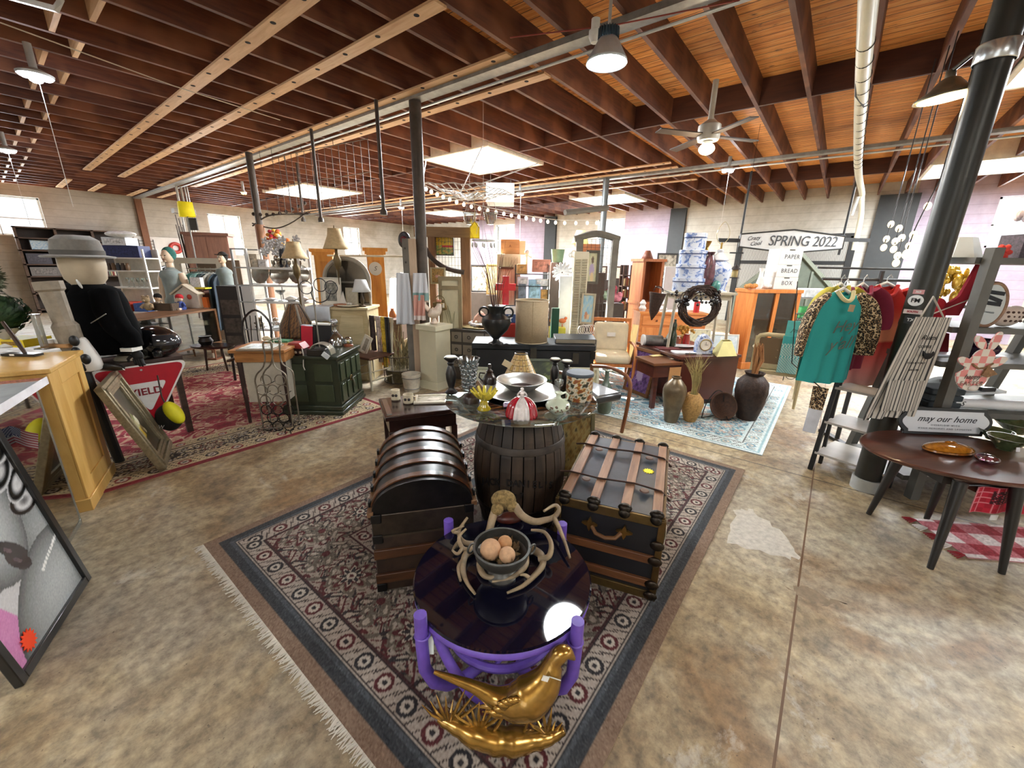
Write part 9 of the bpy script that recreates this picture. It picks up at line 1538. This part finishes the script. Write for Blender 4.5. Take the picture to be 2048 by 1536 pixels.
# small led ceiling lights
for px,py,z,c,e,w_,lab in((1457,338,3.45,'#f2f8ff',14,.22,'led ceiling light with a long pull cord near the fan'),(1040,386,3.45,'#f2f8ff',14,.2,'led ceiling light right of the hanging net'),(70,148,3.40,'#eef4ff',16,.26,'bright led ceiling light high at the left'),(12,298,3.4,'#eef4ff',14,.24,'led ceiling light at the far left edge'),(802,414,3.4,'#f2f8ff',12,.2,'distant led ceiling light left of the middle column'),(487,384,3.4,'#ffb45a',14,.14,'warm orange ceiling bulb over the yellow shade'),(764,392,3.3,'#fff4e0',12,.12,'small lit bulb between the hanging pipes'),(622,346,0,'#fff',0,0,'')):
    if not e: continue
    t=hang('ceiling_light',lab,'lamp',px,py,z); B().lathe([(0,-.03),(w_*.5,-.02),(w_*.52,.0),(w_*.3,.03),(.03,.05),(.03,ZJ-.004-z)],18).o('housing',M_BAY,t); b=B(); [b.ball((w_*.3*math.cos(a_),w_*.3*math.sin(a_),-.03),(w_*.2,w_*.2,.03),10,6) for a_ in(0.3,2.4,4.5)]; each(b,'lit_bulb',emit(c,e),t); lamp('led','POINT',(t.location.x,t.location.y,z-.12),22 if w_>.15 else 8,srgb(c),.1)
    if w_>.19: B().cyl((.02,0,-.02),(.02,0,-1.2),.003,n=5).o('pull_cord',mat('#dcdcd8',.6),t)
# white plastic drain pipe along the joists
q0,q1,q2=F(1737,0,3.46),F(1716,330,3.46),F(1724,385,3.46); pts=[Vector((q0.x-3.5,q0.y,3.46)),q0,q1,q2,q2+Vector((.15,-.02,-.12)),Vector((q2.x+.5,q2.y-.1,2.9)),Vector((q2.x+.6,q2.y-.12,2.2))]; t=thing('drain_pipe','long white plastic drain pipe strapped with black ties under the joists','pipe',q1); o_=Vector(q1); P=smoothp([v-o_ for v in pts],4); B().tube(P,.058,14).o('pipe',mat('#dcd9c6',.35,var=.06),t); b=B()
for f_ in np.linspace(.12,1,15): v=q0.lerp(q1,f_)-o_; b.tube([v+Vector((0,.0595*math.cos(a_),.0595*math.sin(a_))) for a_ in np.linspace(0,2*PI,16,False)],.004,5,closed=True)
each(b,'cable_tie',mat('#1c1c1c',.5),t); v0=q0.lerp(q1,.35)-o_; B().tube([v0+Vector((-.6,.06,-.02)),v0+Vector((-.2,.05,-.05)),v0+Vector((.2,-.03,-.055)),v0+Vector((.35,-.06,.0))],.008,6).o('black_cable',mat('#1c1c1c',.5),t); B().tube([q2-o_+Vector((-.1,.05,-.1)),q2-o_+Vector((-.08,.09,-.5))],.03,8).o('hanging_bottle',mat('#cfd3cc',.3),t)
# hanging wire grid rack over the left aisle
p=A(560,430,7.4); q=A(745,408,6.6); t=thing('pot_grid','large dark wire grid rack with hooks hanging under the near beam','rack',p); e=q-p; b=B(); n=14
up_=Vector((0,0,.95)); [b.tube([e*(k/n),e*(k/n)+up_],.005,5) for k in range(n+1)]; [b.tube([up_*f_,e+up_*f_],.006,5) for f_ in(0,.5,1)]; b.o('grid',mat('#4a4038',.5,.4),t); b=B(); [b.tube([e*(k/9)+up_,Vector((e.x*k/9,e.y*k/9,ZJ-.06-p.z))],.004,4) for k in range(0,10,3)]; each(b,'hanger',mat('#3a3028',.5),t)
p=A(505,452,7.8); q=A(618,428,7.8); t=thing('hook_rack','dark swag shaped rack of knobbed hooks hanging by the wood wrapped column','rack',p); e=q-p; b=B(); b.tube(smoothp([Vector(),e*.3+Vector((0,0,.12)),e*.7+Vector((0,0,.06)),e],5),.014,6); b.tube(smoothp([Vector((0,0,.05)),e*.35+Vector((0,0,-.12)),e*.65+Vector((0,0,-.1)),e+Vector((0,0,.05))],5),.012,6); [b.ball(e*f_+Vector((0,0,.1-.1*math.sin(f_*PI)+.12)),(.035,.035,.035),8,6) for f_ in np.linspace(.05,.95,9)]; [b.tube([e*f_+Vector((0,0,.1)),Vector((e.x*f_,e.y*f_,ZJ-.03-p.z))],.004,4) for f_ in np.linspace(.1,.9,5)]; b.o('rack',mat('#38302c',.5,.4),t)
# net under the skylight
C0,C1,C2,C3=F(852,322,ZJ-.03),F(963,350,ZJ-.03),F(1075,327,ZJ-.03),F(965,292,ZJ-.03); n0,n1=A(885,377,6.7),A(1000,379,6.2); ctr=(n0+n1)/2; t=thing('rope_net','white rope net slung under the nearer skylight','net',ctr); u=(n1-n0)/2; v=Vector((-u.y,u.x,0)).normalized()*.5; b=B(); n=9
def npt(i,j): a_=i/n*2-1; c_=j/n*2-1; return u*a_+v*c_+Vector((0,0,-.16*(1-a_*a_)*(1-c_*c_)+.014*math.sin(i*1.7+j)))
for i in range(n+1): b.tube([npt(i,j) for j in range(n+1)],.008,4); b.tube([npt(j,i) for j in range(n+1)],.008,4)
b.o('net',mat('#d5d9dc',.8,var=.15),t); b=B(); [b.tube([npt(*c),k_-ctr],.010,5) for c,k_ in(((0,0),C0),((n,0),C2),((0,n),C3))]; each(b,'rope',mat('#d5d9dc',.8),t)
# hanging glass planters, lantern, mobile
for px,lab in((940,'clear glass bell planter hanging under the rope net, left one'),(981,'clear glass bell planter hanging under the rope net, right one')):
    t,s=G('glass_planter',lab,'planter',px,450,5.9); B().lathe([(.0,0),(.02,0),(8*s,2*s),(12*s,10*s),(12.5*s,18*s),(15*s,23*s)],24,cap=False).o('bell',glass('#f4fafa',.3,.06),t); B().ring(14*s,.006,(0,0,22*s),24,6).o('metal_rim',mat('#8d9296',.3,.7),t); b=B(); [b.tube([(14*s*math.cos(a_),14*s*math.sin(a_),22*s),(0,0,62*s)],.003,4) for a_ in(.3,2.4,4.5)]; b.tube([(0,0,62*s),(0,0,100*s)],.003,4); each(b,'chain',M_GALV,t)
t,s=G('yellow_lantern','small yellow arched lantern hanging before the timber frame','lantern',950,477,5.8); b=B(); b.prism([(-9*s,0),(9*s,0),(9*s,20*s),(5*s,28*s),(0,31*s),(-5*s,28*s),(-9*s,20*s)],-.05,.05); b.o('yellow_panel',mat('#e8c81e',.5,var=.25,em=.35),t); b=B(); b.tube([Vector((x*s,-.055,z*s)) for x,z in((-9,0),(9,0),(9,20),(0,31),(-9,20))],.008,6,closed=True); b.o('frame',mat('#b3922a',.4),t); B().cyl((0,0,31*s),(0,0,85*s),.004,n=5).o('cord',mat('#c9b98a',.6),t)
t,s=G('bird_mobile','white ring mobile with small hanging charms below the glass planters','mobile',967,481,5.7); B().ring(22*s,.010,(0,0,0),28,6).o('ring',mat('#e3e6e6',.5),t); b=B(); [b.ball((22*s*math.cos(a_),22*s*math.sin(a_),-9*s),(.014,.014,.035),8,6) for a_ in np.linspace(0,2*PI,8,False)]; each(b,'charm',mat('#e3e6e6',.4),t); b=B(); [b.tube([(22*s*math.cos(a_),22*s*math.sin(a_),0),(0,0,70*s)],.003,4) for a_ in(.5,2.6,4.7)]; b.tube([(0,0,70*s),(0,0,ZD-t.location.z)],.003,4); each(b,'cord',mat('#e3e6e6',.5),t)
# festoon of round bulbs
P=smoothp([A(840,365,5.6),A(880,385,5.9),A(935,405,6.2),A(1000,420,6.4),A(1060,432,6.6),A(1120,440,6.7),A(1200,440,6.8)],8); o_=P[0].copy(); t=thing('string_lights','string of round white bulbs running from the middle column to the grid stand','string lights',o_); B().tube([v-o_ for v in P],.005,5).o('wire',mat('#e6e6e2',.6),t); b=B(); [b.ball(v-o_-Vector((0,0,.045)),(.026,.026,.032),8,6) for v in P[1::2]]; each(b,'bulb',emit('#fff2d8',1.6),t)
# strings of clear bulbs by the black column
for k,pts in enumerate((((1790,420),(1778,460),(1770,485)),((1806,430),(1795,465),(1790,488)),((1812,440),(1800,492),(1795,515)),((1880,360),(1836,445),(1822,480),(1815,498)))):
    P=smoothp([A(x,y,4.2-.2*k) for x,y in pts],4); P=[Vector((P[0].x,P[0].y,ZJ-.01))]+P; o_=P[-1].copy(); t=thing('bulb_strand',('dark strand of clear filament bulbs left of the black column, first from the left','dark strand of clear filament bulbs left of the black column, second from the left','dark strand of clear filament bulbs left of the black column, third from the left','long strand of clear filament bulbs crossing the black column')[k],'string lights',o_); B().tube([v-o_ for v in P],.005,5).o('wire',M_EBN,t)
    b=B(); [b.ball(v-o_-Vector((0,0,.05)),(.028,.028,.036),10,7) for v in P[3::3]+[P[-1]]]; each(b,'bulb',emit('#fff0c8',1.2),t)
# ventilation box, wires across the roof
t,s=G('air_unit','pale grey square air unit hanging below the far joists','air unit',1000,404,9.6); B().bx(-28*s,28*s,0,.8,0,.42).o('case',mat('#c9ccc8',.5),t,bev=.01); B().bx(-10*s,24*s,-.02,.0,.05,.28).o('grille',mat('#8d918e',.5),t); b=B(); [b.cyl((x,.4,.42),(x,.4,ZJ-t.location.z+.29),.012,n=6) for x in(-.25,.25)]; each(b,'hanger_rod',M_STEEL,t)
for a_,d_,lab in((F(0,45,3.6),F(560,240,3.6),'long thin pale cable strung across the left joists'),(F(1020,75,3.58),F(1480,0,3.58),'thin red cable strung past the bay lamp')): one(B().tube([Vector(),(d_-a_)*.5+Vector((0,0,-.03)),d_-a_],.006,5),'roof_cable',mat('#cfcabc' if 'pale' in lab else '#7d2a1c',.6),lab,'cable',a_)
a_,d_=F(90,175,3.4),A(140,470,6.0); t=thing('angled_bracket','pale steel box frame hanging at the top left corner','frame',F(60,10,3.3),CR); s=S(t.location); B().tube([(-60*s,0,.06),(50*s,0,-.02),(64*s,0,.03),(66*s,0,.25)],.022,4).o('tube',M_GALV,t,smooth=0)
def sidechair(px,py,d,rz,c,lab):
    t,s=G('spindle_chair',lab,'chair',px,py,d,rz,None,True); m=mat(c,.4,coat=.2); b=B(); [b.cyl((x*1.15,y*1.15,0),(x,y,.44),.015,.02,8) for x in(-.18,.18) for y in(-.17,.17)]; each(b,'leg',m,t); B().lathe([(.20,.44),(.24,.455),(.22,.475),(0,.47)],20).o('seat',m,t); b=B(); [b.cyl((x,.19,.46),(x*1.2,.27,.92),.009,n=6) for x in(-.17,-.1,-.03,.03,.1,.17)]; each(b,'spindle',m,t); B().tube([(-.23,.26,.92),(0,.29,.96),(.23,.26,.92)],.022,8).o('crest_rail',m,t); return t
sidechair(965,650,11.5,.3,'#4a1a18','dark red spindle chair right of the timber frame'); sidechair(990,645,12.5,-.6,'#5d2420','second dark red spindle chair farther behind the bare twigs')
t,s=G('bent_branch_arc','dark curved wooden arc hanging across the timber frame','ornament',885,530,5.9); b=B(); b.tube(smoothp([PL(*q,t) for q in((846,488),(862,515),(885,533),(908,541),(928,545))],5),.035,8); b.o('arc',mat('#3a2c24',.7,var=.3),t)
for px,py,d,w_,h_,c,cols,lab in((960,585,9.5,38,52,'#1d1a18',['#5d564a','#a39a86','#3a352e'],'black framed picture leaning far behind the bare twigs'),(984,590,9.0,24,58,'#8a6d3a',['#b5a585','#8d7d5c','#d6c9a8'],'gilt framed picture leaning beside the cream cupboard'),(1322,560,9.2,40,50,'#1f1c1a',['#d9d4c4','#b9b3a0','#3f3b33'],'black framed tree print leaning behind the hat boxes')):
    t,s=G('framed_picture',lab,'picture',px,py,d); t3,_,w3,h3=blk('picture_stand','low dark stand under the '+lab.replace(' leaning',''),'stand',px-w_/2,px+w_/2,py,660,d,.25,mat('#4a4038',.7),0,True); t.location=on(t3,0,.1,h3+.002); t.rotation_euler=(-.1,0,CR); frame(t,w_*s,h_*s,3*s,mat(c,.5),art(cols,1.2,px),.03)
blk('white_panel','plain white panel standing left of the blue hat boxes','panel',1312,1345,533,690,8.6,.04,mat('#d3d8da',.6,var=.05),0,True)
t,s=G('bird_feeder','small dark hanging bird feeder right of the ginger jar lamp','bird feeder',1470,545,7.2); b=B(); b.lathe([(.09,.05),(.02,.13),(0,.14)],12); b.o('roof',mat('#2a2422',.6),t); B().lathe([(.05,-.08),(.05,.05)],10).o('body',mat('#8a7a4a',.6),t); B().lathe([(.08,-.1),(.08,-.08),(0,-.08)],12).o('tray',mat('#2a2422',.6),t); B().cyl((0,0,.13),(0,0,ZD-t.location.z),.003,n=5).o('cord',M_EBN,t)
for o in list(bpy.data.objects):   # lettering and marks keep their plain materials; nothing is left without a user
    if o.type=='MESH' and not o.data.polygons: bpy.data.objects.remove(o)
